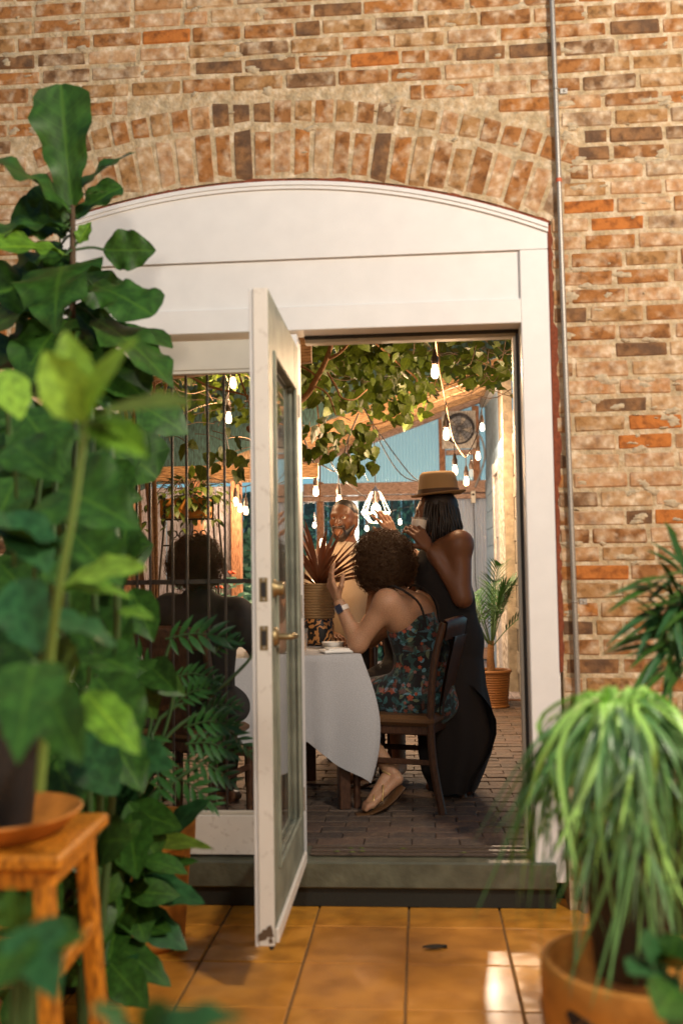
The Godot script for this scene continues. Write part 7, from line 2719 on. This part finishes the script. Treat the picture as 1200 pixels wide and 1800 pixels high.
const POT_LEAVES: Array = [
	[Vector3(-0.858, 0.448, 0.756), Vector3(-0.666, 0.604, 0.850), 0.079, Vector3(-0.2, 0.5, 0.85), "teal_leaf", "round", 0.3],
	[Vector3(-0.902, 0.462, 0.860), Vector3(-0.641, 0.470, 0.941), 0.080, Vector3(0, 0.85, 0.5), "olive_leaf", "broad", 0.4],
	[Vector3(-0.895, 0.361, 0.854), Vector3(-0.679, 0.445, 0.942), 0.073, Vector3(0, 0.7, 0.7), "fig", "broad", 0.4],
	[Vector3(-0.892, 0.375, 0.955), Vector3(-0.639, 0.353, 1.034), 0.110, Vector3(0.1, 0.7, 0.7), "teal_leaf", "broad", 0.4],
	[Vector3(-0.910, 0.316, 0.953), Vector3(-0.702, 0.206, 1.031), 0.110, Vector3(0.2, 0.5, 0.85), "teal_leaf", "broad", 0.5],
	[Vector3(-0.923, 0.251, 1.050), Vector3(-0.720, 0.149, 1.129), 0.091, Vector3(0.2, 0.5, 0.85), "fig", "broad", 0.5],
	[Vector3(-0.911, 0.441, 0.860), Vector3(-1.022, 0.592, 0.878), 0.106, Vector3(-0.1, 0.3, 0.95), "fig", "broad", 0.4],
	[Vector3(-0.885, 0.458, 0.859), Vector3(-0.864, 0.624, 0.867), 0.099, Vector3(0.1, 0.2, 1), "fig", "broad", 0.3],
	[Vector3(-0.901, 0.367, 0.955), Vector3(-0.966, 0.521, 0.969), 0.102, Vector3(-0.1, 0.3, 0.95), "fig", "broad", 0.4],
	[Vector3(-0.911, 0.299, 0.952), Vector3(-0.893, 0.208, 1.146), 0.132, Vector3(0, 0.5, 0.85), "fig", "broad", 0.5],
	[Vector3(-0.903, 0.388, 0.856), Vector3(-0.795, 0.569, 0.959), 0.087, Vector3(0.1, 0.3, 0.95), "fig", "broad", 0.3],
	[Vector3(-0.893, 0.350, 0.954), Vector3(-0.803, 0.251, 1.091), 0.116, Vector3(0.1, 0.6, 0.8), "fig", "broad", 0.5],
	[Vector3(-0.906, 0.267, 1.050), Vector3(-0.838, 0.397, 1.053), 0.099, Vector3(0.1, 0.4, 0.9), "fig", "broad", 0.4],
	[Vector3(-0.987, 0.378, 0.762), Vector3(-1.055, 0.285, 0.862), 0.125, Vector3(-0.1, 0.5, 0.85), "fig", "broad", 0.4],
	[Vector3(-0.891, 0.234, 1.047), Vector3(-0.855, 0.133, 1.189), 0.128, Vector3(0, 0.6, 0.8), "teal_leaf", "broad", 0.5],
	[Vector3(-0.938, 0.333, 1.057), Vector3(-0.956, 0.209, 1.151), 0.129, Vector3(0, 0.5, 0.85), "fig", "broad", 0.5],
	[Vector3(-0.939, 0.504, 0.765), Vector3(-0.972, 0.649, 0.777), 0.109, Vector3(0, 0.3, 1), "teal_leaf", "broad", 0.3],
	[Vector3(-0.886, 0.265, 0.948), Vector3(-0.742, 0.264, 1.037), 0.084, Vector3(0.2, 0.6, 0.8), "fig", "broad", 0.4],
	[Vector3(-0.892, 0.224, 1.147), Vector3(-0.756, 0.138, 1.232), 0.109, Vector3(0.1, 0.6, 0.8), "fig", "broad", 0.4],
]
const LOW_LEAVES: Array = [
	[Vector3(-0.473, 0.884, 2.761), Vector3(-0.411, 0.831, 2.854), 0.075, Vector3(0.1, 0.7, 0.75), "teal_leaf", "heart", 0.35],
	[Vector3(-0.484, 0.874, 2.762), Vector3(-0.488, 0.836, 2.860), 0.078, Vector3(-0.1, 0.7, 0.75), "fig", "broad", 0.35],
	[Vector3(-0.511, 0.857, 2.712), Vector3(-0.517, 0.913, 2.716), 0.057, Vector3(0, 0.3, 1), "fig", "broad", 0.3],
	[Vector3(-0.470, 0.867, 2.760), Vector3(-0.392, 0.884, 2.805), 0.047, Vector3(0.2, 0.7, 0.7), "fig", "broad", 0.3],
	[Vector3(-0.283, 0.859, 2.996), Vector3(-0.166, 0.902, 3.040), 0.047, Vector3(0.1, 0.85, 0.5), "teal_leaf", "broad", 0.3],
	[Vector3(-0.272, 0.854, 2.995), Vector3(-0.303, 0.908, 3.051), 0.047, Vector3(-0.1, 0.85, 0.5), "teal_leaf", "broad", 0.3],
	[Vector3(-0.277, 0.856, 2.996), Vector3(-0.237, 0.904, 3.025), 0.042, Vector3(0, 0.7, 0.7), "fig", "broad", 0.3],
]
const RDARK_LEAVES: Array = [
	[Vector3(0.689, 1.097, 1.256), Vector3(0.595, 0.931, 1.326), 0.024, Vector3(-0.288398, 0.7, 0.7), "teal_leaf", "lance", 0.5],
	[Vector3(0.670, 1.048, 1.255), Vector3(0.490, 0.951, 1.462), 0.017, Vector3(-0.201371, 0.7, 0.7), "fig", "lance", 0.5],
	[Vector3(0.681, 1.138, 1.259), Vector3(0.626, 1.240, 1.435), 0.023, Vector3(0.00629018, 0.7, 0.7), "fig", "lance", 0.5],
	[Vector3(0.637, 1.084, 1.260), Vector3(0.520, 1.207, 1.472), 0.011, Vector3(0.0485619, 0.7, 0.7), "fig", "lance", 0.5],
	[Vector3(0.645, 1.227, 1.268), Vector3(0.635, 1.059, 1.421), 0.024, Vector3(-0.0843106, 0.7, 0.7), "teal_leaf", "lance", 0.5],
	[Vector3(0.697, 1.228, 1.264), Vector3(0.697, 1.061, 1.280), 0.024, Vector3(-0.180484, 0.7, 0.7), "fig", "lance", 0.5],
	[Vector3(0.662, 1.238, 1.267), Vector3(0.575, 1.311, 1.439), 0.019, Vector3(-0.298647, 0.7, 0.7), "fig", "lance", 0.5],
	[Vector3(0.697, 1.196, 1.262), Vector3(0.521, 1.266, 1.404), 0.016, Vector3(-0.107513, 0.7, 0.7), "fig", "lance", 0.5],
	[Vector3(0.701, 1.264, 1.265), Vector3(0.696, 1.158, 1.330), 0.023, Vector3(-0.292773, 0.7, 0.7), "teal_leaf", "lance", 0.5],
	[Vector3(0.709, 1.189, 1.260), Vector3(0.576, 1.140, 1.479), 0.014, Vector3(0.082072, 0.7, 0.7), "fig", "lance", 0.5],
	[Vector3(0.641, 1.094, 1.260), Vector3(0.605, 0.926, 1.405), 0.016, Vector3(-0.0901193, 0.7, 0.7), "fig", "lance", 0.5],
	[Vector3(0.709, 1.252, 1.264), Vector3(0.604, 1.102, 1.312), 0.012, Vector3(0.0783201, 0.7, 0.7), "fig", "lance", 0.5],
	[Vector3(0.631, 1.196, 1.267), Vector3(0.449, 1.099, 1.428), 0.024, Vector3(-0.0819424, 0.7, 0.7), "teal_leaf", "lance", 0.5],
	[Vector3(0.656, 1.202, 1.265), Vector3(0.554, 1.272, 1.469), 0.020, Vector3(0.0986907, 0.7, 0.7), "fig", "lance", 0.5],
	[Vector3(0.641, 1.267, 1.270), Vector3(0.632, 1.124, 1.402), 0.015, Vector3(-0.0624159, 0.7, 0.7), "fig", "lance", 0.5],
	[Vector3(0.713, 1.167, 1.259), Vector3(0.609, 1.148, 1.303), 0.012, Vector3(-0.102574, 0.7, 0.7), "fig", "lance", 0.5],
	[Vector3(0.715, 1.246, 1.263), Vector3(0.584, 1.094, 1.359), 0.022, Vector3(-0.257348, 0.7, 0.7), "teal_leaf", "lance", 0.5],
	[Vector3(0.670, 1.242, 1.267), Vector3(0.607, 1.120, 1.394), 0.025, Vector3(0.0409011, 0.7, 0.7), "fig", "lance", 0.5],
	[Vector3(0.729, 1.167, 1.257), Vector3(0.543, 1.129, 1.394), 0.015, Vector3(-0.138484, 0.7, 0.7), "fig", "lance", 0.5],
	[Vector3(0.637, 1.187, 1.266), Vector3(0.649, 1.008, 1.349), 0.018, Vector3(-0.164608, 0.7, 0.7), "fig", "lance", 0.5],
	[Vector3(0.631, 1.213, 1.268), Vector3(0.520, 1.059, 1.416), 0.022, Vector3(0.00995924, 0.7, 0.7), "teal_leaf", "lance", 0.5],
	[Vector3(0.697, 1.116, 1.257), Vector3(0.612, 1.000, 1.336), 0.015, Vector3(-0.105726, 0.7, 0.7), "fig", "lance", 0.5],
	[Vector3(0.705, 1.109, 1.256), Vector3(0.531, 1.194, 1.365), 0.019, Vector3(-0.295368, 0.7, 0.7), "fig", "lance", 0.5],
	[Vector3(0.682, 1.217, 1.264), Vector3(0.569, 1.112, 1.324), 0.020, Vector3(0.0190504, 0.7, 0.7), "fig", "lance", 0.5],
	[Vector3(0.658, 1.121, 1.260), Vector3(0.527, 0.987, 1.413), 0.023, Vector3(0.0479645, 0.7, 0.7), "teal_leaf", "lance", 0.5],
	[Vector3(0.695, 1.039, 1.252), Vector3(0.677, 0.903, 1.360), 0.014, Vector3(0.0346481, 0.7, 0.7), "fig", "lance", 0.5],
	[Vector3(0.725, 1.161, 1.257), Vector3(0.596, 1.038, 1.334), 0.014, Vector3(0.0121487, 0.7, 0.7), "fig", "lance", 0.5],
	[Vector3(0.684, 1.116, 1.258), Vector3(0.522, 1.105, 1.335), 0.020, Vector3(-0.0118342, 0.7, 0.7), "fig", "lance", 0.5],
	[Vector3(0.625, 1.240, 1.270), Vector3(0.441, 1.222, 1.460), 0.020, Vector3(-0.0476539, 0.7, 0.7), "teal_leaf", "lance", 0.5],
	[Vector3(0.625, 1.164, 1.265), Vector3(0.515, 1.228, 1.472), 0.016, Vector3(-0.227381, 0.7, 0.7), "fig", "lance", 0.5],
	[Vector3(0.644, 1.271, 1.270), Vector3(0.499, 1.239, 1.378), 0.019, Vector3(-0.204861, 0.7, 0.7), "fig", "lance", 0.5],
	[Vector3(0.723, 1.278, 1.264), Vector3(0.576, 1.266, 1.414), 0.013, Vector3(0.032548, 0.7, 0.7), "fig", "lance", 0.5],
	[Vector3(0.664, 1.270, 1.269), Vector3(0.555, 1.200, 1.385), 0.016, Vector3(-0.0676415, 0.7, 0.7), "teal_leaf", "lance", 0.5],
	[Vector3(0.725, 1.078, 1.252), Vector3(0.539, 1.073, 1.359), 0.017, Vector3(-0.243155, 0.7, 0.7), "fig", "lance", 0.5],
	[Vector3(0.686, 1.141, 1.259), Vector3(0.678, 0.961, 1.348), 0.016, Vector3(0.0573868, 0.7, 0.7), "fig", "lance", 0.5],
	[Vector3(0.622, 1.253, 1.271), Vector3(0.449, 1.184, 1.473), 0.020, Vector3(0.0565127, 0.7, 0.7), "fig", "lance", 0.5],
	[Vector3(0.663, 1.173, 1.263), Vector3(0.571, 1.246, 1.300), 0.017, Vector3(0.0844556, 0.7, 0.7), "teal_leaf", "lance", 0.5],
	[Vector3(0.722, 1.132, 1.256), Vector3(0.548, 1.234, 1.397), 0.017, Vector3(-0.172339, 0.7, 0.7), "fig", "lance", 0.5],
	[Vector3(0.730, 1.158, 1.257), Vector3(0.569, 1.227, 1.470), 0.019, Vector3(-0.122613, 0.7, 0.7), "fig", "lance", 0.5],
	[Vector3(0.652, 1.088, 1.259), Vector3(0.595, 0.995, 1.372), 0.015, Vector3(0.0741013, 0.7, 0.7), "fig", "lance", 0.5],
	[Vector3(0.709, 1.218, 1.262), Vector3(0.618, 1.272, 1.295), 0.016, Vector3(-0.056785, 0.7, 0.7), "teal_leaf", "lance", 0.5],
	[Vector3(0.673, 1.121, 1.259), Vector3(0.491, 1.043, 1.466), 0.021, Vector3(-0.179724, 0.7, 0.7), "fig", "lance", 0.5],
	[Vector3(0.681, 1.196, 1.263), Vector3(0.532, 1.261, 1.406), 0.016, Vector3(-0.00199313, 0.7, 0.7), "fig", "lance", 0.5],
	[Vector3(0.688, 1.270, 1.267), Vector3(0.576, 1.343, 1.317), 0.024, Vector3(-0.0817631, 0.7, 0.7), "fig", "lance", 0.5],
	[Vector3(0.621, 1.089, 1.261), Vector3(0.462, 1.077, 1.352), 0.020, Vector3(-0.107248, 0.7, 0.7), "teal_leaf", "lance", 0.5],
	[Vector3(0.722, 1.184, 1.259), Vector3(0.516, 1.193, 1.457), 0.015, Vector3(0.0320094, 0.7, 0.7), "fig", "lance", 0.5],
	[Vector3(0.626, 1.075, 1.260), Vector3(0.501, 0.981, 1.428), 0.022, Vector3(0.0642702, 0.7, 0.7), "fig", "lance", 0.5],
	[Vector3(0.636, 1.162, 1.264), Vector3(0.476, 1.106, 1.428), 0.014, Vector3(-0.0656591, 0.7, 0.7), "fig", "lance", 0.5],
	[Vector3(0.713, 1.262, 1.264), Vector3(0.575, 1.362, 1.343), 0.021, Vector3(-0.289779, 0.7, 0.7), "teal_leaf", "lance", 0.5],
	[Vector3(0.698, 1.039, 1.252), Vector3(0.676, 0.906, 1.457), 0.022, Vector3(-0.212307, 0.7, 0.7), "fig", "lance", 0.5],
	[Vector3(0.690, 1.045, 1.253), Vector3(0.585, 0.968, 1.419), 0.023, Vector3(-0.240108, 0.7, 0.7), "fig", "lance", 0.5],
	[Vector3(0.689, 1.177, 1.261), Vector3(0.556, 1.289, 1.491), 0.013, Vector3(-0.14832, 0.7, 0.7), "fig", "lance", 0.5],
	[Vector3(0.631, 1.265, 1.271), Vector3(0.474, 1.181, 1.323), 0.014, Vector3(-0.127332, 0.7, 0.7), "teal_leaf", "lance", 0.5],
	[Vector3(0.655, 1.132, 1.261), Vector3(0.450, 1.095, 1.421), 0.012, Vector3(-0.0210815, 0.7, 0.7), "fig", "lance", 0.5],
	[Vector3(0.637, 1.125, 1.262), Vector3(0.443, 1.077, 1.384), 0.020, Vector3(-0.194701, 0.7, 0.7), "fig", "lance", 0.5],
	[Vector3(0.683, 1.216, 1.264), Vector3(0.561, 1.098, 1.461), 0.014, Vector3(-0.151514, 0.7, 0.7), "fig", "lance", 0.5],
	[Vector3(0.704, 1.234, 1.263), Vector3(0.558, 1.116, 1.472), 0.020, Vector3(-0.263529, 0.7, 0.7), "teal_leaf", "lance", 0.5],
	[Vector3(0.634, 1.134, 1.263), Vector3(0.479, 1.239, 1.406), 0.016, Vector3(0.0185854, 0.7, 0.7), "fig", "lance", 0.5],
	[Vector3(0.623, 1.102, 1.262), Vector3(0.591, 1.194, 1.300), 0.021, Vector3(-0.210765, 0.7, 0.7), "fig", "lance", 0.5],
	[Vector3(0.631, 1.041, 1.258), Vector3(0.466, 0.942, 1.458), 0.020, Vector3(-0.158281, 0.7, 0.7), "fig", "lance", 0.5],
	[Vector3(0.647, 1.198, 1.266), Vector3(0.512, 1.122, 1.415), 0.013, Vector3(0.0324402, 0.7, 0.7), "teal_leaf", "lance", 0.5],
	[Vector3(0.691, 1.082, 1.255), Vector3(0.497, 1.072, 1.387), 0.019, Vector3(-0.0706966, 0.7, 0.7), "fig", "lance", 0.5],
	[Vector3(0.703, 1.182, 1.260), Vector3(0.622, 1.261, 1.452), 0.012, Vector3(0.055703, 0.7, 0.7), "fig", "lance", 0.5],
	[Vector3(0.673, 1.093, 1.257), Vector3(0.653, 1.215, 1.309), 0.020, Vector3(-0.128542, 0.7, 0.7), "fig", "lance", 0.5],
	[Vector3(0.651, 1.352, 1.345), Vector3(0.604, 1.411, 1.402), 0.023, Vector3(0, 0.5, 0.9), "fig", "lance", 0.3],
	[Vector3(0.658, 1.280, 1.390), Vector3(0.599, 1.399, 1.452), 0.025, Vector3(0, 0.5, 0.9), "teal_leaf", "lance", 0.3],
]
const RLOW_LEAVES: Array = [
	[Vector3(0.373, 0.671, 2.281), Vector3(0.322, 0.727, 2.338), 0.063, Vector3(0, 0.7, 0.7), "teal_leaf", "round", 0.3],
	[Vector3(0.381, 0.662, 2.279), Vector3(0.396, 0.716, 2.281), 0.064, Vector3(0, 0.6, 0.8), "fig", "round", 0.3],
	[Vector3(0.368, 0.658, 2.280), Vector3(0.302, 0.686, 2.387), 0.062, Vector3(-0.1, 0.8, 0.6), "teal_leaf", "round", 0.4],
	[Vector3(0.386, 0.662, 2.279), Vector3(0.392, 0.701, 2.381), 0.070, Vector3(0.1, 0.8, 0.6), "fig", "round", 0.3],
	[Vector3(0.365, 0.673, 2.332), Vector3(0.344, 0.651, 2.382), 0.052, Vector3(0, 0.6, 0.8), "teal_leaf", "round", 0.4],
	[Vector3(0.370, 0.668, 2.381), Vector3(0.312, 0.671, 2.486), 0.074, Vector3(0, 0.8, 0.6), "fig", "round", 0.4],
]
